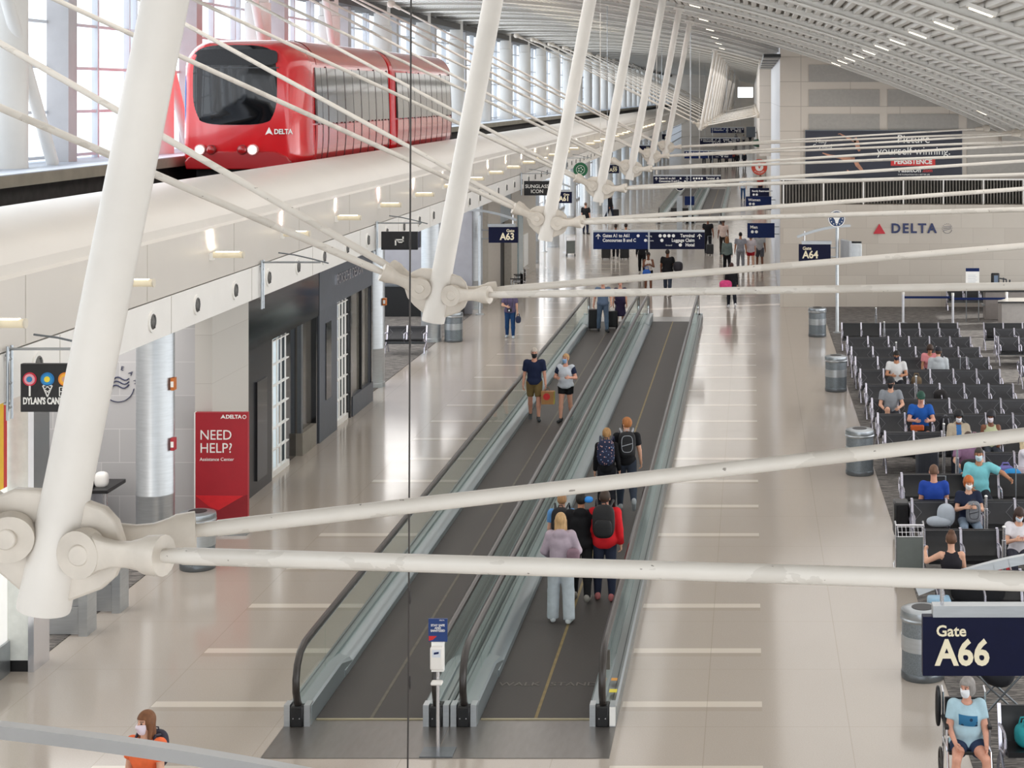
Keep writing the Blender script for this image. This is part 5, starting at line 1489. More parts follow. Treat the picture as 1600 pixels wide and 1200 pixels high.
def spot_mat(name, base, c2, c3, sc=18):
    n = N(name, 0.7, 0.3)
    v = n.t.nodes.new('ShaderNodeTexVoronoi'); v.inputs['Scale'].default_value = sc
    n.t.links.new(n.tc.outputs['Object'], v.inputs['Vector'])
    k1 = n.math('LESS_THAN', v.outputs['Distance'], 0.27)
    sp = n.t.nodes.new('ShaderNodeSeparateColor'); n.t.links.new(v.outputs['Color'], sp.inputs[0])
    c = n.mix(n.math('GREATER_THAN', sp.outputs[0], 0.5), lin(c2), lin(c3))
    n.base(n.mix(k1, lin(base), c))
    return n.m
FLORAL = spot_mat('floral_print', '#232A44', '#D9A79B', '#7E93B4', 22)
LEOPARD = spot_mat('leopard_print', '#B89770', '#4A3526', '#5E4532', 26)
zc = 0.012
# luggage cart
t = thing('luggage_cart', 'grey luggage cart with a wire basket beside the seat rows', 'cart', (2.60, 28.4, zc))
MB().bx(-0.22, 0.22, -0.03, 0.03, 0.16, 0.78).build('front_panel', mat('#6C726F', 0.45), t, 0.01)
fr = MB()
for s in (-1, 1):
    fr.tube([(s * 0.23, -0.03, 0.1), (s * 0.23, -0.03, 0.95), (s * 0.23, 0.1, 1.0)], 0.016, 8)
    fr.tube([(s * 0.23, 0.0, 0.14), (s * 0.2, 0.75, 0.14)], 0.018, 8)
fr.tube([(-0.23, -0.03, 0.97), (0.23, -0.03, 0.97)], 0.016, 8)
fr.build('frame', CHROME, t)
ba = MB()
for k in range(7): ba.tube([(-0.2 + 0.066 * k, -0.05, 0.96), (-0.2 + 0.066 * k, -0.2, 0.82), (-0.2 + 0.066 * k, -0.05, 0.78)], 0.005, 5)
for z_, y_ in ((0.95, -0.06), (0.88, -0.13), (0.82, -0.19)): ba.tube([(-0.21, y_, z_), (0.21, y_, z_)], 0.005, 5)
ba.build('wire_basket', CHROME, t)
MB().bx(-0.2, 0.2, 0.02, 0.75, 0.15, 0.18).build('deck', STEEL, t)
for (sx, sy) in ((-0.22, 0.0), (0.22, 0.0), (0.0, 0.7)): MB().cyl((sx - 0.015, sy, 0.07), (sx + 0.015, sy, 0.07), 0.07, 14).build('wheel', BLACK, t)
t2 = dup(t, 'distant luggage cart loaded beside the panelled shopfront', (-9.0, 86.0, 0), R(20))
# wheelchairs
def wheelchair(loc, label, rz=0.0):
    t = thing('wheelchair', label, 'wheelchair', loc, rz)
    MB().bx(-0.23, 0.23, -0.24, 0.2, 0.40, 0.44).build('seat', VINYLD, t, 0.01)
    MB().bx(-0.23, 0.23, 0.2, 0.24, 0.46, 0.92).build('backrest', VINYLD, t, 0.01)
    f = MB()
    for s in (-1, 1):
        f.tube([(s * 0.25, 0.22, 0.12), (s * 0.25, 0.22, 0.98), (s * 0.25, 0.36, 1.0)], 0.013, 8)
        f.tube([(s * 0.25, 0.22, 0.44), (s * 0.25, -0.26, 0.44), (s * 0.25, -0.36, 0.12)], 0.013, 8)
    f.build('frame', CHROME, t)
    for s in (-1, 1):
        MB().bx(s * 0.25 - 0.025, s * 0.25 + 0.025, -0.2, 0.2, 0.68, 0.72).build('armrest', BLACK, t, 0.008)
        MB().bx(s * 0.25 - 0.012, s * 0.25 + 0.012, -0.18, -0.15, 0.44, 0.68).build('arm_post', CHROME, t)
        MB().bx(s * 0.14 - 0.08, s * 0.14 + 0.08, -0.5, -0.32, 0.1, 0.12).build('footplate', STEEL, t)
        w = MB(); arcp = [(s * 0.29, 0.1 + 0.17 * math.cos(2 * PI * i / 28), 0.184 + 0.17 * math.sin(2 * PI * i / 28)) for i in range(29)]
        w.tube(arcp, 0.014, 8)
        for i in range(8): w.cyl((s * 0.29, 0.1, 0.184), (s * 0.29, 0.1 + 0.165 * math.cos(2 * PI * i / 8), 0.184 + 0.165 * math.sin(2 * PI * i / 8)), 0.004, 5)
        w.build('rear_wheel', RUBBER, t)
        MB().cyl((s * 0.23 - 0.012, -0.34, 0.06), (s * 0.23 + 0.012, -0.34, 0.06), 0.06, 14).build('caster', RUBBER, t)
    return t
wc = wheelchair((2.52, 20.25, 0), 'black wheelchair under the seated woman in pale blue')
MB().sup((-0.31, 0.2, 0.82), (0.035, 0.06, 0.24), 3, 14, 10).build('side_bolster', VINYLD, wc)
wheelchair((-9.35, 68.8, 0), 'empty wheelchair parked by the panelled shopfront doorway', R(-70))
wheelchair((-9.45, 70.4, 0), 'second empty wheelchair parked behind the one at the doorway', R(-75))
# stroller behind the seated woman
t = thing('stroller', 'black folded stroller with a blue patch behind the seated woman', 'stroller', (3.12, 22.0, zc))
MB().sup((-0.05, 0, 0.75), (0.30, 0.26, 0.20), 2.4, 22, 12, Matrix.Rotation(R(28), 3, 'Y')).build('seat_fabric', mat('#23252C', 0.7, 0, 0.15, 8), t)
MB().sup((-0.25, 0.05, 0.95), (0.2, 0.24, 0.18), 2.2, 20, 10, Matrix.Rotation(R(-20), 3, 'Y')).build('canopy', mat('#1A1B20', 0.7), t)
MB().sup((0.07, -0.2, 0.93), (0.05, 0.04, 0.09), 2.4, 12, 8).build('blue_patch', mat('#2E5FB0', 0.6), t)
f = MB()
for s in (-1, 1): f.tube([(-0.5, s * 0.22, 1.0), (-0.1, s * 0.24, 0.55), (0.4, s * 0.24, 0.1)], 0.014, 8).tube([(0.3, s * 0.24, 0.75), (-0.3, s * 0.24, 0.1)], 0.014, 8)
f.tube([(-0.5, -0.22, 1.0), (-0.5, 0.22, 1.0)], 0.018, 8); f.build('frame', STEELD, t)
for (sx, sy) in ((0.4, -0.24), (0.4, 0.24), (-0.3, -0.24), (-0.3, 0.24)): MB().cyl((sx, sy - 0.02, 0.09), (sx, sy + 0.02, 0.09), 0.09, 16).build('wheel', RUBBER, t)
backpack((3.26, 21.86, 0.83), 'grey and black backpack piled on the folded stroller', '#6E7074', R(180), 0.85)
soft_bag((3.20, 20.18, 0.44), 'teal soft bag on the first seat beside the woman in pale blue', '#1C8C93', (0.12, 0.14, 0.13), 0.2)
soft_bag((3.43, 20.05, 0.44), 'leopard print bag on the seat next to the teal bag', '#B89770', (0.15, 0.14, 0.16), 0, m=LEOPARD)
tag(MB().sup((3.85, 20.47, 0.865), (0.22, 0.10, 0.055), 2.4).build('white_jumper', mat('#E3E3E6', 0.8)), 'white jumper heaped on top of the seat backs at the lower corner', 'clothing')
# suitcases among the seats
suitcase((3.62, 35.6, zc), 'large dark blue grey suitcase standing in the gap before the tenth row', '#34373F', 0.46, 0.72, 0.3, 0, 0)
suitcase((2.72, 31.4, zc), 'black suitcase tight against the end of the thirteenth row', '#18181A', 0.28, 0.66, 0.4, 0, 0)
suitcase((2.78, 25.6, zc), 'pale blue ribbed suitcase beneath the rod by the big gate sign', '#8FB3CC', 0.34, 0.6, 0.26, 0, 0)
suitcase((5.02, 32.0, zc), 'black cabin case with a raised handle beside the man in turquoise', '#16161A', 0.46, 0.5, 0.26, 0, 0.62)
suitcase((3.45, 31.6, zc), 'small case with a raised silver handle before the eleventh bench', '#3A3A40', 0.3, 0.5, 0.24, 0, 0.55)
suitcase((5.75, 46.6, zc), 'small dark case with a tall loop handle among the middle rows', '#2B2B30', 0.34, 0.52, 0.24, 0, 0.42)
backpack((4.36, 38.78, 0.44), 'black backpack standing on the seat beside the man in royal blue', '#1C1C20', 0, 0.85, trim='#8A8A92')
backpack((4.72, 36.55, 0.44), 'black and purple backpack on the seat beside the woman in beige', '#2A2230', 0, 0.95, trim='#B58A98')
backpack((6.1, 36.6, 0.44), 'navy backpack on the seat beside the woman in the tank top', '#20223A', 0, 0.8)
soft_bag((4.68, 42.72, 0.44), 'dark domed bag on a seat of the seventh row', '#1E1A1B', (0.17, 0.13, 0.16), 0, handles=False)
soft_bag((4.3, 45.0, 0.44), 'brown striped bag on the seat next to the man in white', '#6E5C45', (0.14, 0.12, 0.14))
backpack((4.12, 28.0, zc), 'red backpack with grey panels on the carpet near the viewer', '#B3202C', 0.2, 0.95, trim='#C9B9B9')
soft_bag((5.08, 34.52, 0.445), 'lilac lunch bag on the seat beside the blond child', '#7F7BC0', (0.16, 0.09, 0.10))
soft_bag((5.02, 33.3, 0.445), 'bright blue carrier bag on the seat behind the man in turquoise', '#1F86C4', (0.2, 0.12, 0.2), 0.3, handles=False)
soft_bag((5.6, 33.3, 0.445), 'pale pink tote with loop handles on a seat by the blond child', '#D9CBD0', (0.15, 0.10, 0.2), -0.2)
# kiosk post and wayfinder past the walkways
t = thing('information_post', 'grey post with a small dark screen between the walkway pairs', 'post', (-4.15, 100, 0))
MB().bx(-0.16, 0.16, -0.16, 0.16, 0, 2.2).build('post', STEEL, t)
MB().bx(-0.5, 0.5, -0.1, 0.1, 0.8, 1.5).build('screen', BLACK, t)
MB().bx(-0.6, 0.6, -0.4, 0.4, 0, 0.1).build('base', STEELD, t)
t = thing('information_post', 'blue topped small post at the start of the far walkway pair', 'post', (-3.83, 107.0, 0.01))
MB().cyl((0, 0, 0), (0, 0, 1.4), 0.03, 8).build('post', STEEL, t)
MB().bx(-0.3, 0.3, -0.03, 0.03, 1.2, 1.75).build('placard', NAVYB, t)
# dark hanging screen in the empty lounge
t = thing('hanging_screen', 'dark hanging screen above the empty lounge, seen edge on', 'screen', (-10.9, 56.5, 2.6))
MB().bx(-0.05, 0.05, 0, 3.6, 0.45, 1.25).build('screen', mat('#3B3C4A', 0.3), t)
for yy in (0.5, 3.1): MB().cyl((0, yy, 1.25), (0, yy, 1.71), 0.02, 8).build('hanger', STEEL, t)
t = thing('hanging_screen', 'small blue hanging sign behind the black monogram sign', 'sign', (-11.2, 51, 2.9))
MB().bx(-0.3, 0.3, -0.04, 0.04, 0.5, 1.0).build('panel', NAVYB, t)
MB().cyl((0, 0, 1.0), (0, 0, 1.41), 0.02, 8).build('hanger', STEEL, t)

# ------------------------------------------------------------------ people: smooth distance-field bodies turned into one continuous skin
def A3(v): return np.array(v, dtype=float)
def sd_rc(P, a, b, ra, rb):
    ba = b - a; L2 = max(ba @ ba, 1e-9)
    h = np.clip(((P - a) @ ba) / L2, 0, 1)
    return np.linalg.norm(P - a - h[:, None] * ba, axis=1) - (ra + (rb - ra) * h)
def sd_el(P, c, r, M=None):
    q = P - c
    if M is not None: q = q @ M
    k0 = np.linalg.norm(q / r, axis=1); k1 = np.linalg.norm(q / (r * r), axis=1) + 1e-9
    return k0 * (k0 - 1.0) / k1
def smin(a, b, k):
    h = np.clip(0.5 + 0.5 * (b - a) / k, 0, 1)
    return b * (1 - h) + a * h - k * h * (1 - h)
def union(P, prims, infl=0.0, k=0.03):
    d = None
    for p in prims:
        if p[0] == 'rc': e = sd_rc(P, p[1], p[2], p[3] + infl, p[4] + infl)
        else: e = sd_el(P, p[1], p[2] + infl, p[3])
        d = e if d is None else smin(d, e, k)
    return d
def bounds(prims, pad):
    lo = np.full(3, 1e9); hi = np.full(3, -1e9)
    for p in prims:
        if p[0] == 'rc':
            for q, r in ((p[1], p[3]), (p[2], p[4])): lo = np.minimum(lo, q - r); hi = np.maximum(hi, q + r)
        else:
            r = p[2].max(); lo = np.minimum(lo, p[1] - r); hi = np.maximum(hi, p[1] + r)
    return lo - pad, hi + pad
EDG = [((0, 0, 0), (1, 0, 0)), ((0, 1, 0), (1, 1, 0)), ((0, 0, 1), (1, 0, 1)), ((0, 1, 1), (1, 1, 1)), ((0, 0, 0), (0, 1, 0)), ((1, 0, 0), (1, 1, 0)),
       ((0, 0, 1), (0, 1, 1)), ((1, 0, 1), (1, 1, 1)), ((0, 0, 0), (0, 0, 1)), ((1, 0, 0), (1, 0, 1)), ((0, 1, 0), (0, 1, 1)), ((1, 1, 0), (1, 1, 1))]
def nets(fn, lo, hi, st):
    n = np.ceil((hi - lo) / st).astype(int) + 2
    g = [lo[i] + st * np.arange(n[i]) for i in range(3)]
    X, Y, Z = np.meshgrid(*g, indexing='ij')
    V = fn(np.stack([X.ravel(), Y.ravel(), Z.ravel()], 1)).reshape(n)
    I = V < 0
    c = [I[i:n[0] - 1 + i, j:n[1] - 1 + j, k:n[2] - 1 + k] for i in (0, 1) for j in (0, 1) for k in (0, 1)]
    s = sum(x.astype(int) for x in c)
    act = np.argwhere((s > 0) & (s < 8))
    if len(act) == 0: return [], []
    idx = -np.ones(np.array(n) - 1, dtype=int); idx[tuple(act.T)] = np.arange(len(act))
    acc = np.zeros((len(act), 3)); cnt = np.zeros(len(act))
    for e0, e1 in EDG:
        a = act + np.array(e0); b = act + np.array(e1)
        va = V[tuple(a.T)]; vb = V[tuple(b.T)]
        cr = (va < 0) != (vb < 0)
        t = np.where(cr, va / np.where(cr, va - vb, 1), 0)
        p = np.array(e0) + t[:, None] * (np.array(e1) - np.array(e0))
        acc[cr] += p[cr]; cnt[cr] += 1
    verts = lo + st * (act + acc / cnt[:, None])
    faces = []
    for ax in range(3):
        u, w = (ax + 1) % 3, (ax + 2) % 3
        sl0 = [slice(None)] * 3; sl1 = [slice(None)] * 3
        sl0[ax] = slice(0, -1); sl1[ax] = slice(1, None)
        cr = np.argwhere(I[tuple(sl0)] != I[tuple(sl1)])
        ok = (cr[:, u] > 0) & (cr[:, w] > 0) & (cr[:, u] < n[u] - 1) & (cr[:, w] < n[w] - 1)
        cr = cr[ok]
        du = np.zeros(3, int); du[u] = 1; dw = np.zeros(3, int); dw[w] = 1
        q = np.stack([idx[tuple((cr - du - dw).T)], idx[tuple((cr - dw).T)], idx[tuple(cr.T)], idx[tuple((cr - du).T)]], 1)
        ins = I[tuple(cr.T)]
        q[~ins] = q[~ins][:, ::-1]
        faces.append(q)
    return verts, np.concatenate(faces)
def sdf_obj(name, pieces, m, parent, colour=None):
    vs = []; fs = []
    off = 0
    for v, f in pieces:
        if len(v) == 0: continue
        vs.append(v); fs.append(np.asarray(f) + off); off += len(v)
    if not vs: return None
    vs = np.concatenate(vs); fs = np.concatenate(fs)
    me = bpy.data.meshes.new(name)
    me.from_pydata(vs.tolist(), [], fs.tolist())
    ms = m if isinstance(m, (list, tuple)) else [m]
    for q in ms: me.materials.append(q)
    if colour is not None:
        me.polygons.foreach_set('material_index', colour(vs[fs].mean(axis=1)))
    me.polygons.foreach_set('use_smooth', [True] * len(me.polygons))
    me.update()
    o = bpy.data.objects.new(name, me); COL.objects.link(o); o.parent = parent
    return o
def rx(a): c, s = math.cos(a), math.sin(a); return np.array([[1, 0, 0], [0, c, -s], [0, s, c]])
def ry(a): c, s = math.cos(a), math.sin(a); return np.array([[c, 0, s], [0, 1, 0], [-s, 0, c]])
def rzm(a): c, s = math.cos(a), math.sin(a); return np.array([[c, -s, 0], [s, c, 0], [0, 0, 1]])
def unit(v): return v / (np.linalg.norm(v) + 1e-9)

SKINS = {'fair': '#D9A88E', 'pink': '#D39B84', 'tan': '#B98363', 'brown': '#7B4E38', 'dark': '#54362A'}
def cloth(h): return mat(h, 0.8, 0, 0.10, 9, 0.25, bump=0.15)

def person(label, pos, yaw=0.0, h=1.72, g=1.0, top=('tee', '#222222'), bottom=('trousers', '#222222'), shoes='#222222', hair=('short', '#3A2A20'),
           skin='fair', mask=None, sit=False, lean=0.0, hy=0.0, hp=0.0, aL=(4, 9, 8, 0), aR=(4, 9, 8, 0), lL=(0, 0, 3), lR=(0, 0, 3), female=False,
           seat_z=0.45, group=None, cat='person', accent=None, print_=None, st=None, extra=None, bust=1.0):
    """yaw 0 faces the viewer; arms (swing, out, elbow, inward) and legs (swing, knee, out) in degrees"""
    k = h / 1.75
    dist = pos[1]
    st = st or (0.017 if dist < 32 else 0.021 if dist < 55 else 0.028 if dist < 80 else 0.036)
    fine = dist < 62
    t = thing('person', label, cat, pos, yaw, group)
    Rt = rx(R(lean))                     # lean forward is towards -y
    up = Rt @ A3((0, 0, 1)); fw = Rt @ A3((0, -1, 0)); X = A3((1, 0, 0))
    thigh, shin, ua, fa = 0.43 * k, 0.42 * k, 0.285 * k, 0.25 * k
    def legdir(a, out, s): a = R(a); o = R(out); return A3((s * math.sin(o), -math.sin(a) * math.cos(o), -math.cos(a) * math.cos(o)))
    legs = {}
    for s, L in ((1, lL), (-1, lR)):
        td = legdir(L[0], L[2], s); sd = legdir(L[0] - L[1], L[2] * 0.4, s)
        legs[s] = (td, sd)
    drop = {s: -(legs[s][0][2] * thigh + legs[s][1][2] * shin) for s in (1, -1)}
    hipz = (seat_z + 0.085 * k) if sit else max(drop.values()) + 0.085 * k
    pel = A3((0, 0, hipz))
    hips = {s: pel + X * (s * 0.088 * k) for s in (1, -1)}
    knees = {s: hips[s] + legs[s][0] * thigh for s in (1, -1)}
    ank = {s: knees[s] + legs[s][1] * shin for s in (1, -1)}
    sh_w = (0.165 if female else 0.185) * k
    sho = {s: pel + up * (0.475 * k) + X * (s * sh_w) for s in (1, -1)}
    elb = {}; wri = {}; fdir = {}
    for s, a in ((1, aL), (-1, aR)):
        sw, out, el, inn = [R(q) for q in a]
        ud = A3((s * math.sin(out), -math.sin(sw) * math.cos(out), -math.cos(sw) * math.cos(out)))
        elb[s] = sho[s] + ud * ua
        a2 = sw + el
        fd = A3((s * (math.sin(out) * math.cos(el) * 0.6 - math.sin(inn)), -math.sin(a2) * math.cos(inn), -math.cos(a2) * math.cos(inn)))
        fdir[s] = unit(fd); wri[s] = elb[s] + fdir[s] * fa
    nb = pel + up * (0.50 * k); hc = pel + up * (0.545 * k) + (Rt @ rx(R(hp) * 0.4)) @ A3((0, -0.015, 0.155)) * k
    Rh = Rt @ rzm(R(hy)) @ rx(R(hp))
    E = lambda c, r, M=Rt: ('el', c, A3(r) * k, M)
    C = lambda a, b, ra, rb: ('rc', a, b, ra * k, rb * k)
    gb = g
    torso = [E(pel + up * 0.015 * k, (0.168 * gb, 0.122 * gb, 0.125)), E(pel + up * 0.17 * k + fw * 0.012 * (gb - 1) * 5 * k, (0.145 * gb, 0.112 * gb ** 1.4, 0.15)),
             E(pel + up * 0.345 * k, (0.162 * gb ** 0.7, 0.115 * gb ** 0.8, 0.17)), C(sho[-1] - up * 0.012, sho[1] - up * 0.012, 0.052, 0.052)]
    if female: torso.append(E(pel + up * 0.325 * k + fw * 0.075 * k, (0.125 * gb ** 0.6, 0.075 * bust, 0.085)))
    arms = {s: [C(sho[s], elb[s], 0.053 * g ** 0.6, 0.041 * g ** 0.5), C(elb[s], wri[s], 0.041 * g ** 0.5, 0.028)] for s in (1, -1)}
    legp = {s: [C(hips[s] - up * 0.01, knees[s], 0.088 * g ** 0.8, 0.056), C(knees[s], knees[s] + (ank[s] - knees[s]) * 0.35, 0.055, 0.056), C(knees[s] + (ank[s] - knees[s]) * 0.3, ank[s], 0.057, 0.038)] for s in (1, -1)}
    neck = [C(nb - up * 0.03 * k, hc - up * 0.03 * k, 0.056 if female else 0.062, 0.052)]
    feet = {}
    for s in (1, -1):
        fdn = A3((s * 0.18, -1, 0)) if legs[s][1][2] < -0.75 else unit(A3((0, -0.6, -0.8)))
        if legs[s][1][1] > 0.35 and not sit: fdn = unit(A3((0, -0.75, -0.75)))
        fdn = unit(fdn)
        feet[s] = (ank[s] - fdn * 0.05 * k - A3((0, 0, 0.035 * k)), ank[s] + fdn * 0.15 * k - A3((0, 0, 0.048 * k)))
    # ---- skin
    HD = lambda P: (P - hc) @ Rh
    skull = [('el', hc + Rh @ A3((0, 0.012, 0.025)) * k, A3((0.075, 0.094, 0.098)) * k, Rh), ('el', hc + Rh @ A3((0, -0.03, -0.045)) * k, A3((0.056, 0.062, 0.075)) * k, Rh)]
    face = list(skull)
    face += [('rc', hc + Rh @ A3((0, -0.083, 0.015)) * k, hc + Rh @ A3((0, -0.103, -0.018)) * k, 0.008 * k, 0.013 * k)]
    for s in (1, -1): face += [('el', hc + Rh @ A3((s * 0.077, 0.012, -0.004)) * k, A3((0.012, 0.02, 0.033)) * k, Rh)]
    body = torso + arms[1] + arms[-1] + legp[1] + legp[-1] + neck + skull
    for s in (1, -1): body = body + [C(feet[s][0], feet[s][1], 0.035, 0.03)]
    def fb(P):
        d = union(P, torso + neck, 0, 0.035)
        for s in (1, -1):
            d = smin(d, union(P, legp[s] + [C(feet[s][0], feet[s][1], 0.035, 0.03)], 0, 0.02), 0.025)
            d = smin(d, union(P, arms[s], 0, 0.015), 0.018)
        return smin(d, union(P, skull, -0.004, 0.03), 0.02)
    lo, hi = bounds(body, 0.05)
    pcs = [nets(fb, lo, hi, st)]
    hs = 0.0085 if dist < 32 else 0.011 if fine else 0.017
    lo, hi = bounds(face, 0.03)
    def ff(P):
        d = union(P, face, 0, 0.014)
        q = HD(P) / k
        for s in (1, -1):
            d = np.maximum(d, -(np.linalg.norm((q - A3((s * 0.031, -0.094, 0.016))) / A3((1.5, 0.8, 0.9)), axis=1) - 0.013) * k)
        return d
    pcs.append(nets(ff, lo, hi, hs))
    # hands with five separate fingers
    for s in (1, -1):
        d = fdir[s]; side = A3((-s, 0, 0.0)); nrm = side - d * (side @ d)
        if np.linalg.norm(nrm) < 0.35: nrm = A3((0, 0, -1)) - d * (-d[2])
        nrm = unit(nrm); th = np.cross(d, nrm)
        if th @ A3((0, -1, 0.6)) < 0: th = -th
        w0 = wri[s]; hp_ = []
        for j, off in enumerate((0.027, 0.009, -0.009, -0.026)):
            hp_.append(C(w0 + d * 0.012 + th * off * 0.6 * k, w0 + d * 0.085 * k + th * off * k, 0.015, 0.0125))
        fing = []
        for j, (off, L) in enumerate(((0.029, 0.07), (0.0095, 0.079), (-0.0095, 0.073), (-0.028, 0.057))):
            b0_ = w0 + d * 0.085 * k + th * off * k
            c1 = R(22 + 5 * j); m1 = b0_ + (d * math.cos(c1) + nrm * math.sin(c1)) * L * 0.55 * k
            c2 = R(58 + 7 * j); e1 = m1 + (d * math.cos(c2) + nrm * math.sin(c2)) * L * 0.5 * k
            fing += [C(b0_, m1, 0.0095, 0.0085), C(m1, e1, 0.0085, 0.007)]
        tb = w0 + d * 0.03 * k + th * 0.028 * k
        tm = tb + unit(d * 0.6 + th * 0.7 + nrm * 0.35) * 0.04 * k; te = tm + unit(d * 0.95 + th * 0.15 + nrm * 0.4) * 0.03 * k
        fing += [C(tb, tm, 0.013, 0.0105), C(tm, te, 0.0105, 0.008)]
        allp = hp_ + fing
        def fh(P, hp_=hp_, fing=fing, s=s):
            a = union(P, hp_ + [C(wri[s] - fdir[s] * 0.02, wri[s] + fdir[s] * 0.02, 0.0275, 0.026)], 0, 0.012)
            return smin(a, union(P, fing, 0, 0.002), 0.006)
        lo, hi = bounds(allp, 0.015)
        pcs.append(nets(fh, lo, hi, 0.0065 if dist < 32 else 0.0085 if fine else 0.013))
    skm = mat(SKINS[skin], 0.55, 0, 0.05, 30, 0.4)
    skd = mat({'fair': '#3B2A22', 'pink': '#3B2A22', 'tan': '#2A1B14', 'brown': '#1C110C', 'dark': '#140C09'}[skin], 0.4)
    lip = mat({'fair': '#B5726A', 'pink': '#B5726A', 'tan': '#94584A', 'brown': '#5E352C', 'dark': '#46271F'}[skin], 0.5)
    def colr(cn):
        q = HD(cn) / k; r = np.zeros(len(cn), dtype=int)
        for s in (1, -1):
            r[(np.linalg.norm((q - A3((s * 0.031, -0.085, 0.014))) / A3((1.6, 2.2, 0.75)), axis=1) < 0.0105)] = 1
            r[(np.abs(q[:, 2] - 0.038) < 0.0045) & (np.abs(q[:, 0] - s * 0.033) < 0.018) & (q[:, 1] < -0.06)] = 1
        r[(np.abs(q[:, 2] + 0.054) < 0.008) & (np.abs(q[:, 0]) < 0.024) & (q[:, 1] < -0.07)] = 2
        return r
    sdf_obj('body', pcs, [skm, skd, lip], t, colr)
    # ---- clothes
    kind, colt = top
    infl = {'tee': 0.019, 'long': 0.018, 'hoodie': 0.032, 'tank': 0.014, 'dress': 0.02, 'shirt': 0.026}[kind]
    frac = {'tee': 0.62, 'long': 2, 'hoodie': 2, 'tank': 0, 'dress': 0.5, 'shirt': 0.75}[kind]
    sl = {}
    for s in (1, -1):
        if frac >= 2: sl[s] = arms[s]
        elif frac > 0: sl[s] = [C(sho[s], sho[s] + (elb[s] - sho[s]) * frac, 0.056 * g ** 0.6, 0.05 * g ** 0.5)]
        else: sl[s] = []
    hem = -0.06 * k if kind != 'hoodie' else -0.09 * k
    if sit: hem = -0.02 * k
    def ft(P):
        d = union(P, torso, infl, 0.035)
        u = (P - pel) @ up
        d = np.maximum(d, hem - u)
        for s in (1, -1):
            if sl[s]:
                e = union(P, sl[s], infl * 0.85 + (0.004 if frac < 2 else 0), 0.015)
                endp, dr = (wri[s] - fdir[s] * 0.005, fdir[s]) if frac >= 2 else (sho[s] + (elb[s] - sho[s]) * frac, unit(elb[s] - sho[s]))
                e = np.maximum(e, (P - endp) @ dr)
                d = smin(d, e, 0.02)
        hole = np.linalg.norm(P - (nb + up * 0.035 * k + fw * 0.02 * k), axis=1) - 0.074 * k
        d = np.maximum(d, -hole) if kind != 'hoodie' else d
        if kind == 'tank':
            for s in (1, -1): d = np.maximum(d, -(np.linalg.norm(P - (sho[s] + X * s * 0.01), axis=1) - 0.085 * k))
        if kind == 'hoodie':
            hd = sd_el(P, nb + up * 0.01 * k - fw * 0.085 * k, A3((0.115, 0.06, 0.085)) * k, Rt)
            ro = np.sqrt((np.sqrt(((P - nb - up * 0.01) @ X) ** 2 + ((P - nb) @ fw) ** 2) - 0.075 * k) ** 2 + ((P - nb) @ up - 0.01 * k) ** 2) - 0.026 * k
            d = np.maximum(d, -hole); d = smin(d, smin(hd, ro, 0.03), 0.025)
        return d
    lo, hi = bounds(torso + sl[1] + sl[-1], 0.13 if kind == 'hoodie' else 0.07)
    cm = cloth(colt)
    if accent and accent[0] == 'sleeves':
        def ca(cn): return (np.minimum(*[np.linalg.norm(cn - (sho[s] + X * s * 0.05 + (elb[s] - sho[s]) * 0.35), axis=1) for s in (1, -1)]) < 0.125 * k).astype(int)
        sdf_obj('shirt', [nets(ft, lo, hi, st)], [cm, cloth(accent[1])], t, ca)
    elif accent and accent[0] == 'inner':
        def ca(cn): return ((np.abs(cn @ X) < 0.055 * k) & ((cn - pel) @ fw > 0.03)).astype(int)
        sdf_obj('jacket', [nets(ft, lo, hi, st)], [cm, cloth(accent[1])], t, ca)
    else:
        sdf_obj({'tee': 'shirt', 'shirt': 'shirt', 'long': 'jumper', 'hoodie': 'hoodie', 'tank': 'vest', 'dress': 'bodice'}[kind], [nets(ft, lo, hi, st)], cm, t)
    bk, colb = bottom
    cutf = {'trousers': 2, 'baggy': 2, 'shorts': 0.82, 'short_shorts': 0.5, 'skirt': 0, 'dress': 0}[bk]
    bi = {'trousers': 0.017, 'baggy': 0.036, 'shorts': 0.026, 'short_shorts': 0.02, 'skirt': 0.02, 'dress': 0.02}[bk]
    if bk in ('skirt', 'dress'):
        L = 0.42 if bk == 'skirt' else 0.5
        a_ = pel + up * 0.06 * k; b_ = pel - A3((0, 0, 1)) * L * k
        def fs_(P):
            d = smin(union(P, torso[:2], 0.016, 0.03), sd_rc(P, pel, b_, 0.13 * k * g, 0.2 * k * g), 0.04)
            return np.maximum(np.maximum(d, (P - (pel + up * 0.1 * k)) @ up), (b_[2] + 0.02 - P[:, 2]))
        lo, hi = bounds([('rc', pel, b_, 0.2, 0.24), torso[0], torso[1]], 0.05)
        sdf_obj('skirt', [nets(fs_, lo, hi, st)], cloth(colb), t)
    else:
        def fp(P):
            d = union(P, torso[:2], bi * 0.7, 0.03)
            d = np.maximum(d, (P - (pel + up * (0.09 if not sit else 0.07) * k)) @ up)
            for s in (1, -1):
                if cutf >= 2:
                    pr = legp[s] if bk == 'trousers' else [legp[s][0], C(knees[s], ank[s], 0.06, 0.056)]
                    e = union(P, pr, bi, 0.02); e = np.maximum(e, (P - (ank[s] + legs[s][1] * 0.02)) @ legs[s][1])
                else:
                    e = union(P, legp[s][:1], bi, 0.02); e = np.maximum(e, (P - (hips[s] + legs[s][0] * thigh * cutf)) @ legs[s][0])
                d = smin(d, e, 0.022)
            return d
        lo, hi = bounds(torso[:1] + legp[1] + legp[-1], 0.07)
        sdf_obj('trousers' if cutf >= 2 else 'shorts', [nets(fp, lo, hi, st)], cloth(colb), t)
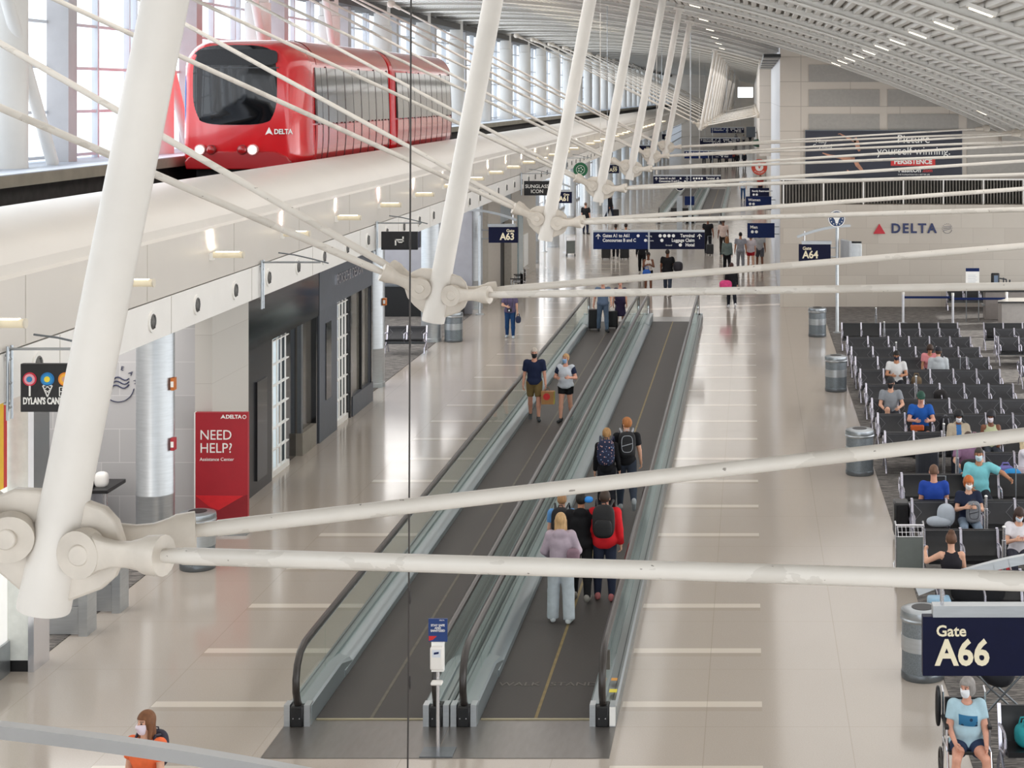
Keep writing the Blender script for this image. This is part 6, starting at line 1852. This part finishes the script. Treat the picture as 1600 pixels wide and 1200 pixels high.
    if shoes:
        for s in (1, -1):
            a, b = feet[s]
            low = min(a[2], b[2]) - 0.037 * k
            def fsh(P, a=a, b=b, s=s):
                d = union(P, [C(a, b, 0.046, 0.041), C(a + A3((0, 0, 0.035 * k)), ank[s] + A3((0, 0, 0.0)), 0.044, 0.042)], 0, 0.02)
                return np.maximum(d, low - P[:, 2]) if abs(b[2] - a[2]) < 0.05 else d
            lo, hi = bounds([C(a, b, 0.05, 0.05), C(ank[s], ank[s], 0.05, 0.05)], 0.02)
            sdf_obj('shoe', [nets(fsh, lo, hi, min(st, 0.017))], mat(shoes, 0.6, 0, 0.08, 12), t)
    # ---- hair, hats, masks
    hk, hcol = hair
    hm = mat(hcol, 0.6, 0, 0.22, 26, 0.4, bump=0.3, stretch=(1, 1, 0.35))
    if hk != 'bald':
        th_ = {'short': 0.013, 'crop': 0.007, 'long': 0.015, 'bun': 0.012, 'pony': 0.012, 'bob': 0.022, 'wrap': 0.03, 'cap': 0.013, 'curly': 0.03, 'updo': 0.014}[hk]
        scalp = ('el', hc + Rh @ A3((0, 0.015, 0.028)) * k, A3((0.075 + th_, 0.094 + th_, 0.098 + th_)) * k, Rh)
        ex = []
        if hk == 'bun': ex = [('el', hc + Rh @ A3((0, 0.10, 0.06)) * k, A3((0.045, 0.04, 0.045)) * k, Rh)]
        if hk == 'updo': ex = [('el', hc + Rh @ A3((0, 0.06, 0.125)) * k, A3((0.055, 0.05, 0.045)) * k, Rh)]
        if hk == 'pony': ex = [('rc', hc + Rh @ A3((0, 0.10, 0.03)) * k, hc + Rh @ A3((0, 0.115, -0.13)) * k, 0.035 * k, 0.018 * k)]
        if hk == 'long': ex = [('el', hc + Rh @ A3((0, 0.055, -0.10)) * k, A3((0.09, 0.055, 0.16)) * k, Rh), ('rc', hc + Rh @ A3((0.078, 0.01, 0.0)) * k, hc + Rh @ A3((0.085, -0.015, -0.23)) * k, 0.024 * k, 0.02 * k), ('rc', hc + Rh @ A3((-0.078, 0.01, 0.0)) * k, hc + Rh @ A3((-0.085, -0.015, -0.23)) * k, 0.024 * k, 0.02 * k)]
        if hk == 'bob': ex = [('el', hc + Rh @ A3((0, 0.04, -0.04)) * k, A3((0.095, 0.08, 0.085)) * k, Rh)]
        if hk == 'wrap': ex = [('el', hc + Rh @ A3((0, 0.05, 0.085)) * k, A3((0.085, 0.085, 0.07)) * k, Rh)]
        def fhair(P):
            d = union(P, [scalp] + ex, 0, 0.02)
            q = HD(P) / k
            line = 0.052 if hk not in ('wrap', 'cap') else 0.045
            facecut = np.maximum(q[:, 2] - line - 0.25 * np.maximum(0, -q[:, 1] - 0.07), q[:, 1] - (-0.035 if hk in ('short', 'crop', 'bun', 'cap', 'pony', 'updo') else -0.045)) * k
            d = np.maximum(d, -facecut)
            if hk in ('short', 'crop', 'cap', 'bun', 'pony', 'updo', 'wrap', 'curly'):
                low_ = (-0.055 if hk != 'crop' else -0.04)
                nk = (low_ - q[:, 2]) * k
                if hk == 'pony': nk = np.minimum(nk, np.where(q[:, 1] > 0.075, -1.0, 1.0))
                d = np.maximum(d, nk)
            if hk == 'bob': d = np.maximum(d, (-0.115 - q[:, 2]) * k)
            return d
        lo, hi = bounds([scalp] + ex, 0.03)
        if hk != 'cap': sdf_obj('headscarf' if hk == 'wrap' else 'hair', [nets(fhair, lo, hi, hs)], hm, t)
        else:
            def fcap(P):
                q = HD(P) / k
                d = np.maximum(sd_el(P, scalp[1] + Rh @ A3((0, 0, 0.006)), scalp[2] + 0.006, Rh), (0.035 - q[:, 2]) * k)
                br_ = np.maximum(np.abs(q[:, 2] - 0.04 - 0.1 * (q[:, 1] + 0.1)) - 0.006, np.maximum(np.hypot(q[:, 0] * 1.05, q[:, 1] + 0.07) - 0.09, q[:, 1] + 0.05)) * k
                return np.minimum(d, br_)
            sdf_obj('cap', [nets(fcap, lo - 0.06, hi + 0.06, hs)], mat(hcol, 0.7), t)
            def fh2(P): return np.maximum(fhair(P), (HD(P)[:, 2] / k - 0.036) * k)
            sdf_obj('hair', [nets(fh2, lo, hi, hs)], mat('#4A3628', 0.6, 0, 0.2, 26), t)
    if mask:
        def fm(P):
            q = HD(P) / k
            d = union(P, face[:3], 0.008, 0.03)
            reg = np.maximum(np.maximum(q[:, 1] + 0.035, q[:, 2] - 0.003), np.maximum(-0.115 - q[:, 2], np.abs(q[:, 0]) - 0.066)) * k
            return np.maximum(d, reg)
        lo, hi = bounds(face[:3], 0.03)
        sdf_obj('mask', [nets(fm, lo, hi, hs)], mat(mask, 0.75, 0, 0.04, 20), t)
    t['_w'] = 0
    del t['_w']
    rot = rzm(yaw)
    def world(p): return Vector(rot @ p) + Vector(pos)
    return dict(root=t, hand={s: world(wri[s] + fdir[s] * 0.09 * k) for s in (1, -1)}, back=world(pel + up * 0.20 * k - fw * (0.12 * g * k + 0.02)), chest=world(pel + up * 0.32 * k + fw * 0.16 * k), pel=world(pel), yaw=yaw, k=k)
def wear_pack(p, label, hexc, sc=1.0, **kw):
    b = p['back']; v = Vector((0, 0.075 * sc, -0.07 * sc)); v.rotate(Matrix.Rotation(p['yaw'], 3, 'Z'))
    return backpack(b + v, label, hexc, p['yaw'], sc, worn=True, **kw)
BK = PI      # facing away from the viewer

# --- on the moving walkways
p = person('man in navy polo and khaki shorts with a black mask on the walkway', (fl(835, 657).x, fl(835, 657).y, 0.012), R(4), 1.78, 1.02, ('shirt', '#1B2440'), ('shorts', '#77643F'), '#3A3F42', ('short', '#B9AFA4'), 'pink', '#16171A',
           aL=(6, 12, 12, 0), aR=(-4, 11, 14, 0), lL=(10, 4, 2), lR=(-10, 12, 2), hp=4)
soft = p['hand'][1]
t = thing('paper_bag', 'brown paper carrier with a red disc in the hand of the man in navy', 'bag', (soft.x + 0.05, soft.y - 0.02, soft.z - 0.39))
MB().prism([(-0.15, 0), (0.15, 0), (0.16, 0.31), (-0.16, 0.31)], -0.1, 0.1, 'y').build('body', mat('#A97B4B', 0.7), t)
MB().bx(0.152, 0.166, -0.1, 0.1, 0.0, 0.3).build('side_gusset', mat('#B9B14C', 0.6), t)
MB().cyl((-0.02, -0.104, 0.19), (-0.02, -0.1, 0.19), 0.085, 24).build('red_disc', REDB, t)
MB().tube([(-0.07, 0, 0.3), (-0.05, 0, 0.385), (0.0, 0, 0.41), (0.03, 0, 0.385), (0.05, 0, 0.3)], 0.006, 6).build('handle', mat('#8A633B', 0.7), t)
p = person('woman in pale tee with navy sleeves and black shorts on the walkway', (fl(884, 659).x, fl(884, 659).y, 0.012), R(-8), 1.66, 1.18, ('tee', '#C4CAD2'), ('short_shorts', '#17181C'), '#2B2B2E', ('bun', '#B48E62'), 'pink', '#8FB2D6',
           aL=(4, 22, 95, 25), aR=(2, 24, 92, 25), lL=(-8, 10, 2), lR=(10, 4, 2), hy=-18, female=True, accent=('sleeves', '#1E2740'))
p = person('balding man in grey blue shirt and jeans pulling a case', (fl(942, 519).x, fl(942, 519).y, 0.012), R(14), 1.80, 1.08, ('shirt', '#5B6B82'), ('trousers', '#56677C'), '#1D1E22', ('crop', '#8C6A57'), 'pink', None, aR=(-14, 14, 10, 0), aL=(10, 14, 30, 10), lL=(6, 2, 3), lR=(-8, 8, 3), hy=-35)
suitcase((fl(929, 516).x, fl(929, 516).y, 0.012), 'black case rolled by the balding man on the walkway', '#141416', 0.42, 0.72, 0.28, 0.1, 0.36)
p = person('woman in a dark purple dress beside the balding man', (fl(969, 513).x, fl(969, 513).y, 0.012), R(10), 1.64, 1.2, ('dress', '#2E2440'), ('dress', '#2E2440'), '#1D1E22', ('short', '#5E4A3C'), 'pink', None, aR=(-10, 12, 10, 0), female=True, lL=(6, 4, 2), lR=(-6, 6, 2))
suitcase((fl(957, 514).x, fl(957, 514).y, 0.012), 'black case beside the woman in the purple dress', '#17171A', 0.36, 0.62, 0.26, 0.0, 0.34)
p = person('girl in mauve grey hoodie and pale baggy trousers, seen from behind', (fl(876, 974).x, fl(876, 974).y, 0.012), BK, 1.66, 1.0, ('hoodie', '#A99BA6'), ('baggy', '#B9C0C6'), '#D7DCDF', ('long', '#B79569'), 'fair', None, female=True, aL=(10, 20, 50, 18), aR=(8, 22, 60, 20), lL=(4, 2, 4), lR=(-2, 3, 5), st=0.015)
b = p['back']
soft_bag((b.x + 0.21, b.y - 0.03, b.z - 0.10), 'small mauve shoulder bag of the girl in the grey hoodie', '#7E6470', (0.10, 0.06, 0.10), 0, 'shoulder_bag', False)
p = person('boy in black hoodie and black trousers, seen from behind', (fl(908, 938).x, fl(908, 938).y, 0.012), BK, 1.70, 1.05, ('hoodie', '#151518'), ('trousers', '#141417'), '#8C8781', ('short', '#17130F'), 'tan', None, aL=(2, 9, 10, 0), aR=(6, 9, 12, 0), lL=(7, 2, 3), lR=(-9, 10, 3), st=0.015)
MB().sup((-0.12, 0.03, 1.60), (0.075, 0.06, 0.05), 2.3).build('cap_visor', mat('#2B86D6', 0.6), p['root'])
p = person('boy in a red hoodie and dark jeans, seen from behind', (fl(945, 938).x, fl(945, 938).y, 0.012), BK, 1.73, 1.02, ('hoodie', '#C81E27'), ('trousers', '#252A3C'), '#B5696A', ('short', '#3A2C22'), 'fair', None, aL=(0, 9, 12, 0), aR=(0, 9, 12, 0), lL=(3, 2, 3), lR=(-3, 3, 3), st=0.015)
wear_pack(p, 'black backpack on the boy in the red hoodie', '#121214', 1.12)
p = person('child in a light blue tee with a pack, partly hidden by the boys', (fl(878, 922).x, fl(878, 922).y, 0.012), BK, 1.55, 0.98, ('tee', '#5F93C9'), ('trousers', '#20242E'), '#C9CBCC', ('short', '#A27C55'), 'fair', None)
wear_pack(p, 'black backpack on the child in the light blue tee', '#17171B', 0.95)
p = person('woman in a black top, hair in a low bun, seen from behind', (fl(948, 806).x, fl(948, 806).y, 0.012), BK, 1.66, 0.98, ('long', '#131317'), ('trousers', '#1D1D24'), '#3B3B3F', ('pony', '#A27B4D'), 'fair', None, female=True, aL=(0, 10, 10, 0), aR=(2, 11, 12, 0), lL=(4, 2, 3), lR=(-4, 4, 3))
wear_pack(p, 'floral patterned backpack on the woman in the black top', '#232A44', 1.05, spots=FLORAL)
p = person('ginger haired man in a black tee, seen from behind', (fl(979, 799).x, fl(979, 799).y, 0.012), BK + R(6), 1.80, 1.0, ('tee', '#15161A'), ('trousers', '#363D4B'), '#A9ACB0', ('short', '#A4693A'), 'fair', '#17171A', hy=38, aL=(0, 9, 8, 0), aR=(4, 12, 14, 0), lL=(8, 2, 3), lR=(-20, 34, 3))
wear_pack(p, 'black backpack with pale piping on the ginger haired man', '#15161A', 1.05, trim='#9EA2A8')

# --- on the floor
p = person('woman in a plum shirt and jeans with a camera at her waist', (fl(797, 528).x, fl(797, 528).y, 0), R(5), 1.68, 1.08, ('shirt', '#5C5370'), ('trousers', '#20426E'), '#B9C1C8', ('short', '#6C5848'), 'fair', '#C9D4DD', female=True, aL=(0, 12, 14, 0), aR=(12, 18, 70, 40), lL=(6, 2, 2), lR=(-5, 8, 2))
t = thing('camera', 'black camera hanging before the woman in the plum shirt', 'camera', (p['pel'].x + 0.02, p['pel'].y - 0.27, p['pel'].z + 0.06))
MB().box((0, 0, 0), (0.15, 0.07, 0.10)).build('housing', BLACK, t, 0.012)
MB().cyl((0, -0.03, 0), (0, -0.11, 0), 0.04, 18).build('lens', mat('#2A2A2D', 0.2), t)
MB().cyl((0, -0.108, 0), (0, -0.112, 0), 0.03, 18).build('front_glass', mat('#C9D0D6', 0.1), t)
MB().tube([(-0.07, 0.02, 0.04), (-0.1, 0.09, 0.3), (-0.06, 0.16, 0.5)], 0.008, 6).tube([(0.07, 0.02, 0.04), (0.1, 0.09, 0.3), (0.06, 0.16, 0.5)], 0.008, 6).build('strap', BLACK, t)
q = p['hand'][1]
soft_bag((q.x + 0.02, q.y - 0.02, q.z - 0.27), 'small dark blue pouch in the hand of the woman with the camera', '#2B3350', (0.09, 0.06, 0.12), 0, 'pouch')
gx = fl(228, 1240); p = person('young woman in an orange tee and pink mask at the lower edge', (-6.27, 17.9, 0), R(-12), 1.66, 0.95, ('tee', '#EE7345'), ('trousers', '#2B3550'), '#E4E4E4', ('long', '#7A5033'), 'fair', '#E9DDE9', hy=-22, female=True, aL=(14, 10, 78, 18), aR=(0, 8, 8, 0), lL=(6, 2, 2), lR=(-6, 6, 2), bust=0.8)
t = thing('phone', 'pale green phone and papers held by the woman in orange', 'phone', p['hand'][1] + Vector((-0.04, -0.03, 0.02)))
MB().box((0, 0, 0), (0.08, 0.14, 0.012), Matrix.Rotation(R(40), 3, 'X')).build('casing', mat('#A9D6C4', 0.4), t, 0.004)
MB().box((-0.02, -0.02, 0.012), (0.1, 0.13, 0.004), Matrix.Rotation(R(40), 3, 'X')).build('papers', PAPER, t)
wear_pack(p, 'dark purple backpack on the woman in orange', '#2A2638', 0.85)
p = person('man in a black shirt with a cap of grey hair, far by the shops', (fl(915, 366).x, fl(915, 366).y, 0), R(160), 1.82, 1.15, ('shirt', '#17171B'), ('trousers', '#23283A'), '#17171A', ('crop', '#6A5548'), 'pink', None, aL=(6, 10, 16, 0))
p = person('traveller in dark clothes wheeling a case near the bright windows', (fl(953, 344).x, fl(953, 344).y, 0), R(70), 1.75, 1.0, ('long', '#1A1B20'), ('trousers', '#1D2230'), '#17171A', ('short', '#241B15'), 'brown', None, lL=(18, 4, 2), lR=(-16, 14, 2))
suitcase((fl(961, 343).x, fl(961, 343).y, 0), 'black case beside the traveller near the bright windows', '#18181C', 0.46, 0.66, 0.3, 0.3, 0.3)
for i, (px, hx, lab) in enumerate(((962, '#23242A', 'walker in dark clothes behind the blue direction sign, first by the shops'), (978, '#2E2A2A', 'walker in dark clothes behind the blue direction sign, middle of three'), (1003, '#1E1E22', 'walker in black behind the blue direction sign, by the phone woman'))):
    q = fl(px, (405, 404, 428)[i])
    person(lab, (q.x, q.y, 0), BK, 1.72, 1.0, ('long', hx), ('trousers', '#17171B'), '#B9B4AE', ('short', '#2A1E18'), ('brown', 'tan', 'dark')[i], None, lL=(10, 3, 2), lR=(-10, 10, 2))
for i, px in enumerate((947, 976)):
    q = fl(px, 405); suitcase((q.x, q.y, 0), ('upright black case under the direction sign, by the shops', 'upright black case under the direction sign, farther from the shops')[i], '#151517', 0.44, 0.72, 0.3, 0, 0.3)
q = fl(1013, 459); p = person('woman in a pale top and black shorts looking at her phone', (q.x, q.y, 0), R(6), 1.68, 1.05, ('tank', '#D8CFC6'), ('short_shorts', '#1B1C20'), '#C9CBCC', ('bun', '#241914'), 'brown', None, hp=22, female=True, aL=(22, 12, 92, 32), aR=(22, 12, 92, 32), lL=(6, 3, 2), lR=(-6, 6, 2))
soft_bag((q.x - 0.05, q.y - 0.30, 0.62), 'bright blue tote before the woman with the phone', '#2C5FB4', (0.17, 0.07, 0.2), 0, 'tote_bag')
q = fl(1043, 461); p = person('big man in a black tee carrying a dark bag, seen from behind', (q.x, q.y, 0), BK + R(-12), 1.84, 1.28, ('tee', '#17171A'), ('trousers', '#3A4250'), '#26262A', ('crop', '#2A1F19'), 'brown', None, aL=(4, 14, 20, 0), aR=(20, 12, 70, 30), lL=(12, 3, 3), lR=(-8, 8, 3))
soft_bag((q.x + 0.42, q.y - 0.05, 0.95), 'dark duffel slung at the side of the big man in black', '#25222A', (0.2, 0.26, 0.2), 0, 'duffel_bag', False)
q = fl(1106, 396); person('man in black with a rolling case past the direction sign', (q.x, q.y, 0), BK, 1.80, 1.15, ('tee', '#18181C'), ('trousers', '#1B1C22'), '#17171A', ('crop', '#2A1F19'), 'brown', None, aR=(-12, 12, 10, 0), lL=(8, 3, 3), lR=(-8, 8, 3))
q = fl(1106, 397); suitcase((q.x + 0.12, q.y - 0.55, 0), 'small black case trailing the man past the direction sign', '#1A1A1E', 0.36, 0.55, 0.25, 0, 0.4)
q = fl(1130, 398); person('person in pale pink top and dark trousers beyond the direction sign', (q.x, q.y, 0), BK, 1.78, 1.05, ('tee', '#C9B3A8'), ('trousers', '#2A2320'), '#26262A', ('crop', '#3A2A20'), 'brown', None, lL=(6, 3, 3), lR=(-8, 8, 3))
wlk = [(1136, 428, '#6F7C78', ('trousers', '#17171B'), ('long', '#8A5E3C'), 'fair', 'woman in a green grey shawl with long auburn hair, walking away', 'long', 1.68),
       (1157, 424, '#9A9AA0', ('trousers', '#8A8A8E'), ('crop', '#1D1713'), 'tan', 'man in grey tee and grey trousers walking away', 'tee', 1.78),
       (1173, 423, '#CFC4C6', ('short_shorts', '#B3232C'), ('bob', '#8C7B70'), 'fair', 'person in a pale top and red shorts walking away', 'shirt', 1.68),
       (1187, 421, '#A7A6A6', ('shorts', '#55555A'), ('crop', '#1D1713'), 'brown', 'man in grey top and grey shorts walking away by the wall', 'tee', 1.76)]
for (px, py_, tc_, bt_, hr_, sk_, lab, kd, hh) in wlk:
    q = fl(px, py_); person(lab, (q.x, q.y, 0), BK, hh, 1.05, (kd, tc_), bt_, '#26262A', hr_, sk_, None, lL=(8, 3, 3), lR=(-9, 10, 3), female=hh < 1.7)
q = fl(1143, 481); p = person('woman in black with a pink bag on her back side', (q.x, q.y, 0), BK + R(8), 1.70, 1.05, ('long', '#1A1A1E'), ('trousers', '#1E2029'), '#D9D9DC', ('bun', '#4A2E26'), 'fair', None, female=True, lL=(9, 3, 2), lR=(-12, 18, 2))
soft_bag((q.x - 0.22, q.y - 0.12, 0.72), 'bright pink and black bag slung by the woman in black', '#D6447E', (0.24, 0.14, 0.17), 0.2, 'shoulder_bag', False)
q = fl(1161, 312); person('figure in a light blue shirt and jeans far along the gate side', (q.x, q.y, 0), BK, 1.75, 1.0, ('shirt', '#C3CBD8'), ('trousers', '#33507A'), '#26262A', ('short', '#9A8C80'), 'fair', None, lL=(10, 3, 3), lR=(-10, 10, 3))
q = fl(1188, 308); person('figure in a red top and dark trousers far along the gate side', (q.x, q.y, 0), 0, 1.72, 1.0, ('tee', '#9A2E2B'), ('trousers', '#20242E'), '#26262A', ('short', '#2A1F19'), 'tan', None)
cols = ['#3A3236', '#4A4448', '#232327', '#6B5E60', '#8C3B35', '#1D1D21', '#2A2D38', '#777479', '#A7A2A0', '#303038']
for i, (px, py_) in enumerate(((1100, 258), (1112, 260), (1124, 259), (1135, 261), (1146, 257), (1152, 263), (1163, 262), (1150, 226), (1162, 227), (1172, 225))):
    q = fl(px, py_)
    person('tiny dark walker in the far crowd beneath the distant signs', (q.x, q.y, 0), BK if i % 3 else 0, 1.74, 1.05, ('long', cols[i]), ('trousers', '#22242C'), '#1D1D20', ('short', '#2A1F19'), ('fair', 'brown', 'tan')[i % 3], None, lL=(8, 3, 3), lR=(-8, 8, 3), group='far crowd of walkers')

# --- seated in the gate lounge (facing the viewer unless noted)
def seat(row_y, px, back=False):
    X_ = (px - VPX) * row_y / FPX
    return (X_, row_y + (0.30 if back else -0.30), 0.012)
SIT = dict(sit=True, lL=(84, 84, 6), lR=(84, 84, 6))
def sitter(label, loc, yaw=0, **kw):
    d = dict(SIT); d.update(kw)
    return person(label, loc, yaw, **d)
sitter('young man in a white tee with a dark mask looking at his phone', seat(45.4, 1399), h=1.76, top=('tee', '#D9D9D9'), bottom=('trousers', '#23262E'), hair=('short', '#17120F'), skin='tan', mask='#1E2034', hp=24, aL=(18, 14, 75, 28), aR=(18, 14, 75, 28))
sitter('man in grey tee, black cap and black mask with one leg up', seat(41.0, 1390), h=1.78, top=('tee', '#8C9096'), bottom=('shorts', '#3A3E46'), hair=('cap', '#17181C'), skin='fair', mask='#16161A', hy=-20, hp=6, aL=(20, 18, 60, 30), aR=(16, 12, 55, 25), lR=(112, 120, 2), lL=(84, 84, 10))
p = sitter('bearded man in a royal blue tee and green cap holding a packet', seat(39.1, 1436), h=1.82, g=1.12, top=('tee', '#1F56A6'), bottom=('shorts', '#26292F'), hair=('cap', '#1F4A3C'), skin='pink', mask=None, hp=8, lean=8, aL=(26, 16, 70, 30), aR=(26, 16, 70, 30))
c = p['chest']; tag(MB().box((c.x - 0.1, c.y - 0.12, c.z - 0.22), (0.3, 0.1, 0.12)).build('food_packet', [mat('#C9602B', 0.5)], None, 0.02), 'orange and white packet held by the man in royal blue', 'packet')
sitter('woman in a beige jacket over blue, dark head wrap and white mask', seat(37.0, 1495), h=1.68, top=('hoodie', '#B5A895'), bottom=('trousers', '#2B2E38'), hair=('wrap', '#17171B'), skin='brown', mask='#E9E7EC', hp=14, aL=(24, 14, 78, 34), aR=(22, 12, 70, 30), female=True, accent=('inner', '#3E6FA8'))
sitter('woman in a tank top with a patterned head wrap and pale mask', seat(37.0, 1545), h=1.68, top=('tank', '#B9BE9A'), bottom=('trousers', '#3A3F4A'), hair=('wrap', '#24242A'), skin='brown', mask='#E9DFE6', hy=-20, hp=12, female=True, aL=(16, 12, 60, 20))
p = sitter('person in a mauve shirt and pale blue mask bent over a bag', seat(34.9, 1508), h=1.74, g=1.1, top=('shirt', '#8B6A86'), bottom=('shorts', '#4F7590'), hair=('short', '#4A3A30'), skin='fair', mask='#BFD3E3', hp=30, lean=12, aL=(24, 16, 55, 20), aR=(24, 16, 55, 20))
soft_bag((seat(34.9, 1508)[0], 34.0, 0.60), 'dark bag on the lap of the person in mauve', '#1D1B20', (0.2, 0.12, 0.14), 0, handles=False)
sitter('man in a turquoise shirt and mask with an arm over the seat', seat(32.9, 1526), h=1.80, g=1.12, top=('shirt', '#7CC4CC'), bottom=('trousers', '#2A2C34'), hair=('crop', '#3A332E'), skin='tan', mask='#CBE1EA', hy=-8, hp=10, aL=(35, 62, 40, 0), aR=(10, 14, 62, 25))
p = sitter('red haired woman in navy with a white mask and a grey pack', seat(30.8, 1510), h=1.66, g=1.05, top=('tee', '#20283F'), bottom=('trousers', '#7E8EA0'), hair=('bob', '#B8642F'), skin='fair', mask='#EDEDEC', hp=18, aL=(24, 14, 88, 30), aR=(24, 14, 88, 30), female=True)
backpack((p['chest'].x + 0.05, p['chest'].y - 0.12, 0.56), 'grey backpack on the lap of the red haired woman', '#7D8086', BK, 0.82, trim='#26262A')
tag(MB().sup((p['chest'].x - 0.42, p['chest'].y - 0.05, 0.68), (0.16, 0.13, 0.20), 2.4).sup((p['chest'].x - 0.55, p['chest'].y - 0.1, 0.58), (0.22, 0.13, 0.09), 2.4).build('grey_blanket', mat('#AEB6C0', 0.85)), 'pale grey blanket bundle beside the red haired woman', 'blanket')
sitter('balding man in a blue shirt, seen from behind across the aisle', seat(30.8, 1462, True), BK, h=1.78, g=1.1, top=('tee', '#2547A0'), bottom=('trousers', '#2A2D36'), hair=('crop', '#6B4F3E'), skin='pink', mask=None, hp=8)
p = sitter('woman with a hair bun resting on one arm, seen from behind', seat(26.2, 1490, True), BK, h=1.68, top=('tank', '#26242A'), bottom=('trousers', '#23262E'), hair=('updo', '#5F4230'), skin='fair', mask=None, hp=10, female=True, aL=(40, 50, 70, 10), aR=(10, 10, 30, 10))
tag(MB().sup((3.42, 26.08, 0.62), (0.42, 0.14, 0.28), 3).build('black_jacket', mat('#16161B', 0.85, bump=0.3)), 'black jacket thrown over the seat back under the rod', 'jacket')
q = (5.35, 34.0, 0.012); person('blond child in white standing between the seat rows', q, R(80), 1.28, 0.95, ('tee', '#E6E0E8'), ('shorts', '#D8C9D2'), '#E4E4E6', ('long', '#D7C3A0'), 'fair', None, aR=(40, 10, 30, 0), aL=(40, 10, 30, 0), female=True, bust=0.6)
sitter('dark haired woman in white with a pale mask bent over her phone', seat(28.7, 1586), h=1.66, top=('tee', '#DCD9DE'), bottom=('trousers', '#3A3A46'), hair=('long', '#3B2A24'), skin='fair', mask='#CBD9E6', hp=28, lean=10, female=True, aL=(24, 12, 90, 30), aR=(24, 12, 90, 30))
sitter('person in a pale grey hoodie and dark cap, seen from behind', seat(45.4, 1468, True), BK, h=1.76, top=('hoodie', '#B9BEC2'), bottom=('trousers', '#2B2E36'), hair=('cap', '#1B1C26'), skin='fair', mask=None)
sitter('person in a coral pink top with messy dark hair, mid rows', seat(47.4, 1450), h=1.62, top=('tee', '#D98C90'), bottom=('trousers', '#2B2E36'), hair=('curly', '#3E2C22'), skin='tan', mask=None, hp=26, lean=16, female=True)
p = sitter('grey haired woman in a pale blue printed tee and navy shorts', (2.52, 20.22, 0), h=1.60, g=1.26, top=('tee', '#A9C6D2'), bottom=('short_shorts', '#2C3A55'), shoes='#D7D7DA', hair=('bob', '#8F8A86'), skin='pink', mask='#EDF0F4', hy=-40, hp=4, female=True, seat_z=0.40, lL=(80, 80, 14), lR=(80, 80, 12), aL=(20, 12, 30, 8), aR=(16, 14, 42, 20), st=0.013, bust=1.15)
# printed patch on the tee, lying on the cloth
from mathutils.bvhtree import BVHTree
sh_ = [c for c in p['root'].children if c.name.startswith('shirt')][0]
bv = BVHTree.FromPolygons([v.co for v in sh_.data.vertices], [tuple(q.vertices) for q in sh_.data.polygons])
vs = []; fs = []
zc_ = p['pel'].z + 0.30
for j in range(7):
    for i in range(11):
        xx = -0.11 + 0.022 * i; zz = zc_ - 0.06 + 0.02 * j - 0.1 * xx
        hit = bv.ray_cast(Vector((xx, -1.0, zz)), Vector((0, 1, 0)))
        y_ = hit[0].y if hit[0] else -0.2
        vs.append((xx, y_ - 0.004, zz))
for j in range(6):
    for i in range(10):
        a_ = j * 11 + i; fs.append((a_, a_ + 1, a_ + 12, a_ + 11))
MB().raw(vs, fs).build('printed_patch', spot_mat('blue_print', '#2F6E96', '#17344F', '#3E93B8', 14), p['root'])
